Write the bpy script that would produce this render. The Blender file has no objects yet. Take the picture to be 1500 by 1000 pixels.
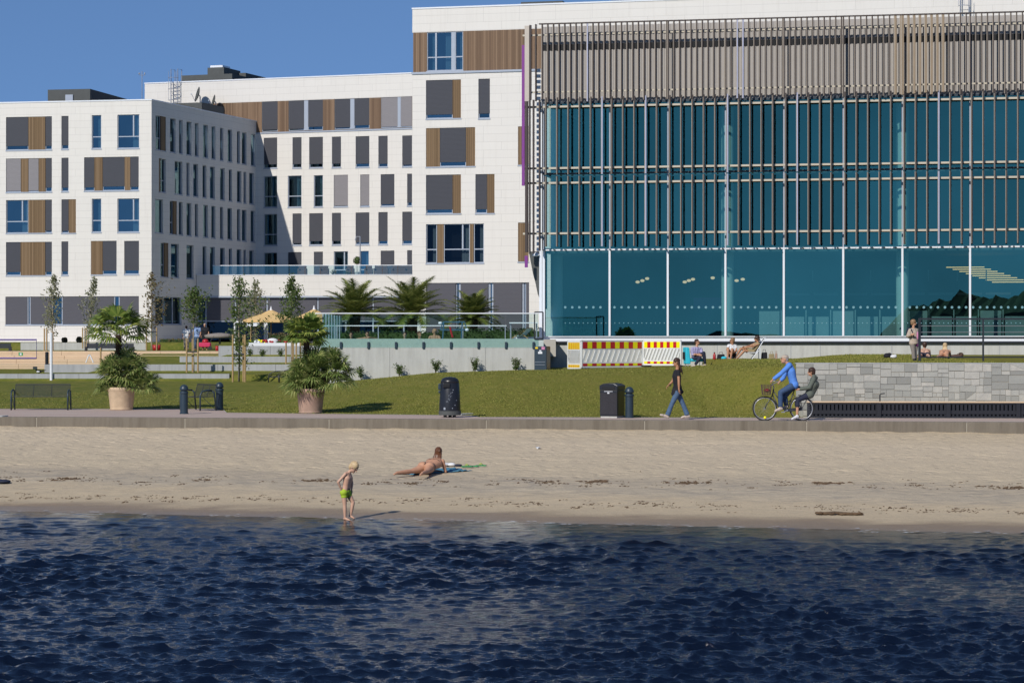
import bpy, math, random
import numpy as np
from mathutils import Vector, Matrix, noise
R=math.radians
F=3600.0; H=3.4; HY=505.0           # focal length in photo pixels, eye height above the water, eye-level row
SKY_ALT,SKY_AIR,SKY_DUST,SKY_OZ,SKY_STR,SUN_E,EXPO=500,1.0,0.0,6.3,.120,3.8,0.04
scene=bpy.context.scene
COL=scene.collection
rnd=random.Random(7)

def P(px,py,Y): return Vector(((px-750)/F*Y, Y, H-(py-HY)/F*Y))
def G(px,py,z):
    Y=F*(H-z)/(py-HY); return Vector(((px-750)/F*Y,Y,z))
def XX(px,Y): return (px-750)/F*Y
def ZZ(py,Y): return H-(py-HY)/F*Y
def sst(t):
    t=max(0.0,min(1.0,t)); return t*t*(3-2*t)
def lerp(a,b,t): return a+(b-a)*t

# ---------------------------------------------------------------- materials
MATS={}
def nt(name):
    m=bpy.data.materials.new(name); m.use_nodes=True; t=m.node_tree; t.nodes.clear()
    out=t.nodes.new('ShaderNodeOutputMaterial'); return m,t,out
def N(t,typ,**k):
    n=t.nodes.new(typ)
    for a,b in k.items():
        if a in n.inputs.keys(): n.inputs[a].default_value=b
        else: setattr(n,a,b)
    return n
def L(t,a,b): t.links.new(a,b)
def rgb(c): return (c[0],c[1],c[2],1.0)
def ramp(t,fac,stops,interp='LINEAR'):
    r=t.nodes.new('ShaderNodeValToRGB'); r.color_ramp.interpolation=interp
    e=r.color_ramp.elements
    while len(e)<len(stops): e.new(0.5)
    for i,(p,c) in enumerate(stops):
        e[i].position=p; e[i].color=rgb(c) if len(c)==3 else c
    L(t,fac,r.inputs['Fac']); return r
def mixc(t,fac,a,b,mode='MIX'):
    m=t.nodes.new('ShaderNodeMix'); m.data_type='RGBA'; m.blend_type=mode
    for v,s in ((fac,0),(a,6),(b,7)):
        if hasattr(v,'links'): L(t,v,m.inputs[s])
        elif s==0: m.inputs[0].default_value=v
        else: m.inputs[s].default_value=rgb(v)
    return m.outputs[2]
def math_(t,op,a,b=None,c=None):
    m=t.nodes.new('ShaderNodeMath'); m.operation=op
    for i,v in enumerate((a,b,c)):
        if v is None: continue
        if hasattr(v,'links'): L(t,v,m.inputs[i])
        else: m.inputs[i].default_value=v
    return m.outputs[0]
def coords(t,scale=(1,1,1),kind='Object'):
    tc=t.nodes.new('ShaderNodeTexCoord'); mp=t.nodes.new('ShaderNodeMapping')
    mp.inputs['Scale'].default_value=scale; L(t,tc.outputs[kind],mp.inputs[0]); return mp.outputs[0]
def noise_(t,vec,scale=5,detail=4,rough=.6,dist=0):
    n=t.nodes.new('ShaderNodeTexNoise'); L(t,vec,n.inputs['Vector'])
    n.inputs['Scale'].default_value=scale; n.inputs['Detail'].default_value=detail
    n.inputs['Roughness'].default_value=rough; n.inputs['Distortion'].default_value=dist
    return n.outputs['Fac']
def finish(m,t,out,color,rough=.7,bump=None,bstr=.3,bdist=.02,spec=.4,metal=0,**k):
    p=t.nodes.new('ShaderNodeBsdfPrincipled')
    if hasattr(color,'links'): L(t,color,p.inputs['Base Color'])
    else: p.inputs['Base Color'].default_value=rgb(color)
    if hasattr(rough,'links'): L(t,rough,p.inputs['Roughness'])
    else: p.inputs['Roughness'].default_value=rough
    p.inputs['Specular IOR Level'].default_value=spec; p.inputs['Metallic'].default_value=metal
    for a,b in k.items(): p.inputs[a].default_value=b
    if bump is not None:
        b=t.nodes.new('ShaderNodeBump'); b.inputs['Strength'].default_value=bstr; b.inputs['Distance'].default_value=bdist
        L(t,bump,b.inputs['Height']); L(t,b.outputs[0],p.inputs['Normal'])
    L(t,p.outputs[0],out.inputs['Surface']); return m
def plain(name,col,rough=.6,var=.12,scale=6,metal=0,spec=.4,bump=0.0,kind='Object',**k):
    if name in MATS: return MATS[name]
    m,t,out=nt(name); v=coords(t,kind=kind)
    n=noise_(t,v,scale,5,.65)
    c=mixc(t,n,tuple(x*(1-var*1.6) for x in col),tuple(min(1,x*(1+var*1.6)) for x in col))
    MATS[name]=finish(m,t,out,c,rough,bump=noise_(t,v,scale*8,3) if bump else None,bstr=bump,spec=spec,metal=metal,**k)
    return m
def leafmat(name,c1,c2,c3,rough=.5,trans=.25):
    m,t,out=nt(name)
    g=t.nodes.new('ShaderNodeNewGeometry')
    r=ramp(t,g.outputs['Random Per Island'],[(0,c1),(.55,c2),(1,c3)])
    n=noise_(t,coords(t),2.5,2)
    c=mixc(t,math_(t,'MULTIPLY',n,.5),r.outputs[0],c1)
    p=t.nodes.new('ShaderNodeBsdfPrincipled'); L(t,c,p.inputs['Base Color']); p.inputs['Roughness'].default_value=rough
    p.inputs['Specular IOR Level'].default_value=.35
    tr=t.nodes.new('ShaderNodeBsdfTranslucent'); L(t,c,tr.inputs['Color'])
    mx=t.nodes.new('ShaderNodeMixShader'); mx.inputs[0].default_value=trans+.08
    L(t,p.outputs[0],mx.inputs[1]); L(t,tr.outputs[0],mx.inputs[2]); L(t,mx.outputs[0],out.inputs['Surface'])
    MATS[name]=m; return m

def cladding(name,col=(.705,.675,.63)):
    m,t,out=nt(name)
    tc=t.nodes.new('ShaderNodeTexCoord'); sx=t.nodes.new('ShaderNodeSeparateXYZ'); L(t,tc.outputs['Object'],sx.inputs[0])
    cb=t.nodes.new('ShaderNodeCombineXYZ'); L(t,sx.outputs[0],cb.inputs[0]); L(t,sx.outputs[2],cb.inputs[1])
    b=t.nodes.new('ShaderNodeTexBrick'); L(t,cb.outputs[0],b.inputs['Vector']); b.offset=.5; b.offset_frequency=3
    b.inputs['Scale'].default_value=1; b.inputs['Brick Width'].default_value=2.35; b.inputs['Row Height'].default_value=.508
    b.inputs['Mortar Size'].default_value=.007; b.inputs['Mortar Smooth'].default_value=.1; b.inputs['Bias'].default_value=0
    b.inputs['Color1'].default_value=rgb(tuple(c*1.01 for c in col)); b.inputs['Color2'].default_value=rgb(tuple(c*.985 for c in col))
    b.inputs['Mortar'].default_value=rgb(tuple(c*.66 for c in col))
    n=noise_(t,tc.outputs['Object'],.35,5,.7)
    c=mixc(t,math_(t,'MULTIPLY',n,.22),b.outputs['Color'],(.60,.57,.53))
    n2=noise_(t,coords(t,(3.4,3,.20)),1.3,5,.75)
    c=mixc(t,math_(t,'MULTIPLY',math_(t,'SUBTRACT',n2,.50),1.1),c,(.50,.465,.42))
    MATS[name]=finish(m,t,out,c,.6,bump=b.outputs['Fac'],bstr=.25,bdist=-.01,spec=.3); return m
cladding('cladding')

def woodboards(name,c1,c2,c3,w=.11):
    m,t,out=nt(name)
    tc=t.nodes.new('ShaderNodeTexCoord'); sx=t.nodes.new('ShaderNodeSeparateXYZ'); L(t,tc.outputs['Object'],sx.inputs[0])
    u=math_(t,'DIVIDE',sx.outputs[0],w); fl=math_(t,'FLOOR',u); fr=math_(t,'FRACT',u)
    wn=t.nodes.new('ShaderNodeTexWhiteNoise'); wn.noise_dimensions='1D'; L(t,fl,wn.inputs['W'])
    r=ramp(t,wn.outputs['Value'],[(0,c1),(.5,c2),(1,c3)])
    g=noise_(t,coords(t,(18,18,.7)),1.5,5,.7)
    c=mixc(t,math_(t,'MULTIPLY',g,.55),r.outputs[0],tuple(x*.45 for x in c1))
    gap=math_(t,'LESS_THAN',fr,.10)
    c=mixc(t,gap,c,(.04,.028,.02))
    MATS[name]=finish(m,t,out,c,.65,bump=gap,bstr=.4,bdist=-.01,spec=.25); return m
woodboards('wood_cladding',(.17,.105,.065),(.245,.155,.095),(.33,.22,.14))
woodboards('wood_panel',(.175,.11,.055),(.23,.148,.078),(.285,.19,.108),.13)

def slatmat(name,col,pitch=.08,dark=.55):
    m,t,out=nt(name)
    tc=t.nodes.new('ShaderNodeTexCoord'); sx=t.nodes.new('ShaderNodeSeparateXYZ'); L(t,tc.outputs['Object'],sx.inputs[0])
    f=math_(t,'FRACT',math_(t,'DIVIDE',sx.outputs[2],pitch))
    n=noise_(t,coords(t,(1,1,9)),3,3)
    base=mixc(t,n,tuple(x*.85 for x in col),tuple(x*1.15 for x in col))
    c=mixc(t,math_(t,'LESS_THAN',f,.25),base,tuple(x*dark for x in col))
    MATS[name]=finish(m,t,out,c,.5,bump=f,bstr=.5,bdist=.01,spec=.3); return m
slatmat('blind_dark',(.066,.068,.082)); slatmat('blind_pale',(.25,.235,.245),.09,.7)
slatmat('screen_grey',(.085,.083,.098),.3,.97)
plain('dark_panel',(.075,.08,.078),.7,.15,3)
plain('frame_metal',(.36,.40,.47),.35,.05,2,spec=.5)
plain('white_metal',(.74,.76,.80),.35,.04,2,spec=.5)
plain('dark_metal',(.025,.028,.035),.4,.15,4,spec=.5)
plain('blue_grey_metal',(.022,.04,.058),.42,.2,5,spec=.5)
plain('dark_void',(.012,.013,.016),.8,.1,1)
plain('galvanised',(.42,.43,.46),.35,.12,6,metal=.6)

def concrete(name,col,dirt=.5,vs=1.0,stain=(.12,.10,.085)):
    m,t,out=nt(name)
    v=coords(t); n=noise_(t,v,1.1,6,.7); st=noise_(t,coords(t,(2.2,2.2,.22)),1.6,5,.75); f=noise_(t,v,14,4,.7)
    c=mixc(t,n,tuple(x*.82 for x in col),tuple(min(1,x*1.12) for x in col))
    s=ramp(t,st,[(.42,(0,0,0)),(.75,(1,1,1))])
    c=mixc(t,math_(t,'MULTIPLY',s.outputs[0],dirt),c,stain)
    c=mixc(t,math_(t,'MULTIPLY',f,.25),c,tuple(x*.6 for x in col))
    MATS[name]=finish(m,t,out,c,.85,bump=f,bstr=.35,bdist=.01,spec=.2); return m
concrete('concrete_pale',(.52,.52,.49),.28)
concrete('concrete_grey',(.42,.43,.44),.5,stain=(.20,.21,.22))
concrete('sea_wall',(.205,.178,.142),.75,stain=(.10,.082,.062))

def sandmat():
    m,t,out=nt('sand')
    tc=t.nodes.new('ShaderNodeTexCoord'); v=tc.outputs['Object']; sx=t.nodes.new('ShaderNodeSeparateXYZ'); L(t,v,sx.inputs[0])
    wob=noise_(t,coords(t,(.35,.9,1)),.9,4,.6)
    d=math_(t,'ADD',math_(t,'MULTIPLY',sx.outputs[0],.31),math_(t,'SUBTRACT',sx.outputs[1],47.2))
    d=math_(t,'ADD',d,math_(t,'MULTIPLY',math_(t,'SUBTRACT',wob,.5),2.4))
    dn=math_(t,'DIVIDE',d,24.0)
    base=ramp(t,dn,[(0,(0.199,0.142,0.097)),(.045,(0.241,0.177,0.116)),(.07,(0.511,0.412,0.277)),(.125,(0.568,0.461,0.312)),(.15,(.57,.46,.31)),(.20,(.50,.425,.315)),(.29,(.49,.41,.30)),(.34,(.60,.495,.345)),(.7,(.665,.545,.385)),(1,(.60,.475,.305))])
    n=noise_(t,v,2.2,7,.72); f=noise_(t,v,18,6,.8); st=noise_(t,coords(t,(1.2,6,1)),1.3,5,.7)
    c=mixc(t,math_(t,'MULTIPLY',n,.5),base.outputs[0],(0.426,0.334,0.227))
    c=mixc(t,math_(t,'MULTIPLY',ramp(t,f,[(.5,(0,0,0)),(.72,(1,1,1))]).outputs[0],.45),c,(0.227,0.170,0.121))
    band=ramp(t,dn,[(.05,(0,0,0)),(.16,(.7,.7,.7)),(.22,(1,1,1)),(.28,(1,1,1)),(.40,(0,0,0))])
    k=ramp(t,st,[(.50,(0,0,0)),(.66,(1,1,1))])
    c=mixc(t,math_(t,'MULTIPLY',math_(t,'MULTIPLY',k.outputs[0],band.outputs[0]),.75),c,(.235,.21,.185))
    rg=ramp(t,dn,[(0,(.28,)*3),(.05,(.55,)*3),(.09,(.95,)*3)])
    vo=t.nodes.new('ShaderNodeTexVoronoi'); L(t,coords(t,(1,1.3,1)),vo.inputs['Vector']); vo.inputs['Scale'].default_value=3.0
    dent=ramp(t,vo.outputs['Distance'],[(.08,(0,0,0)),(.38,(1,1,1))]); dent=math_(t,'MULTIPLY',dent.outputs[0],ramp(t,dn,[(.12,(0,0,0)),(.34,(1,1,1))]).outputs[0])
    bh=math_(t,'ADD',math_(t,'ADD',math_(t,'MULTIPLY',f,.35),noise_(t,v,5,6,.7)),math_(t,'MULTIPLY',dent,.9))
    MATS['sand']=finish(m,t,out,c,rg.outputs[0],bump=bh,bstr=.7,bdist=.045,spec=.25)
sandmat()

def grassmat():
    m,t,out=nt('lawn_grass')
    v=coords(t); n=noise_(t,v,.35,6,.75); f=noise_(t,coords(t,(1,.35,1)),9,5,.85); n2=noise_(t,coords(t,(1,.4,1)),1.7,4,.7)
    sx=t.nodes.new('ShaderNodeSeparateXYZ'); tc=t.nodes.new('ShaderNodeTexCoord'); L(t,tc.outputs['Object'],sx.inputs[0])
    side=ramp(t,math_(t,'DIVIDE',math_(t,'ADD',sx.outputs[0],16),32),[(.0,(0.101,0.142,0.020)),(.42,(0.196,0.198,0.033)),(1,(0.252,0.224,0.041))])
    c=mixc(t,ramp(t,n2,[(.35,(0,0,0)),(.7,(1,1,1))]).outputs[0],side.outputs[0],(0.289,0.242,0.058))
    c=mixc(t,math_(t,'MULTIPLY',n,.5),c,(0.140,0.147,0.023))
    c=mixc(t,math_(t,'MULTIPLY',ramp(t,f,[(.38,(1,1,1)),(.62,(0,0,0))]).outputs[0],.5),c,(0.084,0.103,0.017))
    MATS['lawn_grass']=finish(m,t,out,c,.9,bump=f,bstr=.9,bdist=.04,spec=.1)
grassmat()
def tuftmat():
    m,t,out=nt('grass_blade'); g=t.nodes.new('ShaderNodeNewGeometry')
    r=ramp(t,g.outputs['Random Per Island'],[(0,(.13,.155,.03)),(.5,(.20,.205,.045)),(1,(.28,.25,.075))])
    MATS['grass_blade']=finish(m,t,out,r.outputs[0],.8,spec=.1)
tuftmat()

def pavemat():
    m,t,out=nt('paving')
    v=coords(t)
    b=t.nodes.new('ShaderNodeTexBrick'); L(t,v,b.inputs['Vector']); b.inputs['Scale'].default_value=1
    b.inputs['Brick Width'].default_value=.21; b.inputs['Row Height'].default_value=.11; b.inputs['Mortar Size'].default_value=.006
    b.inputs['Color1'].default_value=rgb((.54,.385,.33)); b.inputs['Color2'].default_value=rgb((.46,.345,.295)); b.inputs['Mortar'].default_value=rgb((.30,.26,.23))
    n=noise_(t,v,1.3,6,.7); p=noise_(t,coords(t,(.5,1.4,1)),.8,3,.6)
    c=mixc(t,math_(t,'MULTIPLY',n,.6),b.outputs['Color'],(.46,.385,.32))
    c=mixc(t,math_(t,'MULTIPLY',ramp(t,p,[(.5,(0,0,0)),(.7,(1,1,1))]).outputs[0],.55),c,(.52,.46,.39))
    MATS['paving']=finish(m,t,out,c,.85,bump=n,bstr=.2,spec=.2)
pavemat()

def stonemat():
    m,t,out=nt('wall_stone'); g=t.nodes.new('ShaderNodeNewGeometry'); v=coords(t)
    r=ramp(t,g.outputs['Random Per Island'],[(0,(.21,.215,.20)),(.2,(.29,.30,.28)),(.5,(.36,.365,.335)),(.75,(.41,.41,.375)),(1,(.47,.455,.41))])
    n=noise_(t,v,3,7,.75,1.2); f=noise_(t,v,22,4,.7)
    c=mixc(t,math_(t,'MULTIPLY',ramp(t,n,[(.42,(0,0,0)),(.62,(1,1,1))]).outputs[0],.45),r.outputs[0],(.24,.25,.25))
    c=mixc(t,math_(t,'MULTIPLY',f,.3),c,(.36,.33,.27))
    MATS['wall_stone']=finish(m,t,out,c,.7,bump=n,bstr=.5,bdist=.02,spec=.3)
stonemat()
plain('mortar',(.36,.33,.27),.9,.2,8)
plain('timber_sleeper',(.47,.33,.20),.8,.3,3,bump=.3)
def timber():
    m,t,out=nt('timber_step')
    g=noise_(t,coords(t,(.7,6,9)),2,5,.7); g2=noise_(t,coords(t,(.5,.5,.5)),1,4,.6)
    c=mixc(t,g,(.55,.40,.26),(.80,.62,.43)); c=mixc(t,math_(t,'MULTIPLY',g2,.3),c,(.30,.22,.15))
    MATS['timber_step']=finish(m,t,out,c,.8,spec=.2)
timber()

def glassmat(name,trans,gloss,fac,rough=.0):
    m,t,out=nt(name)
    tr=N(t,'ShaderNodeBsdfTransparent'); tr.inputs[0].default_value=rgb(trans)
    gl=N(t,'ShaderNodeBsdfGlossy'); gl.inputs['Color'].default_value=rgb(gloss); gl.inputs['Roughness'].default_value=rough
    n=noise_(t,coords(t),.25,2,.5); b=t.nodes.new('ShaderNodeBump'); b.inputs['Strength'].default_value=.16; b.inputs['Distance'].default_value=.03
    L(t,n,b.inputs['Height']); L(t,b.outputs[0],gl.inputs['Normal'])
    oi=t.nodes.new('ShaderNodeObjectInfo'); sc_=math_(t,'ADD',math_(t,'MULTIPLY',oi.outputs['Random'],.34),.80); big=noise_(t,coords(t,(1,1,1)),.22,3,.6); sc_=math_(t,'MULTIPLY',sc_,math_(t,'ADD',math_(t,'MULTIPLY',big,.5),.75))
    vm=t.nodes.new('ShaderNodeVectorMath'); vm.operation='SCALE'; vm.inputs[0].default_value=gloss; L(t,sc_,vm.inputs['Scale']); L(t,vm.outputs[0],gl.inputs['Color'])
    lw=t.nodes.new('ShaderNodeLayerWeight'); lw.inputs['Blend'].default_value=.5
    fc=math_(t,'ADD',math_(t,'MULTIPLY',math_(t,'POWER',lw.outputs['Facing'],4.0),.7),fac)
    mx=t.nodes.new('ShaderNodeMixShader'); L(t,fc,mx.inputs[0]); L(t,tr.outputs[0],mx.inputs[1]); L(t,gl.outputs[0],mx.inputs[2])
    L(t,mx.outputs[0],out.inputs['Surface']); MATS[name]=m; return m
glassmat('teal_glass',(.50,.74,.74),(.21,.58,.46),.30)
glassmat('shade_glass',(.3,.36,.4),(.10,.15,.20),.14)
glassmat('window_glass',(.35,.52,.62),(.20,.32,.36),.48)
glassmat('fence_glass',(.89,.96,.95),(.62,.95,.92),.07)
glassmat('pool_glass',(.45,.62,.58),(.8,.9,.9),.05)

def watermat():
    m,t,out=nt('sea_water')
    tc=t.nodes.new('ShaderNodeTexCoord'); v=tc.outputs['Object']; sx=t.nodes.new('ShaderNodeSeparateXYZ'); L(t,v,sx.inputs[0])
    d=math_(t,'SUBTRACT',math_(t,'SUBTRACT',47.2,math_(t,'MULTIPLY',sx.outputs[0],.31)),sx.outputs[1])
    wob=noise_(t,coords(t,(.3,.8,1)),.8,4,.6)
    d=math_(t,'ADD',d,math_(t,'MULTIPLY',math_(t,'SUBTRACT',wob,.5),1.6))
    op=ramp(t,math_(t,'DIVIDE',d,10.0),[(0,(.05,)*3),(.15,(.22,)*3),(.40,(.55,)*3),(.65,(.88,)*3),(1,(1,)*3)])
    p=t.nodes.new('ShaderNodeBsdfPrincipled'); p.inputs['Base Color'].default_value=rgb((.0024,.0056,.0165)); p.inputs['Roughness'].default_value=.04
    p.inputs['IOR'].default_value=1.34; p.inputs['Specular IOR Level'].default_value=.5
    b1=t.nodes.new('ShaderNodeBump'); b1.inputs['Strength'].default_value=.9; b1.inputs['Distance'].default_value=.030
    nn=noise_(t,coords(t,(.75,1.7,1)),7.0,5,.6,.6); L(t,math_(t,'ADD',nn,math_(t,'MULTIPLY',noise_(t,coords(t,(.6,1.8,1)),19,3,.6,.5),.30)),b1.inputs['Height']); L(t,ramp(t,math_(t,'DIVIDE',d,7.0),[(0,(.06,)*3),(.4,(.22,)*3),(1,(.85,)*3)]).outputs[0],b1.inputs['Strength']); L(t,b1.outputs[0],p.inputs['Normal'])
    tr=t.nodes.new('ShaderNodeBsdfTransparent'); tr.inputs[0].default_value=rgb((.66,.55,.44))
    gl=t.nodes.new('ShaderNodeBsdfGlossy'); gl.inputs['Roughness'].default_value=.05; L(t,b1.outputs[0],gl.inputs['Normal'])
    fr=t.nodes.new('ShaderNodeFresnel'); fr.inputs['IOR'].default_value=1.33; L(t,b1.outputs[0],fr.inputs['Normal'])
    sh=t.nodes.new('ShaderNodeMixShader'); L(t,fr.outputs[0],sh.inputs[0]); L(t,tr.outputs[0],sh.inputs[1]); L(t,gl.outputs[0],sh.inputs[2])
    mx=t.nodes.new('ShaderNodeMixShader'); L(t,op.outputs[0],mx.inputs[0]); L(t,sh.outputs[0],mx.inputs[1]); L(t,p.outputs[0],mx.inputs[2])
    L(t,mx.outputs[0],out.inputs['Surface']); MATS['sea_water']=m
watermat()

plain('skin',(.50,.265,.165),.55,.10,8,spec=.35); plain('skin_pale',(.56,.335,.235),.55,.10,8); plain('skin_tan',(.40,.20,.11),.5,.12,8)
plain('hair_brown',(.045,.022,.014),.5,.4,14); plain('hair_auburn',(.11,.042,.018),.45,.4,14); plain('hair_blond',(.55,.40,.22),.5,.3,14)
plain('hair_grey',(.30,.27,.24),.5,.3,14); plain('hair_lightbrown',(.25,.15,.08),.5,.4,14)
plain('black_cloth',(.012,.012,.016),.85,.3,8); plain('navy_cloth',(.018,.022,.045),.8,.2,8); plain('denim',(.065,.115,.20),.8,.3,14)
plain('denim_dark',(.035,.07,.15),.8,.3,14); plain('blue_fleece',(.09,.24,.66),.85,.15,10); plain('olive_jacket',(.10,.115,.095),.8,.2,8)
plain('beige_cloth',(.44,.36,.29),.85,.15,8); plain('grey_cloth',(.24,.21,.19),.85,.15,8); plain('lime_cloth',(.36,.50,.03),.7,.25,16)
plain('white_cloth',(.72,.72,.73),.8,.08,8); plain('lilac_cloth',(.35,.32,.50),.8,.15,20); plain('turquoise_cloth',(.03,.48,.62),.75,.2,6)
plain('khaki_cloth',(.30,.24,.13),.8,.35,18); plain('purple_cloth',(.14,.02,.13),.8,.2,8); plain('pink_cloth',(.55,.22,.38),.8,.3,20)
plain('lightblue_cloth',(.26,.36,.58),.8,.35,16); plain('brown_cloth',(.09,.05,.035),.8,.3,8)
plain('shoe_pale',(.50,.42,.36),.6,.2,10); plain('shoe_white',(.62,.62,.65),.6,.15,10); plain('rubber',(.02,.02,.022),.7,.2,10)
plain('red_plastic',(.36,.015,.02),.4,.1,5); plain('yellow_plastic',(.85,.80,.0),.4,.06,5); plain('barrier_white',(.72,.73,.72),.45,.1,5)
plain('crimson_stripe',(.50,.012,.02),.4,.08,5); plain('orange_stripe',(.72,.33,.02),.4,.08,5); plain('amber_stripe',(.78,.58,.03),.4,.08,5)
plain('green_plastic',(.03,.30,.10),.5,.1,5); plain('purple_panel',(.20,.035,.24),.5,.1,1); plain('beige_panel',(.50,.44,.38),.5,.05,2)
plain('fin_bronze',(.058,.043,.038),.45,.12,1,metal=.2); plain('fin_lit_edge',(.40,.34,.27),.5,.1,2); plain('fin_beige',(.27,.20,.13),.45,.1,2); plain('fin_silver',(.42,.42,.52),.35,.08,2,metal=.3); plain('rail_beige',(.52,.47,.38),.5,.08,2)
plain('terracotta_pale',(.56,.42,.28),.8,.2,5,bump=.3); plain('terracotta',(.40,.265,.20),.8,.22,5,bump=.3); plain('parasol_cloth',(.66,.45,.20),.8,.1,3)
plain('stake_wood',(.36,.25,.12),.8,.2,6); plain('bark',(.10,.075,.05),.9,.3,12,bump=.5); plain('birch_bark',(.30,.25,.18),.9,.3,12); plain('palm_bark',(.055,.035,.02),.95,.4,14,bump=.8)
plain('wicker',(.09,.06,.05),.8,.3,20); plain('sticker_white',(.72,.74,.78),.6,.1,9); plain('soil',(.09,.06,.04),.95,.3,6)
plain('seaweed_mat',(.11,.07,.04),.9,.4,9); plain('towel_cloth',(.07,.20,.28),.9,.35,9); plain('hedge_soil',(.03,.06,.015),.9,.3,4)
plain('column_plaster',(.62,.64,.60),.7,.05,2); plain('interior_grey',(.10,.11,.12),.8,.15,1); plain('interior_pale',(.30,.32,.32),.8,.15,1)
plain('pool_water',(.10,.35,.38),.1,.2,3); plain('deck_paving',(.45,.42,.37),.8,.1,2); plain('magenta_cloth',(.5,.03,.1),.7,.2,6)
plain('bin_slat',(.035,.033,.040),.75,.45,22); plain('frosted_dot',(.15,.31,.36),.5,.1,9); plain('hill_foliage',(.022,.038,.02),.95,.5,.25)
leafmat('palm_leaf',(.08,.13,.025),(.21,.30,.06),(.48,.48,.12),.45)
leafmat('palm_leaf_pale',(.10,.15,.04),(.25,.33,.09),(.52,.50,.20),.45)
leafmat('date_leaf',(.09,.125,.03),(.24,.29,.065),(.46,.44,.14),.45)
leafmat('shrub_leaf',(.045,.08,.02),(.10,.16,.04),(.19,.25,.07))
leafmat('tree_leaf',(.07,.12,.03),(.15,.215,.06),(.27,.30,.11),.5,.35)
leafmat('birch_leaf',(.17,.19,.10),(.30,.31,.18),(.46,.44,.30),.5,.35)
leafmat('red_leaf',(.16,.10,.05),(.17,.17,.06),(.26,.20,.10),.5,.3)
def emit(name,c,s):
    m,t,out=nt(name); e=t.nodes.new('ShaderNodeEmission'); e.inputs[0].default_value=rgb(c); e.inputs[1].default_value=s
    L(t,e.outputs[0],out.inputs['Surface']); MATS[name]=m
emit('lamp_glow',(1,.62,.35),1.2); emit('tube_glow',(1,.58,.22),1.5)

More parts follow.
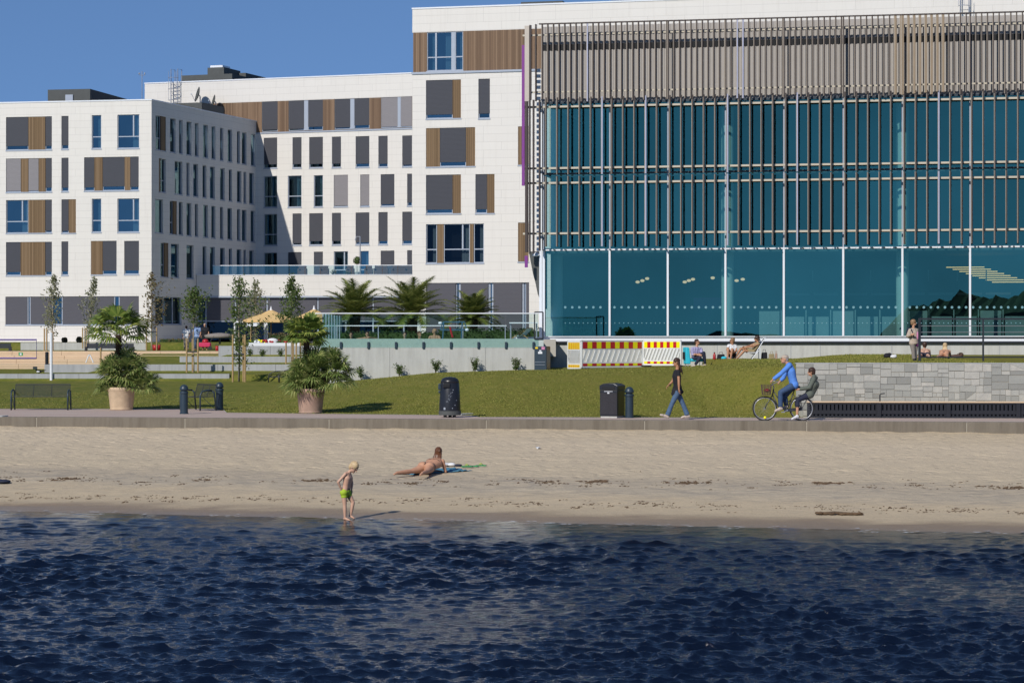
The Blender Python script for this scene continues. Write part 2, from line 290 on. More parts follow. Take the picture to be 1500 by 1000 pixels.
# ---------------------------------------------------------------- mesh builder
class MB:
    def __init__(s): s.v=[]; s.f=[]; s.mi=[]; s.cur=0
    def face(s,pts,m=None):
        b=len(s.v); s.v.extend([tuple(p) for p in pts]); s.f.append(tuple(range(b,b+len(pts)))); s.mi.append(s.cur if m is None else m)
    def raw(s,vs,fs):
        b=len(s.v); s.v.extend([tuple(p) for p in vs])
        for f in fs: s.f.append(tuple(i+b for i in f)); s.mi.append(s.cur)
    def box(s,x0,y0,z0,x1,y1,z1):
        if x1<x0:x0,x1=x1,x0
        if y1<y0:y0,y1=y1,y0
        if z1<z0:z0,z1=z1,z0
        s.raw([(x0,y0,z0),(x1,y0,z0),(x1,y1,z0),(x0,y1,z0),(x0,y0,z1),(x1,y0,z1),(x1,y1,z1),(x0,y1,z1)],
              [(0,3,2,1),(4,5,6,7),(0,1,5,4),(1,2,6,5),(2,3,7,6),(3,0,4,7)])
        return s
    def bar(s,a,b,w,h,up=(0,0,1)):
        a=Vector(a);b=Vector(b);d=(b-a).normalized();u=Vector(up)
        if abs(d.dot(u))>.97:u=Vector((0,1,0))
        sd=d.cross(u).normalized();u=sd.cross(d)
        sd*=w/2;u=u*(h/2)
        s.raw([a-sd-u,a+sd-u,a+sd+u,a-sd+u,b-sd-u,b+sd-u,b+sd+u,b-sd+u],[(0,3,2,1)[::-1],(4,5,6,7)[::-1],(0,1,5,4)[::-1],(1,2,6,5)[::-1],(2,3,7,6)[::-1],(3,0,4,7)[::-1]])
        return s
    def tube(s,pts,r,n=8,caps=True):
        pts=[Vector(p) for p in pts]; m=len(pts)
        rs=r if isinstance(r,(list,tuple)) else [r]*m
        b=len(s.v); prev=None
        for i,p in enumerate(pts):
            d=(pts[min(i+1,m-1)]-pts[max(i-1,0)])
            d=d.normalized() if d.length>1e-9 else Vector((0,0,1))
            if prev is None:
                u=Vector((0,0,1)) if abs(d.z)<.9 else Vector((1,0,0))
                sd=d.cross(u).normalized()
            else:
                sd=(prev-d*prev.dot(d)); sd=sd.normalized() if sd.length>1e-6 else d.orthogonal().normalized()
            prev=sd; w=d.cross(sd)
            for k in range(n):
                a=2*math.pi*k/n; s.v.append(tuple(p+sd*math.cos(a)*rs[i]+w*math.sin(a)*rs[i]))
        for i in range(m-1):
            for k in range(n):
                k2=(k+1)%n; s.f.append((b+i*n+k,b+i*n+k2,b+(i+1)*n+k2,b+(i+1)*n+k)); s.mi.append(s.cur)
        if caps:
            s.f.append(tuple(b+k for k in range(n))[::-1]); s.mi.append(s.cur)
            s.f.append(tuple(b+(m-1)*n+k for k in range(n))); s.mi.append(s.cur)
        return s
    def lathe(s,prof,c=(0,0,0),n=24,cap=True,sx=1,sy=1):
        b=len(s.v); m=len(prof)
        for r,z in prof:
            for k in range(n):
                a=2*math.pi*k/n; s.v.append((c[0]+r*sx*math.cos(a),c[1]+r*sy*math.sin(a),c[2]+z))
        for i in range(m-1):
            for k in range(n):
                k2=(k+1)%n; s.f.append((b+i*n+k,b+i*n+k2,b+(i+1)*n+k2,b+(i+1)*n+k)); s.mi.append(s.cur)
        if cap:
            s.f.append(tuple(b+k for k in range(n))[::-1]); s.mi.append(s.cur)
            s.f.append(tuple(b+(m-1)*n+k for k in range(n))); s.mi.append(s.cur)
        return s
    def seg(s,p0,r0,p1,r1,flat0=False,flat1=False,n=14):
        p0=Vector(p0);p1=Vector(p1);d=p1-p0
        d=d.normalized() if d.length>1e-6 else Vector((0,0,1))
        pts=[];rs=[]
        if flat0: pts.append(p0-d*.001);rs.append(r0)
        else:
            for a in (-88,-65,-40,-18): pts.append(p0+d*r0*math.sin(R(a))); rs.append(r0*math.cos(R(a)))
        pts.append(p0);rs.append(r0)
        pts.append(p1);rs.append(r1)
        if flat1: pts.append(p1+d*.001);rs.append(r1)
        else:
            for a in (18,40,65,88): pts.append(p1+d*r1*math.sin(R(a))); rs.append(r1*math.cos(R(a)))
        return s.tube(pts,rs,n)
    def ell(s,c,rx,ry,rz,M=None,nu=14,nv=10):
        b=len(s.v); c=Vector(c)
        for i in range(nv+1):
            th=math.pi*(i+.02)/(nv+.04)
            for k in range(nu):
                a=2*math.pi*k/nu; p=Vector((rx*math.sin(th)*math.cos(a),ry*math.sin(th)*math.sin(a),-rz*math.cos(th)))
                if M is not None:p=M@p
                s.v.append(tuple(c+p))
        for i in range(nv):
            for k in range(nu):
                k2=(k+1)%nu; s.f.append((b+i*nu+k,b+i*nu+k2,b+(i+1)*nu+k2,b+(i+1)*nu+k)); s.mi.append(s.cur)
        s.f.append(tuple(b+k for k in range(nu))[::-1]); s.mi.append(s.cur)
        s.f.append(tuple(b+nv*nu+k for k in range(nu))); s.mi.append(s.cur)
        return s
    def prism(s,poly,y0,y1):
        """polygon of (x,z) extruded along y"""
        n=len(poly); b=len(s.v)
        s.v.extend([(x,y0,z) for x,z in poly]); s.v.extend([(x,y1,z) for x,z in poly])
        s.f.append(tuple(b+i for i in range(n))); s.mi.append(s.cur)
        s.f.append(tuple(b+n+i for i in range(n))[::-1]); s.mi.append(s.cur)
        for i in range(n):
            j=(i+1)%n; s.f.append((b+i,b+n+i,b+n+j,b+j)); s.mi.append(s.cur)
        return s
    def mesh(s,name,mats):
        me=bpy.data.meshes.new(name); me.from_pydata(s.v,[],s.f)
        for m in (mats if isinstance(mats,(list,tuple)) else [mats]): me.materials.append(MATS[m] if isinstance(m,str) else m)
        if isinstance(mats,(list,tuple)) and len(mats)>1: me.polygons.foreach_set('material_index',s.mi)
        return me
    def build(s,name,mats,parent=None,frame=None,smooth=False,fix=True,bevel=0):
        me=s.mesh(name,mats)
        if fix:
            import bmesh
            bm=bmesh.new(); bm.from_mesh(me); bmesh.ops.recalc_face_normals(bm,faces=bm.faces)
            bm.to_mesh(me); bm.free()
        if smooth: me.polygons.foreach_set('use_smooth',[True]*len(me.polygons))
        o=bpy.data.objects.new(name,me); COL.objects.link(o)
        if bevel:
            b=o.modifiers.new('bevel','BEVEL'); b.width=bevel; b.segments=2; b.limit_method='ANGLE'
        place(o,parent,frame); return o

def world_of(o):
    m=o.matrix_basis.copy()
    while o.parent is not None:
        o=o.parent; m=o.matrix_basis@m
    return m
def place(o,parent=None,frame=None):
    if parent is not None:
        o.parent=parent
        if frame is not None: o.matrix_basis=world_of(parent).inverted()@frame
    elif frame is not None: o.matrix_basis=frame
def tag(o,label=None,cat=None,group=None,kind=None):
    if label:o['label']=label
    if cat:o['category']=cat
    if group:o['group']=group
    if kind:o['kind']=kind
    return o
def thing(name,label,cat,loc=(0,0,0),rz=0,group=None):
    o=bpy.data.objects.new(name,None); COL.objects.link(o); o.empty_display_size=.2
    o.matrix_basis=Matrix.Translation(Vector(loc))@Matrix.Rotation(rz,4,'Z')
    return tag(o,label,cat,group)
def struct(name,mb,mat,**k):
    o=mb.build(name,mat,**k); o['kind']='structure'; return o
def dup(root,M,label=None,group=None):
    c=root.copy(); COL.objects.link(c); c.matrix_basis=M
    if label:c['label']=label
    if group:c['group']=group
    def rec(src,dst):
        for ch in [x for x in COL.objects if x.parent==src]:
            d=ch.copy(); COL.objects.link(d); d.parent=dst; rec(ch,d)
    rec(root,c); return c
# ---------------------------------------------------------------- figures
def remesh(name,mb,mat,parent,voxel,it=2):
    me=mb.mesh(name,mat); o=bpy.data.objects.new(name,me); COL.objects.link(o)
    md=o.modifiers.new('r','REMESH'); md.mode='VOXEL'; md.voxel_size=voxel
    if it:
        sm=o.modifiers.new('s','SMOOTH'); sm.factor=.5; sm.iterations=it
    dg=bpy.context.evaluated_depsgraph_get(); dg.update()
    me2=bpy.data.meshes.new_from_object(o.evaluated_get(dg)); o.modifiers.clear(); o.data=me2; bpy.data.meshes.remove(me)
    me2.name=name; me2.polygons.foreach_set('use_smooth',[True]*len(me2.polygons))
    if not me2.materials: me2.materials.append(MATS[mat])
    o.parent=parent; return o

class Fig:
    """a person: joints are metres relative to the root; every body is fused into one continuous surface"""
    def __init__(s,label,root,h,J,skin='skin',face=(-1,0,0),up=None,voxel=.008,fat=1.0,group=None,curl=.6,headscale=1.0,extra=None):
        s.k=h/1.7; s.J={a:Vector(b) for a,b in J.items()}; s.vx=voxel; s.fat=fat; s.curl=curl
        s.face=Vector(face).normalized()
        s.up=Vector(up).normalized() if up is not None else (s.J['head']-s.J['neck']).normalized()
        s.up=(s.up-s.face*s.up.dot(s.face)).normalized(); s.side=s.up.cross(s.face)
        s.hs=s.k*headscale
        s.root=thing('person',label,'person',root,group=group)
        mb=MB(); s.torso(mb,0); s.legs(mb,0); s.arms(mb,0); s.hands(mb); s.feet(mb); s.head(mb)
        if extra: extra(s,mb)
        s.body=remesh('body',mb,skin,s.root,voxel)
    def torso(s,mb,inf,lo=0.0,hi=1.0,flat=False):
        J=s.J;k=s.k;f=s.fat*k; pel=(J['h1']+J['h2'])/2; ms=(J['s1']+J['s2'])/2; ch=J['chest']
        if lo<=0: mb.seg(J['h1'],.088*f+inf,J['h2'],.088*f+inf)
        for a,b in (('h1','s1'),('h2','s2')):
            hp=pel+(J[a]-pel)*.7; c=ch+(J[b]-ms)*.52; w=lerp(pel,ch,.5)+(J[b]-ms)*.42; t=ms+(J[b]-ms)*.5
            pts=[(hp,.085),(w,.078),(c,.095),(t,.062)]
            for (p,r),(q,r2) in zip(pts[:-1],pts[1:]):
                mb.seg(p,r*f+inf,q,r2*f+inf)
        mb.seg(pel,.09*f+inf,lerp(pel,ch,.5),.085*f+inf); mb.seg(lerp(pel,ch,.5),.085*f+inf,ch,.10*f+inf); mb.seg(ch,.10*f+inf,ms,.07*f+inf)
        mb.seg(J['s1'],.05*k+inf,J['s2'],.05*k+inf)
        if inf==0: mb.seg(ms,.062*k,J['neck'],.05*k); mb.seg(J['neck'],.05*k,J['head'],.05*k)
        else: mb.seg(ms,.066*k+inf,lerp(ms,J['neck'],.5),.055*k+inf,flat1=True)
    def arm(s,i):
        J=s.J; return J['s%d'%i],J['e%d'%i],J['w%d'%i]
    def arms(s,mb,inf,frac=2.0,which=(1,2)):
        k=s.k
        for i in which:
            a,b,c=s.arm(i); f=min(frac,1)
            mb.seg(a,.05*k+inf,lerp(a,b,f),lerp(.048,.036,f)*k+inf,flat1=frac<=1)
            if frac>1:
                g=frac-1; mb.seg(b,.038*k+inf,lerp(b,c,g*.35 if g>=1 else g*.35),.037*k+inf)
                mb.seg(lerp(b,c,.3),.037*k+inf,lerp(b,c,g),lerp(.037,.025,g)*k+inf,flat1=inf>0)
    def legs(s,mb,inf,frac=2.0,flare=0,which=(1,2)):
        k=s.k;J=s.J
        for i in which:
            a,b,c=J['h%d'%i],J['k%d'%i],J['a%d'%i]; f=min(frac,1)
            mb.seg(a,.088*k*s.fat+inf,lerp(a,b,f),lerp(.085*s.fat,.053,f)*k+inf,flat1=frac<=1)
            if frac>1:
                g=frac-1
                mb.seg(b,.054*k+inf,lerp(b,c,.35),.055*k+inf); mb.seg(lerp(b,c,.35),.055*k+inf,lerp(b,c,g),lerp(.05,.036,g)*k+inf+flare,flat1=inf>0)
    def hands(s,mb):
        k=s.k
        for i in (1,2):
            a,b,c=s.arm(i); d=(c-b).normalized()
            pn=s.J.get('p%d'%i) or (s.J['chest']-c); pn=Vector(pn); pn=(pn-d*pn.dot(d)).normalized(); sd=d.cross(pn)
            if sd.dot(s.face)<0: sd=-sd
            w=c+d*.015*k
            for u in (-.026,-.009,.009,.026):
                mb.seg(c+sd*u*.5*k,.017*k,w+d*.07*k+sd*u*k,.013*k,n=8)
            for u,l,r in ((.031,.062,.0088),(.0105,.072,.0092),(-.0105,.068,.0088),(-.031,.052,.0078)):
                q0=w+d*.075*k+sd*u*1.05*k; cu=s.curl
                d1=(d*math.cos(cu)+pn*math.sin(cu)); q1=q0+d1*l*.5*k
                d2=(d*math.cos(cu*2.1)+pn*math.sin(cu*2.1)); q2=q1+d2*l*.5*k
                mb.seg(q0,r*k,q1,r*k*.95,n=8); mb.seg(q1,r*k*.95,q2,r*k*.8,n=8)
            t0=w+d*.01*k+sd*.028*k; t1=t0+(d*.7+sd*.55+pn*.45).normalized()*.036*k; t2=t1+(d*.85+sd*.05+pn*.5).normalized()*.03*k
            mb.seg(t0,.013*k,t1,.0105*k,n=8); mb.seg(t1,.0105*k,t2,.0085*k,n=8)
    def feet(s,mb,inf=0,which=(1,2)):
        k=s.k;J=s.J
        for i in which:
            a,t=J['a%d'%i],J['t%d'%i]; d=(t-a); leg=(a-J['k%d'%i]).normalized()
            heel=a+leg*.045*k-d.normalized()*.03*k
            mb.seg(a,.036*k+inf,heel,.032*k+inf); mb.seg(a+leg*.02*k,.034*k+inf,t,.024*k+inf); mb.seg(heel,.03*k+inf,t,.024*k+inf)
            sd=d.normalized().cross(leg)
            mb.seg(t-sd*.018*k-d.normalized()*.05*k,.024*k+inf,t-sd*.014*k,.02*k+inf); mb.seg(t+sd*.02*k-d.normalized()*.05*k,.024*k+inf,t+sd*.018*k-d.normalized()*.01,.018*k+inf)
    def shoes(s,name,mat,inf):
        for i in (1,2):
            mb=MB(); s.feet(mb,inf,(i,)); remesh(name,mb,mat,s.root,max(.008,s.vx),1)
    def hp(s,f,u,w): return s.J['head']+(s.face*f+s.up*u+s.side*w)*s.hs
    def hm(s):
        return Matrix((s.side,s.face,s.up)).transposed()
    def head(s,mb):
        k=s.hs;M=s.hm()
        mb.ell(s.hp(-.012,.02,0),.074*k,.094*k,.098*k,M); mb.ell(s.hp(.02,-.045,0),.056*k,.066*k,.068*k,M)
        mb.seg(s.hp(.088,.012,0),.009*k,s.hp(.108,-.022,0),.014*k,n=8)
        mb.ell(s.hp(.076,-.085,0),.022*k,.018*k,.016*k,M,8,6)
        for w in (-.075,.075): mb.ell(s.hp(-.008,-.01,w),.010*k,.020*k,.030*k,M,8,6)
        mb.seg(s.hp(.078,.03,-.03),.010*k,s.hp(.078,.03,.03),.010*k,n=8)
        mb.seg(s.hp(.084,-.058,-.018),.0075*k,s.hp(.084,-.058,.018),.0075*k,n=8)
    def eyes(s,glasses=False):
        M=s.hm();k=s.hs
        for w in (-.031,.031):
            mb=MB()
            if glasses: mb.ell(s.hp(.093,.012,w),.026*k,.008*k,.019*k,M,10,6)
            else: mb.ell(s.hp(.083,.010,w),.012*k,.008*k,.008*k,M,8,6)
            if glasses:
                mb.seg(s.hp(.09,.016,w),.004*k,s.hp(0,.012,w*2.5),.004*k,n=6)
            mb.build('sunglass_lens' if glasses else 'eye','rubber',s.root,smooth=True)
    def hair(s,mat,long=0,back=None,bun=False,vol=1.0,name='hair',seed=1):
        mb=MB();k=s.hs;M=s.hm(); r=random.Random(seed)
        mb.ell(s.hp(-.024,.038,0),.082*k*vol,.098*k*vol,.092*k*vol,M)
        mb.ell(s.hp(-.05,-.01,0),.072*k*vol,.066*k*vol,.085*k*vol,M)
        for i in range(26):
            a=r.uniform(0,6.283); e=r.uniform(.1,1.45)
            f=-.024+.088*math.cos(a)*math.cos(e)*vol; w=.074*math.sin(a)*math.cos(e)*vol; u=.038+.084*math.sin(e)*vol
            mb.seg(s.hp(f,u,w),.016*k,s.hp(f-.02,u-.02,w*1.1),.010*k,n=6)
        if long:
            bd=Vector(back) if back is not None else (-s.up*.9-s.face*.1).normalized()
            for i in range(9):
                w=(i-4)/4; st=s.hp(-.05-.02*(1-abs(w)),-.01,w*.055); l=long*(1-.25*abs(w))*r.uniform(.85,1.05)
                m1=st+bd*l*.5+s.side*w*.02+Vector((r.uniform(-.01,.01),)*3); e1=st+bd*l+s.side*w*.012+Vector((r.uniform(-.012,.012),)*3)
                mb.seg(st,.036*k,m1,.030*k,n=8); mb.seg(m1,.030*k,e1,.012*k,n=8)
        if bun: mb.ell(s.hp(-.10,.09,0),.035*k,.038*k,.035*k,M,8,6)
        return remesh(name,mb,mat,s.root,max(s.vx,.009),1)
    def patch(s,name,mat,test,off=.006):
        """thin garment that follows the skin: the body's own faces where test(point) holds, lifted a few millimetres"""
        me=s.body.data; m=MB(); mp={}
        for p in me.polygons:
            if not all(test(me.vertices[i].co) for i in p.vertices): continue
            fs=[]
            for i in p.vertices:
                if i not in mp: mp[i]=len(m.v); m.v.append(tuple(me.vertices[i].co+me.vertices[i].normal*off))
                fs.append(mp[i])
            m.f.append(tuple(fs)); m.mi.append(0)
        o=m.build(name,mat,s.root,smooth=True,fix=False); md=o.modifiers.new('t','SOLIDIFY'); md.thickness=off*.9; return o
    def cloth(s,name,mat,kind,inf=.013,frac=2.0,extra=None,flare=0,armfrac=2.0,legfrac=2.0,vx=None):
        mb=MB()
        if 'torso' in kind: s.torso(mb,inf)
        if 'arms' in kind: s.arms(mb,inf,armfrac)
        if 'hips' in kind: 
            J=s.J; mb.seg(J['h1'],.09*s.k*s.fat+inf,J['h2'],.09*s.k*s.fat+inf); pel=(J['h1']+J['h2'])/2
            mb.seg(pel,.095*s.k*s.fat+inf,lerp(pel,J['chest'],.22),.09*s.k*s.fat+inf,flat1=True)
        if 'legs' in kind: s.legs(mb,inf,legfrac,flare)
        if 'feet' in kind: s.feet(mb,inf)
        if extra: extra(mb)
        return remesh(name,mb,mat,s.root,vx or max(s.vx,.010),2)

def pj(px0,py0,Y):
    sc=F/Y
    def f(px,py,dy=0.0): return Vector(((px-px0)/sc,dy,(py0-py)/sc))
    return f

def zoomj(ox,oy,z,px0,py0,Y):
    q=pj(px0,py0,Y)
    return lambda a,b,dy=0.0: q(ox+a/z,oy+b/z,dy)

# --- boy at the water's edge
def make_boy():
    Y=47.9; root=(XX(508,Y),Y,ZZ(760.5,Y)-.01); K=zoomj(460,640,5.77,508,760.5,Y)
    J=dict(head=K(338,252,-.02),neck=K(300,288,0),chest=K(288,345,0),
      s1=K(268,305,-.11),s2=K(300,312,.11),e1=K(208,372,-.15),e2=K(318,385,.13),w1=K(234,438,-.10),w2=K(314,445,.10),
      h1=K(254,462,-.06),h2=K(280,465,.06),k1=K(262,570,-.07),k2=K(328,548,.05),a1=K(264,672,-.07),a2=K(308,655,.05),
      t1=K(306,694,-.12),t2=K(338,682,.02))
    f=Fig('small blond boy in lime green swim shorts standing at the water edge looking down',root,1.16,J,'skin_pale',face=(.62,-.30,-.72),voxel=.006,fat=1.12,headscale=1.30)
    f.hair('hair_blond',vol=1.10,seed=3); f.eyes()
    def ex(mb): mb.seg(f.J['h1'],.085*f.k,lerp(f.J['h1'],f.J['k1'],.30),.092*f.k); mb.seg(f.J['h2'],.098*f.k,lerp(f.J['h2'],f.J['k2'],.30),.092*f.k)
    f.cloth('swim_shorts','lime_cloth',('hips',),.012,extra=ex)
    mb=MB(); pel=(f.J['h1']+f.J['h2'])/2; u=lerp(pel,f.J['chest'],.20); d=(f.J['chest']-pel).normalized()
    mb.seg(u-d*.0,.088*f.k+.012,u+d*.03,.086*f.k+.012,True,True,20); remesh('waistband',mb,'navy_cloth',f.root,.006,0) if False else mb.build('waistband','navy_cloth',f.root,smooth=False)
    return f
make_boy()

# --- woman walking on the promenade
def make_walker():
    Y=69.3; root=(XX(990,Y),Y,1.30); y0=505+(H-1.30)/Y*F; K=zoomj(860,500,7.694,990,y0,Y)
    J=dict(head=K(1004,236,0),neck=K(1020,290,0),chest=K(1010,395,0),
      s1=K(1026,345,-.16),s2=K(1000,348,.16),e1=K(1028,455,-.21),e2=K(968,450,.20),w1=K(1030,535,-.21),w2=K(925,492,.15),
      h1=K(1024,560,-.075),h2=K(1012,560,.075),k1=K(955,700,-.08),k2=K(1082,705,.07),a1=K(904,832,-.08),a2=K(1132,830,.07),
      t1=K(828,826,-.09),t2=K(1070,856,.07),p1=(1,0,0),p2=(1,0,0))
    f=Fig('woman with long brown hair in black tunic and jeans walking along the promenade',root,1.67,J,'skin_tan',face=(-1,-.12,-.18),voxel=.007,curl=.45)
    f.eyes()
    f.hair('hair_brown',long=.36,back=(.34,0,-.94),vol=1.06,seed=5)
    def ex(mb):
        j=f.J; p=(j['h1']+j['h2'])/2
        mb.seg(p+Vector((0,0,.10)),.13,p+Vector((-.03,0,-.10)),.155,flat1=True); mb.seg(p+Vector((.03,0,.06)),.10,p+Vector((.13,0,-.02)),.05)
        mb.seg(p+Vector((-.07,-.03,.0)),.10,p+Vector((-.13,-.05,-.13)),.05,flat1=True)
    f.cloth('black_tunic','black_cloth',('torso','arms'),.014,armfrac=.42,extra=ex)
    f.cloth('blue_jeans','denim',('hips','legs'),.012,legfrac=1.97,flare=.028)
    f.shoes('shoe','shoe_pale',.008)
    mb=MB(); w=f.J['w1']; mb.seg(f.J['w2']+Vector((.02,0,.0)),.034,f.J['w2']+Vector((.045,0,.006)),.036,True,True); mb.build('dark_wristband','black_cloth',f.root)
make_walker()

# --- cyclist, child on the rack and bicycle
YB=68.3; BX,BY=1147.0,505+(H-1.30)/YB*F
KB=zoomj(1080,480,6.25,BX,BY,YB)
def make_cyclist():
    root=(XX(BX,YB),YB,1.30); K=KB
    J=dict(head=K(432,288,0),neck=K(455,318,0),chest=K(490,400,0),
      s1=K(470,345,-.17),s2=K(478,350,.17),e1=K(392,418,-.22),e2=K(430,458,.20),w1=K(318,474,-.20),w2=K(400,487,.18),
      h1=K(520,522,-.09),h2=K(520,522,.09),k1=K(392,590,-.11),k2=K(440,625,.11),a1=K(392,728,-.12),a2=K(452,712,.12),
      t1=K(345,760,-.13),t2=K(408,742,.12),p1=(0,0,-1),p2=(0,0,-1))
    f=Fig('man in blue fleece and pale cap riding the bicycle in front',root,1.74,J,'skin',face=(-1,-.1,-.05),up=(-.15,0,1),voxel=.008,fat=1.08,curl=1.2)
    f.eyes(); f.hair('hair_grey',vol=.96,seed=8)
    mb=MB(); M=f.hm(); mb.ell(f.hp(-.015,.06,0),.085,.104,.062,M); mb.ell(f.hp(.10,.052,0),.060,.055,.010,M)
    remesh('pale_cap',mb,'beige_cloth',f.root,.009,1)
    f.cloth('blue_fleece_jacket','blue_fleece',('torso','arms'),.022,armfrac=1.93)
    f.cloth('blue_jeans','denim_dark',('hips','legs'),.016,legfrac=1.95,flare=.012)
    f.shoes('shoe','shoe_pale',.010)
def make_passenger():
    root=(XX(1180,YB),YB+.02,1.30); K=zoomj(1080,480,6.25,1180,BY,YB)
    J=dict(head=K(678,405,0),neck=K(690,438,0),chest=K(700,520,0),
      s1=K(694,470,-.135),s2=K(700,474,.135),e1=K(655,545,-.18),e2=K(665,550,.18),w1=K(560,562,-.13),w2=K(566,560,.13),
      h1=K(648,618,-.08),h2=K(648,618,.08),k1=K(548,660,-.15),k2=K(552,662,.15),a1=K(542,802,-.17),a2=K(556,800,.17),
      t1=K(496,832,-.19),t2=K(560,836,.19),p1=(-.5,.5,0),p2=(-.5,-.5,0))
    f=Fig('child in olive hooded jacket sitting on the rear bicycle rack',root,1.42,J,'skin',face=(-1,.25,-.1),up=(-.05,0,1),voxel=.008,fat=1.0,headscale=1.16,curl=1.0)
    f.eyes(); f.hair('hair_brown',vol=1.10,seed=9)
    def ex(mb):
        j=f.J; mb.seg(j['neck']+Vector((.03,-.05,-.02)),.06,j['neck']+Vector((.10,0,-.06)),.055); mb.seg(j['h1']+Vector((.05,0,.03)),.12,j['h2']+Vector((.05,0,.03)),.12)
        mb.seg(j['chest']+Vector((.03,0,0)),.13,j['h1']+Vector((.05,.08,.05)),.13)
    f.cloth('olive_jacket','olive_jacket',('torso','arms'),.028,armfrac=1.92,extra=ex)
    f.cloth('navy_shorts','navy_cloth',('hips','legs'),.020,legfrac=1.25)
    f.shoes('shoe','shoe_white',.010)
make_cyclist(); make_passenger()

def make_bicycle():
    root=thing('bicycle','black city bicycle with wicker front basket carrying man and child','bicycle',(XX(BX,YB),YB,1.30))
    K=KB; fw=K(252,745); rw=K(590,752); rad=.325
    def V(a,b,dy=0): return K(a,b,dy)
    for c in (fw,rw):
        c=Vector((c.x,0,rad+.005))
        tyre=MB(); pts=[c+Vector((math.cos(a),0,math.sin(a)))*rad for a in np.linspace(0,2*math.pi,49)]
        tyre.tube(pts,.020,8,False); ty=tyre.build('wheel','rubber',root,smooth=True)
        rim=MB(); rim.tube([c+(p-c)*.92 for p in pts],.012,6,False); rim.build('rim','galvanised',ty,smooth=True)
        sp=MB()
        for i in range(28):
            a=i*math.pi*2/28; sp.tube([c+Vector((0,.03*(-1)**i,0)),c+Vector((math.cos(a),0,math.sin(a)))*rad*.93],.0018,4)
        sp.build('spokes','galvanised',ty); hb=MB(); hb.tube([c+Vector((0,-.05,0)),c+Vector((0,.05,0))],.02,10); hb.build('hub','galvanised',ty)
        fn=MB()
        a0,a1=(35,190) if c.x<0 else (-10,165)
        prev=None
        for a in range(a0,a1,8):
            p=c+Vector((math.cos(R(a)),0,math.sin(R(a))))*(rad+.035)
            if prev is not None: fn.bar(prev,p,.05,.006,up=(p-c))
            prev=p
        fn.build('mudguard','dark_metal',root)
    fc=Vector((fw.x,0,rad));rc=Vector((rw.x,0,rad)); bb=V(455,768); bb.z=.28
    ht=V(333,560);hb=V(322,615); seat=V(530,540); st=V(510,600)
    m=MB()
    m.tube([ht,hb],.020,10); m.tube([hb,V(375,720),bb],.017,8); m.tube([lerp(ht,hb,.3),V(385,660),V(450,690),lerp(st,bb,.4)],.015,8)
    m.tube([seat+Vector((0,0,-.03)),bb],.016,8)
    for y in (-.05,.05):
        m.tube([bb+Vector((0,y,0)),rc+Vector((0,y,0))],.010,6); m.tube([st+Vector((0,y*.5,0)),rc+Vector((0,y,0))],.009,6)
    m.build('frame','dark_metal',root,smooth=True)
    m=MB()
    for y in (-.045,.045): m.tube([hb+Vector((0,y,0)),fc+Vector((.05,y,.12)),fc+Vector((0,y,0))],.011,6)
    m.build('fork','dark_metal',root,smooth=True)
    m=MB(); top=ht+Vector((.01,0,.07)); m.tube([ht,top],.013,8)
    g1=V(318,484,-.24); g2=V(385,492,.24)
    m.tube([g1+Vector((.10,0,-.005)),g1+Vector((0,0,0)),top+Vector((-.05,-.14,.05)),top,top+Vector((-.05,.14,.05)),g2+Vector((0,0,0)),g2+Vector((.10,0,-.005))],.011,8)
    m.build('handlebar','galvanised',root,smooth=True)
    m=MB(); m.ell(seat+Vector((.02,0,0)),.13,.085,.035); m.ell(seat+Vector((-.10,0,.005)),.08,.03,.022); m.build('saddle','rubber',root,smooth=True)
    m=MB(); b0=V(222,520);b1=V(310,612); x0,x1=b0.x,b1.x; z0,z1=b1.z,b0.z
    for i in range(9):
        z=lerp(z0,z1,i/8); s=lerp(.80,1.0,i/8); cx=(x0+x1)/2; hx=(x1-x0)/2*s
        m.tube([(cx-hx,-.14*s,z),(cx+hx,-.14*s,z),(cx+hx,.14*s,z),(cx-hx,.14*s,z),(cx-hx,-.14*s,z)],.006,5)
    for i in range(12):
        a=i/12*4; e=int(a);q=a-e; cor=[(-1,-1),(1,-1),(1,1),(-1,1),(-1,-1)]; ux=lerp(cor[e][0],cor[e+1][0],q);uy=lerp(cor[e][1],cor[e+1][1],q)
        cx=(x0+x1)/2;hx=(x1-x0)/2; m.tube([(cx+ux*hx*.8,uy*.112,z0),(cx+ux*hx,uy*.14,z1)],.006,5)
    cx=(x0+x1)/2; m.box(cx-.10,-.10,z0,cx+.10,.10,z0+.01); m.build('basket','wicker',root)
    m=MB(); m.box(rc.x-.10,-.07,.70,rc.x+.28,.07,.715)
    for y in (-.07,.07): m.tube([(rc.x+.2,y,.70),(rc.x,y,rad)],.007,6); m.tube([(rc.x-.05,y,.70),(rc.x,y,rad)],.007,6)
    m.build('rear_rack','dark_metal',root)
    m=MB(); m.tube([bb+Vector((0,-.06,0)),bb+Vector((0,.06,0))],.022,10); m.lathe([(.0,-.01),(.09,-.01),(.09,.01),(0,.01)],(0,0,0),20,False) if False else None
    p1=V(415,770,-.12);p2=V(450,745,.12); m.bar(bb+Vector((0,-.07,0)),Vector((p1.x,-.07,p1.z)),.02,.015); m.bar(bb+Vector((0,.07,0)),Vector((p2.x,.07,p2.z)),.02,.015)
    m.box(p1.x-.05,-.16,p1.z-.012,p1.x+.05,-.07,p1.z+.012); m.box(p2.x-.05,.07,p2.z-.012,p2.x+.05,.16,p2.z+.012)
    m.build('pedal_crank','galvanised',root)
    m=MB(); m.bar(bb+Vector((-.09,-.05,.0)),rc+Vector((0,-.05,0)),.015,.09); m.build('chain_guard','dark_metal',root)
    m=MB(); q=V(253,824); m.ell((q.x,-.03,q.z+.01),.04,.03,.04); m.build('green_reflector','yellow_plastic',root,smooth=True)
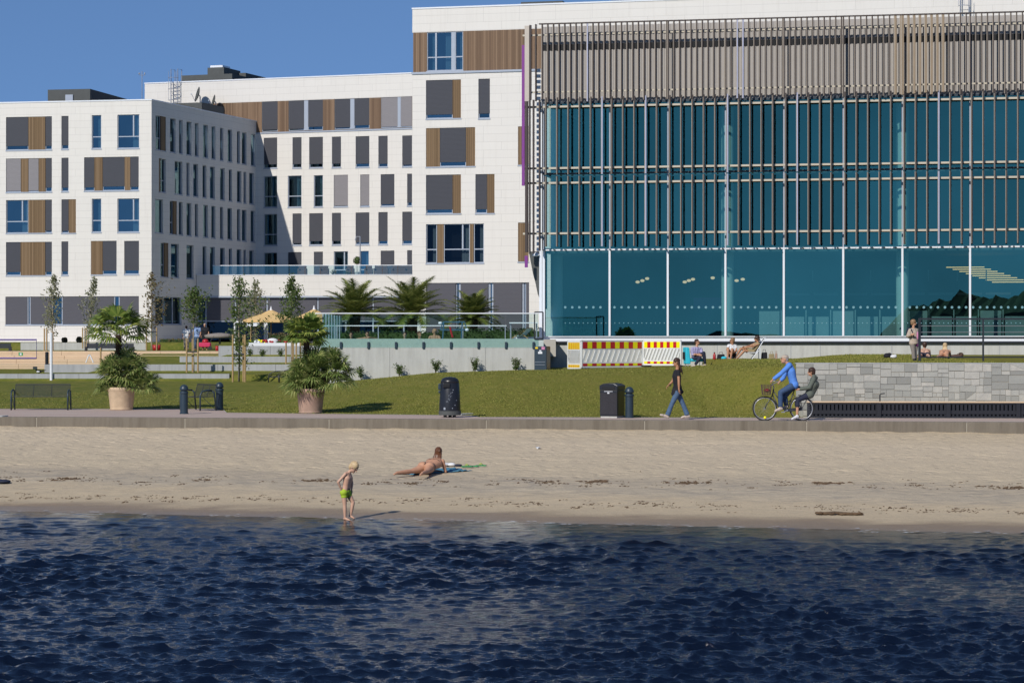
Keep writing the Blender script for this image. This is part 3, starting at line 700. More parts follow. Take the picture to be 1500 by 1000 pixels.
    m=MB(); m.ell(((x0+x1)/2+.02,0,z0+.12),.09,.09,.05); m.build('basket_content','red_plastic',root,smooth=True)
make_bicycle()
# ---------------------------------------------------------------- sand, water, promenade, lawn
def shoreline(x): return 47.2-.31*x
def kerbline(x): return 68.6-.184*x
def sand_z(x,y):
    s=shoreline(x);k=kerbline(x); t=(y-s)/(k-s)
    pts=[(-.6,-1.3),(-.25,-.45),(-.05,-.07),(0,0),(.05,.05),(.12,.17),(.2,.30),(.32,.44),(.6,.70),(1,1.04),(1.3,1.1)]
    if t<=pts[0][0]: z=pts[0][1]
    elif t>=pts[-1][0]: z=pts[-1][1]
    else:
        for (a,b),(c,d) in zip(pts[:-1],pts[1:]):
            if a<=t<=c: z=lerp(b,d,(t-a)/(c-a)); break
    if t>.06:
        q=min(1,(t-.06)/.15)
        z+=q*(noise.noise((x*1.1,y*1.1,0))*.024+noise.noise((x*3.1,y*3.1,5))*.019+noise.noise((x*1.9,y*2.6,8))*.016+noise.noise((x*.35,y*.9,9))*.03)
    else: z+=noise.noise((x*.35,y*.9,9))*.03*max(0,min(1,t/.06))
    return z
def gridmesh(xs,ys,zf):
    nx=len(xs); v=[(x,y,zf(x,y)) for y in ys for x in xs]; f=[]
    for j in range(len(ys)-1):
        for i in range(nx-1):
            a=j*nx+i; f.append((a,a+1,a+nx+1,a+nx))
    m=MB(); m.v=v; m.f=f; m.mi=[0]*len(f); return m
xs=list(np.arange(-60,-17,2.0))+list(np.arange(-17,16,.11))+list(np.arange(16,60,2.0))
ys=list(np.arange(25,42,1.0))+list(np.arange(42,73.5,.12))
# the sheet stops just behind the sea wall
def sz(x,y):
    k=kerbline(x)+.3
    return sand_z(x,min(y,k)) if y<k+.2 else .4
m=gridmesh(xs,ys,sz); struct('sand',m,'sand',smooth=True,fix=False)

def make_water():
    rs=np.random.RandomState(4)
    ks=np.concatenate([np.linspace(-1.2,-.24,24)[:-1],np.linspace(-.24,.24,1000),np.linspace(.24,1.2,24)[1:]])
    inv=1/np.concatenate([np.geomspace(12,23,260)[:-1],np.geomspace(23,57,1150)]); Y=1/inv
    Yg,Kg=np.meshgrid(Y,ks,indexing='ij'); X=Kg*Yg; Z=np.zeros_like(X)
    n=230; lam=np.exp(rs.uniform(math.log(.11),math.log(1.6),n))
    th=rs.normal(0,1,n)*np.where(lam>.5,.33,.72)+math.radians(-97)
    amp=lam**.76*np.exp(-(lam/.92)**2)*rs.uniform(.4,1.2,n)
    Dx=np.zeros_like(X); Dy=np.zeros_like(X)
    for i in range(n):
        k=2*math.pi/lam[i]; fade=np.clip(lam[i]*9/(Yg*Yg*.0009+.25)-.6,0,1)
        ph=k*(X*math.cos(th[i])+Yg*math.sin(th[i]))+rs.uniform(0,6.28)
        # long waves bend a little so that crests stay short
        ph=ph+.8*np.sin(X*.31+Yg*.17+i)
        Z+=amp[i]*np.cos(ph)*fade; s_=amp[i]*np.sin(ph)*fade; Dx-=s_*math.cos(th[i]); Dy-=s_*math.sin(th[i])
    sd=Z[:,30:-30].std(); Z=Z/sd; Dx/=sd; Dy/=sd
    Z=np.sign(Z)*np.abs(Z)**1.1+.08*(Z**2-1)                # sharper crests, flatter troughs
    gust=np.zeros_like(X)
    for i in range(9):
        a=rs.uniform(0,6.28); l=rs.uniform(5,16); gust+=np.cos(2*math.pi/l*(X*math.cos(a)+Yg*math.sin(a))+rs.uniform(0,6.28))
    Z=Z*.0138*(1+.13*gust)
    d=(47.2-.31*X)-Yg
    Z=Z*np.clip(.16+np.clip(d,0,99)**1.5/17.0,.07,1)
    q=np.clip(.16+np.clip(d,0,99)**1.5/17.0,.07,1)*.0140*(1+.13*gust); X=X+Dx*q; Yg=Yg+Dy*q
    nx=len(ks); ny=len(Y)
    co=np.stack([X,Yg,Z],-1).reshape(-1,3)
    a=(np.arange(ny-1)[:,None]*nx+np.arange(nx-1)[None,:]).reshape(-1)
    fa=np.stack([a,a+1,a+nx+1,a+nx],-1)
    me=bpy.data.meshes.new('water'); me.vertices.add(len(co)); me.vertices.foreach_set('co',co.ravel())
    me.loops.add(fa.size); me.loops.foreach_set('vertex_index',fa.ravel())
    me.polygons.add(len(fa)); me.polygons.foreach_set('loop_start',np.arange(0,fa.size,4)); me.polygons.foreach_set('loop_total',np.full(len(fa),4))
    me.polygons.foreach_set('use_smooth',[True]*len(fa)); me.update(calc_edges=True); me.validate()
    me.materials.append(MATS['sea_water'])
    o=bpy.data.objects.new('water',me); COL.objects.link(o); o['kind']='structure'
    b=MB(); b.face([(-400,-500,-.05),(400,-500,-.05),(400,12,-.05),(-400,12,-.05)]); struct('open_water',b,'sea_water',fix=False)
make_water()
def foam():
    r=random.Random(31); m=MB()
    for i in range(170):
        x=r.uniform(-14,13); y=shoreline(x)-.15+r.gauss(0,.22)+.3*noise.noise((x*.35,0,1)); n=r.choice([1,1,2,4]); 
        for k in range(n):
            cx,cy=x+r.gauss(0,.07),y+r.gauss(0,.03); w=r.uniform(.008,.03); z=.016+r.uniform(0,.006)
            m.face([(cx+w*math.cos(q)*1.6,cy+w*math.sin(q),z) for q in (0,1.05,2.1,3.14,4.2,5.2)])
    o=m.build('foam','foam_white',fix=False); o['kind']='stuff'
plain('foam_white',(.75,.78,.82),.6,.1,8)
foam()

# promenade
back_pts=[(-260,598.6),(326,598.6),(332,604.2),(690,608.3),(702,610.6),(1100,611.6),(1700,612.8)]
bp=[G(a,b,1.30) for a,b in back_pts]
bp=[Vector((-60,bp[0].y,1.3))]+bp+[Vector((60,64.0,1.3))]
def backline(x):
    for a,b in zip(bp[:-1],bp[1:]):
        if a.x<=x<=b.x: return lerp(a.y,b.y,(x-a.x)/(b.x-a.x+1e-9))
    return bp[0].y if x<bp[0].x else bp[-1].y
m=MB(); xsb=sorted(set([round(p.x,3) for p in bp]+list(np.arange(-60,60,1.0))))
for a,b in zip(xsb[:-1],xsb[1:]):
    m.face([(a,kerbline(a)+.34,1.30),(b,kerbline(b)+.34,1.30),(b,backline(b),1.30),(a,backline(a),1.30)])
struct('promenade_paving',m,'paving',fix=False)
m=MB()
for a,b in zip(xsb[:-1],xsb[1:]):
    m.face([(a,backline(a)-.12,1.306),(b,backline(b)-.12,1.306),(b,backline(b)+.03,1.306),(a,backline(a)+.03,1.306)])
struct('paving_edge',m,'concrete_pale',fix=False)
p0,p1=G(672,607.8,1.30),G(712,606.0,1.30)
m=MB(); m.box(0,-.1,0,(p1-p0).length,.28,.035); dd=p1-p0; struct('paving_slab',m,'concrete_pale',frame=Matrix.Translation((p0.x,p0.y,1.30))@Matrix.Rotation(math.atan2(dd.y,dd.x),4,'Z'))
m=MB(); m.face([(-60,176.5,3.606),(2,176.5,3.606),(2,205,3.606),(-60,205,3.606)]) ; struct('bounce_paving',m,'deck_paving',fix=False)  # pale sheet added to bounce warm light onto the shaded side wall
# sea wall in cast lengths
root=thing('sea_wall','low weathered concrete sea wall between the sand and promenade','wall',(0,68.6,0))
ang=math.atan(-.184); rr=random.Random(3)
fr=Matrix.Translation((0,68.6,0))@Matrix.Rotation(ang,4,'Z')
u=-62.0
while u<62:
    l=4.3+rr.uniform(-.2,.3); b=MB(); dz=rr.uniform(-.004,.004)
    b.box(u+.003,0,.5,u+l-.003,.36,1.318+dz); b.build('wall_block','sea_wall',root,frame=fr,bevel=.02); u+=l
b=MB(); b.box(-62,.006,.4,62,.30,1.30); b.build('joint_core','mortar',root,frame=fr)
# paler older wall end at the far left
tag(MB().box(XX(-160,71.9),71.35,.6,XX(9,71.9),72.2,1.335).build('wall_end_block','concrete_pale',bevel=.02),'pale concrete block ending the sea wall at the left edge of the picture','block')

# lawn / ground behind the promenade
def zt(x):
    pts=[(-12,1.50),(-9,1.62),(-6.4,1.95),(-3.1,2.27),(0,2.37),(7,2.50),(8.2,2.52),(11,2.70),(14,2.98),(22,2.98)]
    if x<=pts[0][0]: return pts[0][1]
    for (a,b),(c,d) in zip(pts[:-1],pts[1:]):
        if a<=x<=c: return lerp(b,d,(x-a)/(c-a))
    return pts[-1][1]
def stone_y(x): return backline(x)+.55
def terr(y,x):
    """ground of the terraced left side behind the lawn"""
    pts=[(76,1.30),(120.8,1.62),(121.3,1.93),(127.4,2.0),(128.0,2.34),(134.4,2.38),(135,2.71),(141.4,2.74),(142,3.30),(160,3.4),(176,3.60)]
    if x<-22: pts=[(76,1.30),(120.8,1.62),(121.3,1.93),(137.5,2.02),(139,2.1),(146,3.0),(160,3.05),(167.5,3.05),(168.3,3.55),(176,3.60)]
    elif x<-16.5: pts=[(76,1.30),(120.8,1.62),(121.3,1.93),(127.4,2.0),(128.0,2.34),(137.5,2.5),(141,2.7),(146,3.0),(160,3.05),(168,3.3),(176,3.60)]
    if y<=pts[0][0]: return pts[0][1]
    for (a,b),(c,d) in zip(pts[:-1],pts[1:]):
        if a<=y<=c: return lerp(b,d,(y-a)/(c-a))
    return pts[-1][1]
def lawn_z(x,y):
    b=backline(x)
    if y<b+.02: return 1.292
    zl=max(1.297,terr(y,x))
    Z=zt(x)
    if x>8.3:
        if y<stone_y(x)+.15: return 1.292
        zr=lerp(2.80,max(2.80,Z),sst((y-88)/14)) if y>88 else 2.80
    else:
        ln=17.0 if x<6 else lerp(17.0,1.6,(x-6)/2.3)
        top=Z if x<6 else lerp(Z,2.80,(x-6)/2.3*(1 if y<88 else max(0,1-(y-88)/12)))
        zr=1.297+(top-1.297)*sst((y-b)/ln)**.85
    w=sst((x+12.5)/6.0)
    z=lerp(zl,zr,w) if y<100.4 else (zl if x<-8.4 else zr)
    if b+.4<y<100 : z+=noise.noise((x*.4,y*.4,2))*.02*min(1,(y-b)/3)
    return z
xs=list(np.arange(-70,-30,2.0))+list(np.arange(-30,5,.4))+list(np.arange(5,9.4,.12))+list(np.arange(9.4,30,.4))+list(np.arange(30,60,3.0))
ysg=sorted(set(list(np.round(np.arange(64,86,.18),2))+list(np.round(np.arange(86,180,.5),2))+[120.8,121.3,127.4,128,134.4,135,141.4,142,100.4]+list(range(180,420,20))))
m=gridmesh(xs,ysg,lawn_z); m.f=[q for q in m.f if all(m.v[i][1]>kerbline(m.v[i][0])+.3 for i in q)]; m.mi=[0]*len(m.f); struct('lawn',m,'lawn_grass',smooth=True,fix=False)
# hillside ground out to the horizon and a wooded shore behind the viewer (seen mirrored in the glazing)
m=MB(); m.face([(-3000,180,3.55),(3000,180,3.55),(3000,6000,3.55),(-3000,6000,3.55)]); struct('far_ground',m,'lawn_grass',fix=False)
def blades():
    r=random.Random(11); m=MB(); cnt=0
    while cnt<52000:
        px=r.uniform(-60,1250); y=r.uniform(70,100) if r.random()<.6 else r.uniform(70,80)
        x=XX(px,y)
        if x>8.2 or y<backline(x)+.02: continue
        if noise.noise((x*.8,y*.8,3))<-.25 and r.random()<.5: continue
        z=lawn_z(x,y); h=r.uniform(.015,.035)*(1.6 if y<backline(x)+.15 else 1); a=r.uniform(0,3.14); w=r.uniform(.008,.02)
        dx,dy=math.cos(a)*w,math.sin(a)*w; lx,ly=r.uniform(-.03,.03),r.uniform(-.03,.03)
        m.face([(x-dx,y-dy,z-.005),(x+dx,y+dy,z-.005),(x+lx,y+ly,z+h)]); cnt+=1
    for i in range(14000):
        x=r.uniform(8.4,17); y=r.uniform(stone_y(x)+.3,104) if r.random()<.5 else r.uniform(86,104)
        z=lawn_z(x,y); h=r.uniform(.02,.06); a=r.uniform(0,3.14); w=r.uniform(.01,.03); dx,dy=math.cos(a)*w,math.sin(a)*w
        m.face([(x-dx,y-dy,z-.005),(x+dx,y+dy,z-.005),(x,y,z+h)])
    o=m.build('grass','grass_blade',fix=False); o['kind']='stuff'
blades()
def hills():
    r=random.Random(5); m=MB(); n=900; prev=None; rows=[]
    for i in range(n+1):
        x=-420+i*.8
        hh=5.0+3.5*noise.noise((x*.05,0,1))+2.2*noise.noise((x*.25,0,1))
        hh=hh*.55+(8.2+1.6*noise.noise((x*.10,0,7))+.06*(x+60))*sst((x+65)/6)*sst((60-x)/40)
        rows.append((x,max(2.0,hh+.8*noise.noise((x*.9,0,3))+3.0*max(0,noise.noise((x*.33,0,21))-.12)*(1 if x<-66 else .5)*2.2)))
    for (x0,h0),(x1,h1) in zip(rows[:-1],rows[1:]):
        m.face([(x0,-205,-1),(x1,-205,-1),(x1,-212,h1*.7),(x0,-212,h0*.7)]); m.face([(x0,-212,h0*.7),(x1,-212,h1*.7),(x1,-225,h1),(x0,-225,h0)])
        m.face([(x0,-225,h0),(x1,-225,h1),(x1,-300,h1*.6),(x0,-300,h0*.6)])
    struct('hills',m,'hill_foliage',fix=False)
hills()
# ---------------------------------------------------------------- buildings
class Fac:
    """one flat front: local x runs along it, y into the building, z up"""
    def __init__(s,px1,Y1,px2,Y2,z0=3.55):
        s.z0=z0; s.A=Vector((XX(px1,Y1),Y1)); B=Vector((XX(px2,Y2),Y2)); d=B-s.A; s.L=d.length; d.normalize(); s.d=d; s.n=Vector((-d.y,d.x))
        s.M=Matrix(((d.x,s.n.x,0,s.A.x),(d.y,s.n.y,0,s.A.y),(0,0,1,z0),(0,0,0,1)))
    def uz(s,px,py,v=0.0):
        k=(px-750)/F; A=s.A+s.n*v; den=(k*s.d.y-s.d.x); t=(A.x*s.d.y-A.y*s.d.x)/den
        p=Vector((k*t,t))-A; return p.dot(s.d),H-(py-HY)/F*t-s.z0
    def rect(s,x0,y0,x1,y1,v=0):
        xm=(x0+x1)/2; return s.uz(x0,0,v)[0],s.uz(xm,y1,v)[1],s.uz(x1,0,v)[0],s.uz(xm,y0,v)[1]
def wall(fac,u0,z0,u1,z1,holes,name,mat,root,depth=.22,thick=.3,reveal=None):
    m=MB()
    us=sorted(set([u0,u1]+[h[0] for h in holes]+[h[2] for h in holes])); zs=sorted(set([z0,z1]+[h[1] for h in holes]+[h[3] for h in holes]))
    us=[u for u in us if u0-1e-6<=u<=u1+1e-6]; zs=[z for z in zs if z0-1e-6<=z<=z1+1e-6]
    for a,b in zip(us[:-1],us[1:]):
        for c,d in zip(zs[:-1],zs[1:]):
            um,zm=(a+b)/2,(c+d)/2
            if any(h[0]<um<h[2] and h[1]<zm<h[3] for h in holes): continue
            m.face([(a,0,c),(b,0,c),(b,0,d),(a,0,d)])
    for h in holes:
        a,c,b,d=h[:4]; D=depth
        m.face([(a,0,c),(a,0,d),(a,D,d),(a,D,c)]); m.face([(b,0,d),(b,0,c),(b,D,c),(b,D,d)])
        m.face([(a,0,d),(b,0,d),(b,D,d),(a,D,d)]); m.face([(b,0,c),(a,0,c),(a,D,c),(b,D,c)])
    return m.build(name,mat,root,frame=fac.M,fix=False)
WGROUP='windows of the white building'
def window(fac,root,box,splits,transom=.36,recess=.13,sill=True,name='window',rect=None,glass='window_glass'):
    """box in photo pixels; splits: list of (kind, right edge): d/l/b blind down, w timber panel, c/k clear with curtain, g clear, m mullion post"""
    r=rect or fac.rect(*box); u0,z0,u1,z1=r; rr=random.Random(int(u0*37+z0*91))
    fm=MB(); g=.055
    if sill: fm.box(u0-.03,-.035,z0-.045,u1+.03,recess+.02,z0+.035)
    fm.box(u0,recess-.05,z1-.05,u1,recess+.04,z1)
    kids=[]; x=u0; zb=z0+.035; zt_=z1-.05
    for kind,pxr in splits:
        xr=min(u1,fac.uz(pxr,0)[0]) if rect is None else pxr
        if kind=='w': kids.append(('timber_panel','wood_panel',MB().box(x,.035,z0+.036,xr,recess-.01,z1-.003),True))
        elif kind=='m': fm.box(x,recess-.07,zb,xr,recess+.05,zt_)
        else:
            fm.box(x,recess-.05,zb,x+g,recess+.04,zt_); fm.box(xr-g,recess-.05,zb,xr,recess+.04,zt_)
            fm.box(x+g,recess-.04,zb,xr-g,recess+.03,zb+g)
            pn=MB(); pn.face([(x+g,recess,zb+g),(xr-g,recess,zb+g),(xr-g,recess,zt_),(x+g,recess,zt_)]); kids.append(('pane',glass,pn,False))
            if kind in 'dlb':
                gap={'d':rr.choice([.06,.10,.11,.12]),'l':.035,'b':.02}[kind]*(z1-z0)
                kids.append(('blind','blind_pale' if kind=='l' else ('blind_dark' if name=='window' else 'screen_grey'),MB().box(x+.02,.045,z0+.04+gap,xr-.02,.075,z1-.01),True))
            if kind in 'ck':
                zz=z0+transom*(z1-z0); fm.box(x+g,recess-.04,zz-.035,xr-g,recess+.03,zz+.035)
                if xr-x>1.15 and kind=='c':
                    q=x+(xr-x)*.72; fm.box(q-.05,recess-.045,zz,q+.05,recess+.035,zt_)
                w=min(.55,(xr-x)*.42); n=9; a=xr-g-w; cu=MB()
                pts=[(a+w*i/n,recess+.22+.04*(i%2)) for i in range(n+1)]; vs=[]
                for (p,q) in pts: vs+=[(p,q,zb),(p,q,zt_)]
                cu.raw(vs,[(2*i,2*i+2,2*i+3,2*i+1) for i in range(n)]); kids.append(('curtain','column_plaster',cu,False))
        x=xr
    o=fm.build(name,'frame_metal',root,frame=fac.M)
    for nm,mt,mb,fx in kids: mb.build(nm,mt,o,fix=fx)
    return (u0,z0,u1,z1)
def backing(fac,root,u0,z0,u1,z1,v=.9,mat='dark_void'):
    m=MB(); m.face([(u0,v,z0),(u1,v,z0),(u1,v,z1),(u0,v,z1)]); m.build('interior_wall',mat,root,frame=fac.M,fix=False)
def coping(fac,root,u0,u1,z,w=.35):
    m=MB(); m.box(u0-.03,-.04,z-.02,u1+.03,w,z+.07); m.build('coping','white_metal',root,frame=fac.M)

def left_wing():
    f=Fac(0,181.3,222,179.0); root=thing('hotel_wing','white tiled five-storey hotel wing at the far left with wood panels between its windows','building',(f.A.x,f.A.y,3.55))
    top=f.uz(110,149)[1]; Z1=lambda z:100+z/2.5; X1=lambda z:z/2.5
    holes=[]
    def w(a,zy0,b,zy1,sp,**k): holes.append(window(f,root,(X1(a),Z1(zy0),X1(b),Z1(zy1)),[(q,X1(e)) for q,e in sp],**k))
    w(22,178,190,301,[('d',103),('w',165),('d',190)]); w(225,175,251,298,[('d',251)]); w(336,172,371,296,[('k',371)]); w(430,170,510,295,[('c',510)])
    w(22,330,190,455,[('l',76),('w',103),('l',141),('w',166),('d',190)]); w(225,328,251,453,[('d',251)]); w(308,325,508,450,[('d',345),('w',375),('d',456),('w',476),('d',508)])
    w(22,482,190,605,[('c',103),('w',165),('d',190)]); w(225,480,278,605,[('d',251),('w',278)]); w(336,478,371,602,[('k',371)]); w(430,477,510,602,[('c',510)])
    w(22,636,190,760,[('d',75),('w',165),('d',190)]); w(225,634,250,759,[('d',250)]); w(333,632,427,757,[('w',375),('d',427)]); w(455,632,509,756,[('d',509)])
    # ground floor strip
    holes.append(window(f,root,(8,434,203.5,476),[('b',40),('g',44),('b',76),('g',91),('b',124),('b',167),('g',174.5),('b',203.5)],name='shopfront_window'))
    # repeats beyond the left edge of the frame
    du=-f.uz(76,0)[0]-f.uz(25,0)[0]*.2
    for h in [holes[0],holes[4],holes[7],holes[11]]:
        a=h[0]-5.2; b=h[2]-5.2; holes.append(window(f,root,None,[('d',a+1.6),('w',a+2.9),('d',b)],rect=(a,h[1],b,h[3])))
        a-=2.6; holes.append(window(f,root,None,[('d',a+.55)],rect=(a,h[1],a+.55,h[3])))
    wall(f,-16,-1,f.L,top,holes,'front_wall','cladding',root); backing(f,root,-16,-1,f.L-.5,top-.3); coping(f,root,-16,f.L,top)
    # shaded side
    s=Fac(222,179.0,380,197.0); sh=[]
    z_of=lambda y:s.uz(235,y)[1]
    rows=[((170,221),'570-608w 623-643 656-669 683-701 714-727 744-762 775-789 806-818 834-850 868-879 886-903 919-935'),
          ((232,282),'582-607v 640-668 683-694 708-726 742-756 769-787 806-823 838-850 868-884 892-902 913-930'),
          ((292,342),'568-597 622-648w 655-669 683-701 714-726 744-762 774-789 806-818 833-850 868-880 886-903 918-934'),
          ((355,406),'588-617w 626-655 683-709 742-756 769-787 806-823 838-850 867-884 892-902 913-930')]
    for (ya,yb),txt in rows:
        for it in txt.split():
            fl=it[-1] if it[-1] in 'wv' else ''; a,b=[float(q)/2.5 for q in it.rstrip('wv').split('-')]
            u0,u1=s.uz(a,0)[0],s.uz(b,0)[0]; z0,z1=z_of(yb),z_of(ya); wide=(u1-u0)>1.55
            if fl=='w': sp=[('k',lerp(u0,u1,.55)),('w',u1)]
            elif fl=='v': sp=[('w',lerp(u0,u1,.3)),('k',u1)]
            else: sp=[('k' if wide else 'g',u1)]
            sh.append(window(s,root,None,sp,rect=(u0,z0,u1,z1),recess=.16))
    u0,u1=s.uz(227.5,0)[0],s.uz(266,0)[0]
    sh.append(window(s,root,None,[('g',lerp(u0,u1,.35)),('g',lerp(u0,u1,.7)),('g',u1)],rect=(u0,s.uz(235,475)[1],u1,s.uz(235,434)[1]),recess=.16,name='shopfront_window'))
    wall(s,0,-1,s.L+1,top,sh,'side_wall','cladding',root); backing(s,root,.5,-1,s.L,top-.3); coping(s,root,0,s.L,top)
    # roof slab and rooftop plant
    m=MB(); a=Vector((-16,.3)); m.box(-16,.34,top-.32,f.L-.4,17.5,top-.25); m.build('roof','dark_panel',root,frame=f.M)
    r=f.rect(70,131,132,150,5); ro=MB(); ro.box(r[0],5,top-.24,r[2],13,r[3]); o=ro.build('roof_plant_room','dark_panel',root,frame=f.M)
    q=f.rect(96,139,107,150,4.95); MB().box(q[0],4.9,q[1],q[2],4.99,q[3]).build('hatch','frame_metal',o,frame=f.M)
    r=s.rect(323,172,342,185,-0.0)
    u,z=s.uz(330,0)[0],top; MB().box(s.uz(306,0)[0],.6,top-.25,s.uz(338,0)[0],3.2,top+.75).build('roof_vent_box','dark_panel',root,frame=s.M)
    return f,s,top
LF,LS,LTOP=left_wing()

def middle_wing():
    f=Fac(212,199.7,605,192.0); root=thing('hotel_wing','white hotel block set back in the middle with a timber clad top storey','building',(f.A.x,f.A.y,3.55))
    top=f.uz(400,115.5)[1]; holes=[]
    X=lambda z:200+z*.34; Yy=lambda z:80+z*.34
    # timber clad storey
    zb0=f.uz(494,190.5)[1]; zb1=f.uz(494,145.2)[1]; ua=f.uz(262,0)[0]
    wh=[]
    def tw(a,b,sp):
        u0,u1=f.uz(X(a),0)[0],f.uz(X(b),0)[0]; wh.append(window(f,root,None,[(q,f.uz(X(e),0)[0]) for q,e in sp],rect=(u0,zb0,u1,zb1),recess=.10,sill=False))
    tw(540,608,[('d',608)]); tw(655,803,[('d',722),('m',738),('d',803)]); tw(853,1003,[('d',921),('m',937),('d',1003)]); tw(1053,1187,[('l',1125),('m',1137),('l',1187)])
    wall(f,f.uz(271,0)[0],zb0-.02,f.L,zb1,wh,'timber_storey','wood_cladding',root,depth=.14)
    o=MB().box(ua,-.05,zb0-.13,f.L,.02,zb0-.02).build('ledge','frame_metal',root,frame=f.M)
    u0,u1=f.uz(240,0)[0],f.uz(271,0)[0]; wh.append(window(f,root,None,[('d',u1)],rect=(u0,zb0,u1-.02,zb1),recess=.10))
    def row(y0,y1,items):
        for a,b,kd in items:
            holes.append(window(f,root,(X(a),Yy(y0+(575-a)*.016),X(b),Yy(y1+(575-a)*.01)),[(kd,X(b))]))
    row(358,491,[(548,606,'d'),(672,711,'d'),(744,803,'d'),(842,881,'d'),(944,1003,'d'),(1042,1082,'d'),(1145,1187,'d')])
    row(523,660,[(548,606,'k'),(652,711,'k'),(764,803,'k'),(850,911,'l'),(964,1003,'l'),(1052,1111,'d'),(1166,1187,'d')])
    row(686,824,[(548,606,'k'),(672,711,'d'),(744,803,'d'),(842,881,'d'),(944,1003,'d'),(1042,1082,'d'),(1145,1187,'d')])
    row(852,975,[(548,606,'g'),(652,711,'d'),(764,803,'d'),(850,911,'c'),(962,1001,'k'),(1052,1111,'d'),(1166,1187,'d')])
    wall(f,-.0,-1,f.L,zb0-.12,holes,'wall','cladding',root)
    wall(f,-.0,zb1+.0,f.L,top,[],'parapet_wall','cladding',root)
    backing(f,root,0,-1,f.L,top-.5); coping(f,root,0,f.L,top,.4)
    m=MB(); m.box(0,.4,top-.32,f.L,14,top-.25); m.build('roof','dark_panel',root,frame=f.M)
    # side end wall
    MB().box(-.0,.02,-1,.25,14,top).build('end_wall','cladding',root,frame=f.M)
    def blk(x0,y0,x1,v0,v1,nm='roof_plant_room'):
        r=f.rect(x0,y0,x1,120,v0); return MB().box(r[0],v0,top-.24,r[2],v1,r[3]).build(nm,'dark_panel',root,frame=f.M)
    blk(265,109.5,340,2.5,5.5); o=blk(304,99,328,2.9,6.0,'roof_chimney'); r=f.rect(308,96,326,99,3.2); MB().box(r[0],3.2,r[1]-.02,r[2],4.6,r[3]).build('chimney_cap','white_metal',o,frame=f.M)
    blk(330,107.5,360,5.6,9.5); blk(376,110.5,640,6.5,12,'roof_screen')
    return f,top
MF,MTOP=middle_wing()

def tall_wing():
    f=Fac(604,157.0,1720,145.6); root=thing('hotel_tower','tallest white tiled hotel block beside the glass hall with a timber clad top storey','building',(f.A.x,f.A.y,3.55))
    top=f.uz(604,13.5)[1]; X=lambda z:580+z/2.5; Y_=lambda z:z/2.5; holes=[]
    zb0=f.uz(690,103.5)[1]; zb1=f.uz(690,45.5)[1]; uw1=f.uz(900,0)[0]
    u0,u1=f.uz(X(113),0)[0],f.uz(X(246),0)[0]
    q=lambda z:f.uz(X(z),0)[0]
    wh=[window(f,root,None,[('k',q(146)),('k',q(205)),('m',q(216)),('k',q(246))],rect=(u0,zb0,u1,zb1),recess=.10)]
    wall(f,q(63),zb0-.02,uw1,zb1,wh,'timber_storey','wood_cladding',root,depth=.14)
    MB().box(-.05,-.07,zb0-.15,uw1,.02,zb0-.02).build('ledge','frame_metal',root,frame=f.M)
    def w(a,y0,b,y1,sp,**k): holes.append(window(f,root,(X(a),Y_(y0),X(b),Y_(y1)),[(e,X(c)) for e,c in sp],**k))
    w(110,293,238,436,[('d',207),('w',238)]); w(302,289,344,436,[('d',344)])
    w(110,468,290,612,[('w',160),('d',256),('w',290)]); w(447,463,486,606,[('w',486)])
    w(110,640,238,784,[('d',207),('w',238)]); w(291,638,361,783,[('d',333),('w',361)])
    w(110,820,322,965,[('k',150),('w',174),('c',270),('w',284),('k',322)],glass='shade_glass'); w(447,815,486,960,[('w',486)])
    P_=lambda x:640+x/6.247
    holes.append(window(f,root,(624,414,775,505),[('b',667.5),('g',672.5),('m',674),('b',715),('m',716.5),('g',721),('m',722),('b',764.5),('m',766),('g',770),('b',775)],name='shopfront_window',recess=.2))
    ztop=zb0-.14
    wall(f,0,-1,f.L,ztop,holes,'wall','cladding',root)
    wall(f,0,zb1,f.L,top,[],'parapet_wall','cladding',root); wall(f,uw1,ztop,f.L,zb1,[],'upper_wall','cladding',root)
    backing(f,root,.1,-1,f.L,top-.5); coping(f,root,0,f.L,top,.4)
    MB().box(0,.4,top-.32,f.L,14,top-.25).build('roof','dark_panel',root,frame=f.M)
    MB().box(0,.02,-1,.25,14,zb0-.14).build('end_wall','cladding',root,frame=f.M); MB().box(0,.02,zb1,.25,14,top).build('end_wall','cladding',root,frame=f.M)
    MB().box(q(63),.02,zb0-.14,q(63)+.2,14,zb1).build('end_wall','wood_cladding',root,frame=f.M)
    r=f.rect(763,2.5,824,14,2.0); MB().box(r[0],2.0,top-.24,r[2],6.5,r[3]).build('roof_plant_room','dark_panel',root,frame=f.M)
    r=f.rect(898,2,1120,14,1.0); MB().box(r[0],.45,top-.24,r[2],5.5,top+.16).build('roof_screen','dark_panel',root,frame=f.M)
    return f
TF=tall_wing()

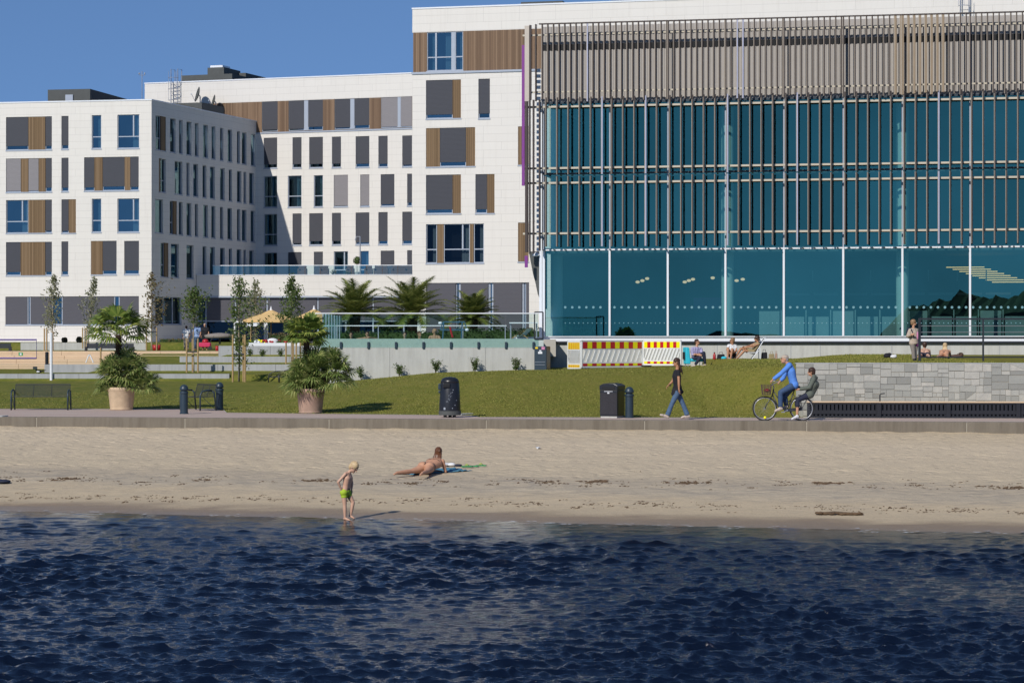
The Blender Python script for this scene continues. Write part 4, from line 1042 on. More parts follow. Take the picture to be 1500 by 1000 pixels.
def podium():
    f=Fac(288,186.0,605,185.0); root=thing('terrace_podium','white tiled single-storey podium carrying a roof terrace between the hotel blocks','building',(f.A.x,f.A.y,3.55))
    top=f.uz(440,403)[1]; bot=f.uz(440,433.5)[1]
    wall(f,0,bot,f.L,top,[],'fascia','cladding',root)
    MB().box(0,-.05,bot-.12,f.L,.35,bot).build('fascia_edge','frame_metal',root,frame=f.M)
    MB().box(0,.02,top-.5,f.L,6.5,top-.03).build('terrace_deck','concrete_grey',root,frame=f.M)
    MB().box(0,-.03,top,f.L,.3,top+.05).build('coping','white_metal',root,frame=f.M)
    b=MB(); b.box(0,1.2,-.2,f.L,1.3,bot-.1); b.build('interior_wall','dark_void',root,frame=f.M)
    edges=[288,300,343,389.5,464,505,545,590,605]
    for a,c in zip(edges[:-1],edges[1:]):
        u0,u1=f.uz(a,0)[0],f.uz(c,0)[0]; zz=f.uz(440,470)[1]
        m=MB(); m.box(u0,.25,-.1,u0+.1,.4,bot-.1); m.box(u0+.1,.25,zz-.05,u1,.4,zz+.05); o=m.build('shopfront_window','frame_metal',root,frame=f.M)
        if a>=300: MB().box(u0+.12,.18,zz+.06,u1-.03,.24,bot-.13).build('blind','screen_grey',o)
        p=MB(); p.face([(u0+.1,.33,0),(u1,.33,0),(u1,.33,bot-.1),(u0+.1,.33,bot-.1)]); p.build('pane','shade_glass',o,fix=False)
    # glass balustrade
    g=thing('glass_balustrade','clear glass balustrade with pale handrail along the roof terrace','railing',(f.A.x,f.A.y,3.55+top))
    r0=f.uz(340,388.3)[1]
    MB().box(1.2,.10,r0-.05,f.L,.18,r0).build('handrail','white_metal',g,frame=f.M)
    n=13
    for i in range(n):
        a=lerp(1.2,f.L,i/n)+.02; b=lerp(1.2,f.L,(i+1)/n)-.02
        MB().box(a,.13,top+.06,b,.15,r0-.055).build('glass_panel','fence_glass',g,frame=f.M)
    return f,top
PF,PTOP=podium()

# ------------- glass hall
def glass_hall():
    f=Fac(793,108.0,1500,104.0,z0=3.40); root=thing('glass_hall','glass fronted swimming hall behind bronze vertical fins with a grey clad top storey','building',(f.A.x,f.A.y,3.40))
    Lx=f.L+7; Zp=lambda y:f.uz(797,y)[1]
    zs=Zp(493.5); z1=Zp(366.5); z15=Zp(255); z2=Zp(153); ztop=Zp(37)
    # concrete base and white sill
    b=MB(); b.box(-1.2,.10,-1.6,Lx,.5,zs-.26)
    base=b.build('concrete_base','concrete_pale',root,frame=f.M)
    jt=MB()
    for px in (834,1050,1158,1201,1306,1464): u=f.uz(px,0)[0]; jt.box(u-.015,.085,-1.5,u+.015,.099,zs-.26)
    jt.build('joint','concrete_grey',base,frame=f.M)
    MB().box(-1.25,-.05,zs-.26,Lx,.5,zs-.19).build('drip_edge','dark_metal',root,frame=f.M)
    MB().box(-1.25,-.02,zs-.19,Lx,.5,zs-.0).build('sill','white_metal',root,frame=f.M)
    MB().box(0,-.10,zs+.0,Lx,.12,zs+.035).build('sill_cap','white_metal',root,frame=f.M)
    # mullions and panes
    mp=[797,893.5,978.6,1063,1148.4,1235.4,1322,1421,1508,1595,1690]; mu=[f.uz(p,0)[0] for p in mp]
    for i,u in enumerate(mu):
        if u>Lx: break
        w=.085 if i else .11
        MB().box(u-w*.34,-.06,z1+.035,u+w*.34,.10,z2).build('upper_mullion','frame_metal',root,frame=f.M)
        MB().box(u-w/2,-.12,zs+.035,u+w/2,.10,z1+.035).build('mullion','white_metal',root,frame=f.M)
    for i in range(len(mu)-1):
        a,b=mu[i]+.045,min(mu[i+1],Lx)-.045
        if b<=a: break
        for c,d in ((zs+.035,z1-.04),(z1+.04,z15-.04),(z15+.04,z2)):
            m=MB(); m.face([(a,0,c),(b,0,c),(b,0,d),(a,0,d)]); m.build('glass_pane','teal_glass',root,frame=f.M,fix=False)
    tr=MB(); tr.box(mu[0],-.08,z1-.035,Lx,.06,z1+.035); tr.build('transom','white_metal',root,frame=f.M)
    MB().box(mu[0],-.03,z15-.04,Lx,.06,z15+.04).build('transom','dark_metal',root,frame=f.M)
    # corner post
    MB().box(-.07,-.14,zs-.02,.055,.35,z2+.1).build('corner_post','white_metal',root,frame=f.M)
    # upper storey: ribbed panels
    m=MB(); u=-.0
    while u<Lx: m.box(u,.0,z2+.10,u+.19,.06,ztop-.08); m.box(u+.19,.02,z2+.10,u+.25,.06,ztop-.08); u+=.25
    m.build('ribbed_cladding','ribbed_grey',root,frame=f.M)
    MB().box(-.0,-.02,Zp(75),Lx,.08,Zp(66.2)).build('vent_slot','dark_void',root,frame=f.M) if False else None
    # near-black strip running along the cladding
    MB().box(0,-.02,Zp(74.5),Lx,.01-.0,Zp(66)).build('dark_band','dark_void',root,frame=f.M)
    MB().box(0,-.06,z2,Lx,.3,z2+.10).build('floor_edge','blue_grey_metal',root,frame=f.M)
    MB().box(-.0,-.62,ztop-.05,Lx,-.50,ztop+.0).build('top_rail','fin_bronze',root,frame=f.M)
    MB().box(-.0,.06,z2+.1,Lx,14,ztop-.1).build('upper_box','interior_grey',root,frame=f.M)
    # fins: one part per bay and tier
    def fins(px0,px1,pitch,ya,yb,v,w,d,jit=0,every=None,matf=None):
        out={}; px=px0; i=0; r=random.Random(int(px0+ya))
        while px<px1:
            u=f.uz(px,0,v)[0]; mt,ww=(matf(px) if matf else ('fin_bronze',w)); mb=out.setdefault(mt,MB())
            tp=Zp(ya)+(r.uniform(-.06,.0)*jit); bt=Zp(yb)+(r.uniform(-.10,.06)*jit)
            mb.cur=0; mb.box(u-ww/2,v,bt,u+ww/2,v+d,tp); mb.cur=1; mb.box(u-ww/2-.004,v-.006,bt,u-ww/2+ww*.22,v-.0005,tp); px+=pitch*(1+(px-800)/700*.035); i+=1  # second box paints the sunlit left edge of the fin as a pale strip
        return out
    def mtop(px):
        if 1308<px<1386: return ('fin_beige',.115)
        if 1075<px<1092 or 858<px<863: return ('fin_silver',.065)
        return ('fin_bronze',.060)
    bays=list(zip(mp[:-1],mp[1:]))
    px=794.0
    for a,b in bays:
        if a>1600: break
        for k,mb in fins(a-3 if a==797 else a,b,8.25,37,149,-.60,.05,.12,jit=1,matf=mtop).items(): mb.build('upper_fins',[k,'fin_lit_edge'],root,frame=f.M)
    def mlow(px):
        if 945<px<952 : return ('fin_silver',.075)
        if int(px*7)%11==0: return ('fin_silver',.07)
        return ('fin_bronze',.066)
    for ya,yb in ((145,257.5),(259.5,362)):
        for a,b in bays:
            if a>1600: break
            for k,mb in fins(a+2.5,b-2,16.4,ya,yb,-.55,.08,.12,matf=mlow).items(): mb.build('lower_fins',[k,'fin_lit_edge'],root,frame=f.M)
            # thin inner fins close to the glass
            pass
    m=MB()
    for y in (53.5,136.8): m.box(-.75,-.46,Zp(y)-.035,Lx,-.40,Zp(y)+.035)
    for y in (158,247.5,269,342.6): m.box(-.75,-.38,Zp(y)-.042,Lx,-.30,Zp(y)+.042)
    m.build('fin_rail','rail_beige',root,frame=f.M)
    m=MB(); u=.1
    while u<Lx: m.box(u,-.38,z1-.02,u+.06,-.08,z1+.02); m.box(u,-.3,z15-.02,u+.05,-.05,z15+.02); u+=.493
    m.build('fin_brackets','dark_metal',root,frame=f.M)  # rows of small brackets between the fins and the transoms
    m=MB(); u=-.02
    while u<Lx: m.box(u,-.13,z1-.03,u+.42,-.085,z1+.03); u+=.493
    m.build('dashed_trim','white_metal',root,frame=f.M)
    # left end screen beyond the corner
    m=MB(); u0=f.uz(768.5,0,-.6)[0]; u1=f.uz(775,0,-.6)[0]
    m.box(u0,-.60,Zp(150),u1,-.45,Zp(40)); m.build('end_panel','beige_panel',root,frame=f.M)
    m=MB()
    for px,w,ya,yb in ((776.5,.07,39,148),(784.5,.05,38,150),(771,.12,150,370),(775.5,.05,148,372),(781,.06,148,372),(790,.06,148,368)):
        u=f.uz(px,0,-.6)[0]; m.box(u-w/2,-.6,Zp(yb),u+w/2,-.42,Zp(ya))
    m.build('end_fins','fin_bronze',root,frame=f.M)
    # ladder-like brackets between the end fins
    m=MB()
    for y in np.arange(102,370,8.2):
        u=f.uz(788,0,0)[0]; m.box(u-.10,.2,Zp(y)-.09,u+.10,.3,Zp(y)+.06)
    m.build('end_bracket','white_metal',root,frame=f.M)
    m=MB(); m.box(f.uz(775,0,.6)[0],.6,Zp(372),-.02,.8,Zp(50)); m.build('end_shadow_panel','dark_panel',root,frame=f.M) if False else None
    # sloped stair soffit at the corner
    m=MB(); pts=[(775,368),(792,368),(792,452)]; poly=[]
    poly=[f.uz(773,368)]+[f.uz(792,368)]+[f.uz(792,452)]+[f.uz(790,440),f.uz(786,430),f.uz(783,415),f.uz(779,400)]
    m.prism(poly,.25,1.6); m.build('stair_soffit','dark_panel',root,frame=f.M)
    o=MB(); c=f.uz(786,374); o.lathe([(.0,.14),(.10,.10),(.17,0),(.17,-.03),(.05,-.05)],(c[0],-.15,c[1]),16); o.build('security_camera','white_metal',root,frame=f.M,smooth=True)
    # purple banner strip on the end
    m=MB(); u0=f.uz(764.5,0,-.55)[0]; u1=f.uz(768.6,0,-.55)[0]; m.box(u0,-.58,Zp(273),u1,-.50,Zp(68)); m.build('purple_banner','purple_panel',root,frame=f.M)
    m=MB(); 
    for y0,y1 in ((222,232),): m.box(u0-.004,-.59,Zp(y1),u1-.04,-.581,Zp(y0))
    m.box(f.uz(768.5,0,-.5)[0],-.5,Zp(392),f.uz(773,0,-.5)[0],-.45,Zp(375)); m.build('banner_patch','purple_panel',root,frame=f.M)
    # interior
    dpt=9.5
    MB().box(.1,.02,zs-.30,Lx,dpt,zs-.02).build('interior_floor','interior_grey',root,frame=f.M)
    MB().box(.1,.35,z1-.12,Lx,dpt,z1+.10).build('interior_ceiling','interior_grey',root,frame=f.M)
    MB().box(.1,.35,z15-.08,Lx,dpt,z15+.08).build('interior_ceiling','interior_grey',root,frame=f.M)
    MB().box(.1,dpt,zs-.3,Lx,dpt+.2,z2).build('interior_wall','interior_grey',root,frame=f.M)
    MB().box(.12,3.4,zs-.3,.3,dpt,z2).build('interior_wall','interior_grey',root,frame=f.M)
    MB().box(Lx,.0,-1.5,Lx+.3,dpt+4,ztop).build('end_wall','concrete_grey',root,frame=f.M); MB().box(.0,dpt+.2,-1.5,Lx,dpt+4,z2).build('rear_block','dark_panel',root,frame=f.M)
    for px in (816,1066,1322,1590):
        u=f.uz(px,0,1.6)[0]; m=MB(); m.lathe([(.27,0),(.27,z2-zs)],(u,1.5,zs),24); m.build('column','column_plaster',root,frame=f.M,smooth=False)
    # pool-side furniture seen through the glass
    m=MB()
    for i in range(11):
        a=f.uz(1112+i*36,0,3)[0]; m.box(a,3,zs,a+.9,3.3,zs+.9+.25*(i%3==0))
        m.box(a+.95,3.1,zs,a+1.0,3.2,zs+1.2)
    m.build('counter','interior_pale',root,frame=f.M)
    m=MB()
    for i in range(8): a=f.uz(1150+i*42,0,6)[0]; m.box(a,6,zs+1.9,a+1.1,6.1,zs+2.0); m.box(a,5,zs+2.5,a+.05,5.05,zs+3)
    m.build('display_shelf','interior_pale',root,frame=f.M)
    m=MB(); u=f.uz(1016,0,5)[0]; m.box(u,5,f.uz(1016,452,5)[1],u+1.25,5.1,f.uz(1016,436,5)[1]); m.build('purple_sign','purple_panel',root,frame=f.M)
    # pendant lamps
    for px,py in ((934,413),(941,411),(948,408),(1003,413),(1009,411),(1015,409),(1044,407),(1079,411),(1088,409)):
        u,z=f.uz(px,py,4.5); m=MB(); m.ell((u,4.5,z),.10,.10,.065,None,10,6); o=m.build('pendant_lamp','lamp_glow',root,frame=f.M,smooth=True)
        MB().tube([(u,4.5,z+.05),(u,4.5,z1-.12)],.008,4).build('lamp_cord','dark_metal',o)
    for i in range(8):
        a=1386+i*9.6; y=391.5+i*3.1; vv=6.4-i*.2; u0,z=f.uz(a,y,vv); u1=f.uz(a+56-(0 if i<7 else 8),y,vv)[0]
        MB().box(u0,vv,z-.018,u1,vv+.05,z+.018).build('tube_lamp','tube_glow',root,frame=f.M)
    # dots on the glazing
    m=MB()
    for px in np.arange(828,1500,10.3):
        if any(abs(px-q)<4 for q in mp): continue
        u,z=f.uz(px,450,-.01); m.lathe([(.055,0)],(0,0,0),1,False) if False else m.face([(u+.055*math.cos(a),-.008,z+.055*math.sin(a)) for a in np.linspace(0,2*math.pi,13)[:-1]])
    m.build('large_dots','frosted_dot',root,frame=f.M)
    m=MB()
    for px in np.arange(828,1500,6.6):
        if any(abs(px-q)<3 for q in mp): continue
        u,z=f.uz(px,473,-.01); m.face([(u+.024*math.cos(a),-.008,z+.024*math.sin(a)) for a in np.linspace(0,2*math.pi,9)[:-1]])
    m.build('small_dots','frosted_dot',root,frame=f.M)
    return f,root
plain('ribbed_grey',(.37,.345,.325),.55,.05,2)
GF,GROOT=glass_hall()

# ------------- roof clutter
def ladder(px0,px1,ytop,ybase,fac,v,label):
    u0,z0=fac.uz(px0,ybase,v); u1,z1=fac.uz(px1,ytop,v); root=thing('roof_ladder',label,'ladder',fac.M@Vector(((u0+u1)/2,v,z0)),0)
    a=u0+(u1-u0)*.25;b=u1-(u1-u0)*.2; m=MB()
    m.tube([(a,v,z0),(a,v,z1),(a,v+.7,z1),(a,v+.7,z1-1.2)],.035,6); m.tube([(b,v,z0),(b,v,z1),(b,v+.7,z1),(b,v+.7,z1-1.2)],.035,6); m.build('side_rails','galvanised',root,frame=fac.M)
    m=MB(); z=z0+.2
    while z<z1-1.0: m.tube([(a,v,z),(b,v,z)],.022,6); z+=.30
    m.build('rungs','galvanised',root,frame=fac.M)
    m=MB(); c=(a+b)/2
    for z in np.arange(z0+.4,z1,.9):
        m.tube([(c+.40*math.cos(t),v-.05-.6*math.sin(t),z) for t in np.linspace(0,math.pi,9)],.02,5)
    for t in (.5,1.57,2.6): m.tube([(c+.40*math.cos(t),v-.05-.6*math.sin(t),z0+.4),(c+.40*math.cos(t),v-.05-.6*math.sin(t),z1-.2)],.016,5)
    m.build('safety_cage','galvanised',root,frame=fac.M)
ladder(246,264,101,155,MF,-.3,'galvanised caged ladder up to the roof of the set back hotel block')
ladder(1401,1424,-12,20,TF,-.3,'galvanised caged ladder on the white parapet above the glass hall')

def dish(px,py,fac,v,r,label,tilt):
    u,z=fac.uz(px,py,v); w=fac.M@Vector((u,v,z)); root=thing('satellite_dish',label,'satellite dish',w,0,'satellite dishes on the hotel roof')
    ax=Vector((-.93,-.28,.25)).normalized(); M=ax.to_track_quat('Z','Y').to_matrix()
    m=MB(); prof=[(r*t,.22*r*t*t) for t in (0.02,.25,.5,.75,1.0)]; mb=MB(); mb.lathe(prof+[(r*1.0,.22*r-.03)]+[(q*.99,h-.03) for q,h in prof[::-1]],(0,0,0),28,False)
    m.raw([M@Vector(p) for p in mb.v],mb.f); m.build('reflector','dark_panel',root,smooth=True)
    m=MB(); m.tube([M@Vector((0,-r,.2*r)),M@Vector((0,-.1,.9*r))],.02,6); m.tube([M@Vector((0,0,.0)),Vector((.12,0,-.15)),Vector((.14,0,-1.5))],.045,8); m.build('mast_arm','galvanised',root)
    m=MB(); m.tube([M@Vector((0,-.1,.86*r)),M@Vector((0,-.1,1.02*r))],.05,8); m.build('receiver','sticker_white',root)
dish(291,139,MF,-1.1,.62,'larger dark satellite dish left of the other on the roof',0)
dish(314,148,MF,-.9,.48,'smaller dark satellite dish right of the larger one',0)
def mast():
    u,z=LF.uz(208,150,3); root=thing('weather_mast','thin mast with small sensors at the left end of the roof','mast',LF.M@Vector((u,3,z)),0)
    m=MB(); m.tube([(0,0,-.3),(0,0,2.3)],.03,6); m.build('pole','galvanised',root); m=MB(); m.tube([(-.2,0,2.0),(.2,0,2.0)],.02,6); m.ell((-.2,0,2.12),.07,.07,.07); m.ell((.2,0,2.12),.05,.05,.09); m.build('sensor','galvanised',root)
mast()
# ---------------------------------------------------------------- pool, walls, street furniture, planting
def boxthing(name,label,cat,mat,dims,loc,rz=0,bevel=.01,group=None):
    m=MB(); m.box(*dims); o=m.build(name,mat,frame=Matrix.Translation(Vector(loc))@Matrix.Rotation(rz,4,'Z'),bevel=bevel); return tag(o,label,cat,group)

YP=100.0
def pool():
    x0,x1=XX(470,YP),XX(797,YP)-.02
    root=thing('pool_wall','pale concrete pool wall topped with green acrylic above the lawn','wall',(0,YP,1.2))
    zt1=ZZ(508.5,YP); zt2=ZZ(496,YP)
    cuts=[470,571,711,797]
    for a,b in zip(cuts[:-1],cuts[1:]):
        m=MB(); m.box(XX(a,YP)+.006,0,.2,XX(b,YP)-.006,.35,zt1); m.build('wall_panel','concrete_pale',root,frame=Matrix.Translation((0,YP,0)))
    m=MB(); m.box(x0,.03,.2,x1,.30,zt1-.01); m.build('joint_core','concrete_grey',root,frame=Matrix.Translation((0,YP,0)))
    m=MB(); m.box(x0,.02,zt1-.01,x1,.18,zt2); m.build('acrylic_edge','pool_acrylic',root,frame=Matrix.Translation((0,YP,0)))
    m=MB(); m.box(x0,.18,zt1-.3,x1,6,zt2-.05); m.build('pool_basin','pool_water',root,frame=Matrix.Translation((0,YP,0)))
    m=MB(); m.box(x0,0,.2,x0+.3,52,zt1); m.build('side_wall','concrete_pale',root,frame=Matrix.Translation((0,YP,0)))
    deck=MB(); deck.box(x0+.3,106,2.9,XX(800,YP)+.5,152,ZZ(495.5,YP)-.02); struct('deck_paving',deck,'deck_paving')
    g=thing('pool_fence','frameless glass fence with pale rail along the front of the pool','fence',(0,YP-.1,zt1))
    fr=Matrix.Translation((0,YP,0)); zr=ZZ(458.5,YP)
    m=MB(); m.box(XX(457,YP),-.05,zr-.03,XX(790,YP),.05,zr+.01); m.build('top_rail','white_metal',g,frame=fr)
    gx=[460]+[499.5+40.2*i for i in range(8)]+[789]
    for i,(a,b) in enumerate(zip(gx[:-1],gx[1:])):
        if i%1==0: m=MB(); m.box(XX(a,YP)+.008,-.012,zt1-.02,XX(b,YP)-.008,.006,zr-.03); m.build('glass_panel','fence_glass',g,frame=fr)
    for px in [499.5+40.3*i for i in range(8)]:
        m=MB(); x=XX(px,YP); m.box(x-.05,-.06,zt1-.06,x+.05,.03,zt1+.22); m.build('clamp','blue_grey_metal',g,frame=fr,bevel=.02)
    m=MB(); a,b=XX(783,YP),XX(795.5,YP); za,zb=ZZ(496,YP),ZZ(457,YP)
    for (p,q) in (((a,0,za),(a,0,zb)),((b,0,za),(b,0,zb)),((a,0,zb),(b,0,zb)),((a,0,za),(b,0,za))): m.bar(p,q,.05,.05,up=(0,1,0))
    m.build('gate_frame','dark_metal',g,frame=fr)
    s=thing('side_fence','glass fence panels receding along the left side of the pool','fence',(x0,YP+.2,zt1))
    for i in range(7):
        y=.3+i*1.6; m=MB(); m.box(x0+.05,y,zt2,x0+.07,y+1.5,zr-.02); m.build('glass_panel','fence_glass',s,frame=fr)
        m=MB(); m.box(x0+.04,y-.05,zt2-.1,x0+.09,y,zr); m.build('post','frame_metal',s,frame=fr)
    # back rail and fence
    b=thing('back_rail','white rail on posts at the far side of the pool','railing',(0,YP+7.5,3.6))
    Y=107.5; m=MB(); z=ZZ(477,Y); m.box(XX(478,Y),0,z-.02,XX(742,Y),.04,z+.02); m.build('rail','white_metal',b,frame=Matrix.Translation((0,Y,0)))
    for px in range(492,742,62): m=MB(); x=XX(px,Y); m.box(x-.015,0,3.6,x+.015,.04,z); m.build('post','frame_metal',b,frame=Matrix.Translation((0,Y,0)))
    for px in range(492,640,42): 
        m=MB(); x=XX(px,Y); m.box(x,.02,z+.03,x+XX(40,Y)-XX(0,Y)-.05,.03,ZZ(462,Y)); m.build('glass_panel','fence_glass',b,frame=Matrix.Translation((0,Y,0)))
mt=MATS.setdefault('pool_acrylic',None)
def acr():
    m,t,out=nt('pool_acrylic'); v=coords(t,(1,1,.6)); n=noise_(t,v,3,6,.75); c=mixc(t,n,(.44,.50,.47),(.64,.70,.66))
    k=noise_(t,coords(t,(3,1,9)),1.4,5,.8); c=mixc(t,math_(t,'MULTIPLY',ramp(t,k,[(.55,(0,0,0)),(.7,(1,1,1))]).outputs[0],.4),c,(.10,.17,.17))
    MATS['pool_acrylic']=finish(m,t,out,c,.25,spec=.5)
acr(); pool()

def swimmer(px,py,label,skin='skin',hair='hair_brown',arms=False,bald=False,face=(0,-1,0),up=0):
    Y=YP+.75; sc=F/Y; root=(XX(px,Y),Y,ZZ(496,Y)); z=(496-py)/sc
    K=lambda a,b,c:Vector((a,b,c))
    el=.42 if arms else .28
    J=dict(head=K(0,0,z),neck=K(0,.02,z-.14),chest=K(0,.05,z-.42),s1=K(-.18,.03,z-.24),s2=K(.18,.03,z-.24),e1=K(-el,-.12,-.02 if arms else z-.45),e2=K(el,-.12,-.02 if arms else z-.45),
      w1=K(-.14,-.40,.03) if arms else K(-.2,-.2,z-.6),w2=K(.14,-.42,.05) if arms else K(.2,-.2,z-.6),h1=K(-.09,.2,z-.75),h2=K(.09,.2,z-.75),
      k1=K(-.1,.1,z-1.1),k2=K(.1,.1,z-1.1),a1=K(-.1,.2,z-1.45),a2=K(.1,.2,z-1.45),t1=K(-.1,.1,z-1.5),t2=K(.1,.1,z-1.5))
    f=Fig(label,root,1.72,J,skin,face=face,up=(0,0,1),voxel=.012,group='bathers in the pool'); f.eyes()
    if not bald: f.hair(hair)
swimmer(514.3,490.5,'reddish faced bather with dark hair, leftmost in the pool',hair='hair_brown')
swimmer(538,489.5,'dark haired bather resting folded arms on the pool edge',arms=True,hair='hair_brown')
swimmer(593,490.5,'bather with short dark hair in the middle of the pool',skin='skin_pale')
swimmer(614.5,489.5,'bather with brown hair turned towards the bald man in the pool',hair='hair_auburn',face=(.6,-.8,0),arms=False)
swimmer(636.5,484.5,'bald man standing shoulder high in the pool, rightmost bather',skin='skin',bald=True,face=(-1,-.1,0))

# terraced low walls on the left
def lowwall(px0,px1,ytop,ybot,Y,label,mat='concrete_grey',seglen=3.0):
    z1=ZZ(ytop,Y); z0=ZZ(ybot,Y)-.25; x0,x1=XX(px0,Y),XX(px1,Y)
    root=thing('retaining_wall',label,'wall',((x0+x1)/2,Y,z0),group='low concrete terrace walls'); x=x0; i=0
    while x<x1-.05:
        e=min(x+seglen,x1)
        if x1-e<.8: e=x1
        m=MB(); m.box(x+.004,0,z0,e-.004,.42,z1); m.build('wall_block',mat,root,frame=Matrix.Translation((0,Y,0)),bevel=.012); x=e
lowwall(-420,336,547.5,561,121,'long low grey concrete wall at the bottom of the terraces')
lowwall(65,476,533.7,546.5,127.5,'second low grey concrete wall of the terraces from the lawn')
lowwall(263,482,522.2,533,134.5,'third low concrete wall of the terraces, short and pale')
lowwall(320,486,506.5,521.5,141.5,'grey concrete wall carrying the white flower counter')
lowwall(30,214,501.8,515.5,165,'white planter wall in front of the left hotel wing','concrete_pale')
def timber_steps():
    root=thing('timber_steps','broad pale timber seating steps below the left hotel wing','steps',(-28,143,2))
    lv=[(540.5,533,138),(533,526.5,140),(526.5,520.5,142),(520.5,514.5,144)]
    for i,(yb,yt,Y) in enumerate(lv):
        a=-200 if i<9 else 0; b=320
        if i==0:a,b=-200,66
        m=MB(); z0,z1=ZZ(yb,Y),ZZ(yt,Y); x=XX(a,Y)
        while x<XX(b,Y)-.2:
            e=min(x+2.9,XX(b,Y)); m.box(x+.008,0,z0-.25,e-.008,1.9 if i<3 else 18,z1-(z1-z0)*.52); m.box(x+.008,.04,z1-(z1-z0)*.48,e-.008,1.95 if i<3 else 18,z1); x=e
        m.build('step','timber_step',root,frame=Matrix.Translation((0,Y,0)))
timber_steps()

# natural stone wall with bench
def stonewall():
    A=Vector((XX(1163,0)+0,0,0)); x0=8.25; x1=19.5; ya=stone_y(x0)-.0; yb=stone_y(x1); ang=math.atan2(yb-ya,x1-x0); ln=math.hypot(x1-x0,yb-ya)
    fr=Matrix.Translation((x0,ya,0))@Matrix.Rotation(ang,4,'Z'); root=thing('stone_wall','pale dry grey retaining wall of irregular split stones behind the long bench','wall',(x0,ya,1.3))
    zt_=2.86; r=random.Random(21); m=MB()
    def put(poly):
        cx=sum(p[0] for p in poly)/len(poly); cz=sum(p[1] for p in poly)/len(poly); g=.005
        P2=[]
        for x,z in poly:
            d=Vector((cx-x,cz-z)); l=d.length; P2.append((x+d.x/l*g,z+d.y/l*g))
        y=-r.uniform(0,.012); n=len(P2)
        b=len(m.v); m.v.extend([(x,y,z) for x,z in P2]); m.v.extend([(x,.3,z) for x,z in P2])
        m.f.append(tuple(b+i for i in range(n))); m.mi.append(0)
        for i in range(n):
            j=(i+1)%n; m.f.append((b+i,b+n+i,b+n+j,b+j)); m.mi.append(0)
    def split(a,c,b,d):
        w,h=b-a,d-c
        if w<.55 and h<.27 and (w<.28 or r.random()<.60) or (w<.24 and h<.24):
            if r.random()<.13 and w>.3 and h>.2:
                if r.random()<.5: put([(a,c),(b,c),(b,d)]); put([(a,c),(b,d),(a,d)])
                else: put([(a,c),(b,c),(a,d)]); put([(b,c),(b,d),(a,d)])
            else:
                j=.012; put([(a,c+r.uniform(0,j)),(b,c+r.uniform(0,j)),(b,d-r.uniform(0,j)),(a,d-r.uniform(0,j))])
            return
        t=r.uniform(.33,.67)
        if (w>h*1.5 and not (h>.5 and r.random()<.75)) or h<.24: q=lerp(a,b,t); split(a,c,q,d); split(q,c,b,d)
        else: q=lerp(c,d,t); split(a,c,b,q); split(a,q,b,d)
    x=0
    while x<ln:
        e=min(ln,x+r.uniform(2.2,3.6)); split(x,1.2,e,2.0+r.uniform(-.1,.1)) if False else split(x,1.2,e,zt_); x=e
    m.build('stone_face','wall_stone',root,frame=fr,fix=False)
    MB().box(.02,.012,1.1,ln,.45,zt_-.01).build('mortar_bed','mortar',root,frame=fr)
    MB().box(-.02,-.01,zt_-.006,ln,.46,zt_+.02).build('cap_edge','concrete_grey',root,frame=fr)
    # bench
    b0=.30; bench=thing('long_bench','long dark slatted bench with timber seat along the stone wall','bench',fr@Vector((b0,-.3,1.3)),ang)
    zs=1.30+.44
    m=MB(); 
    for k in range(4): m.box(b0,-.50+k*.125,zs,ln,-.50+k*.125+.105,zs+.035)
    m.build('seat','timber_step',bench,frame=fr)
    m=MB(); u=b0
    while u<ln: m.box(u,-.46,1.30+.21,u+.075,-.44,zs-.04); u+=.115
    m.box(b0,-.47,zs-.05,ln,-.43,zs); m.box(b0,-.47,1.30+.11,ln,-.43,1.30+.22); m.box(b0,-.47,1.30,ln,-.43,1.30+.06)
    u=b0
    while u<ln: m.box(u,-.46,1.30,u+.06,-.44,1.45); u+=.115
    m.build('front_grille','bench_black',bench,frame=fr)
    MB().box(b0,-.30,1.30,ln,-.28,zs-.03).build('inner_panel','interior_grey',bench,frame=fr)
    u=2.25+.1
    while u<ln:
        MB().box(u-.06,-.52,1.30,u+.06,-.1,zs-.002).build('leg','bench_black',bench,frame=fr); u+=1.98
    for px,fl in ((1289,1),(1499,0)):
        uu=XX(px,71)-x0; m=MB()
        m.tube([(uu,-.42,zs+.03),(uu,-.42,zs+.22),(uu+.03,-.42,zs+.25),(uu+.14,-.40,zs+.265)],.017,6) if fl else m.tube([(uu,-.42,zs+.03),(uu,-.42,zs+.20),(uu+.05,-.42,zs+.26),(uu+.12,-.42,zs+.26),(uu+.17,-.42,zs+.20),(uu+.17,-.42,zs+.03)],.017,6)
        m.build('armrest','bench_black',bench,frame=fr)
plain('bench_black',(.013,.014,.02),.55,.2,6)
stonewall()
def railing():
    Y=88.0; root=thing('terrace_railing','dark metal railing on the grass terrace above the stone wall','railing',(XX(1347,Y),Y,2.80)); z0=2.78
    fr=Matrix.Translation((0,Y,0)); xa,xb=XX(1347,Y),XX(1760,Y)
    px=1347
    while px<1760: x=XX(px,Y); MB().box(x-.03 if px>1347 else x-.045,-.02,z0,x+(.03 if px>1347 else .045),.03,ZZ(466,Y)).build('post','dark_metal',root,frame=fr); px+=93.2
    m=MB()
    for y,h in ((467,.03),(495,.028),(523,.025)): m.box(xa,-.012,ZZ(y,Y)-h,xb,.018,ZZ(y,Y)+h)
    m.build('rail','dark_metal',root,frame=fr)
    m=MB()
    for y in (477.3,486.5): m.tube([(xa,0,ZZ(y,Y)),(xb,0,ZZ(y,Y))],.012,5)
    m.build('wire','galvanised',root,frame=fr)
railing()

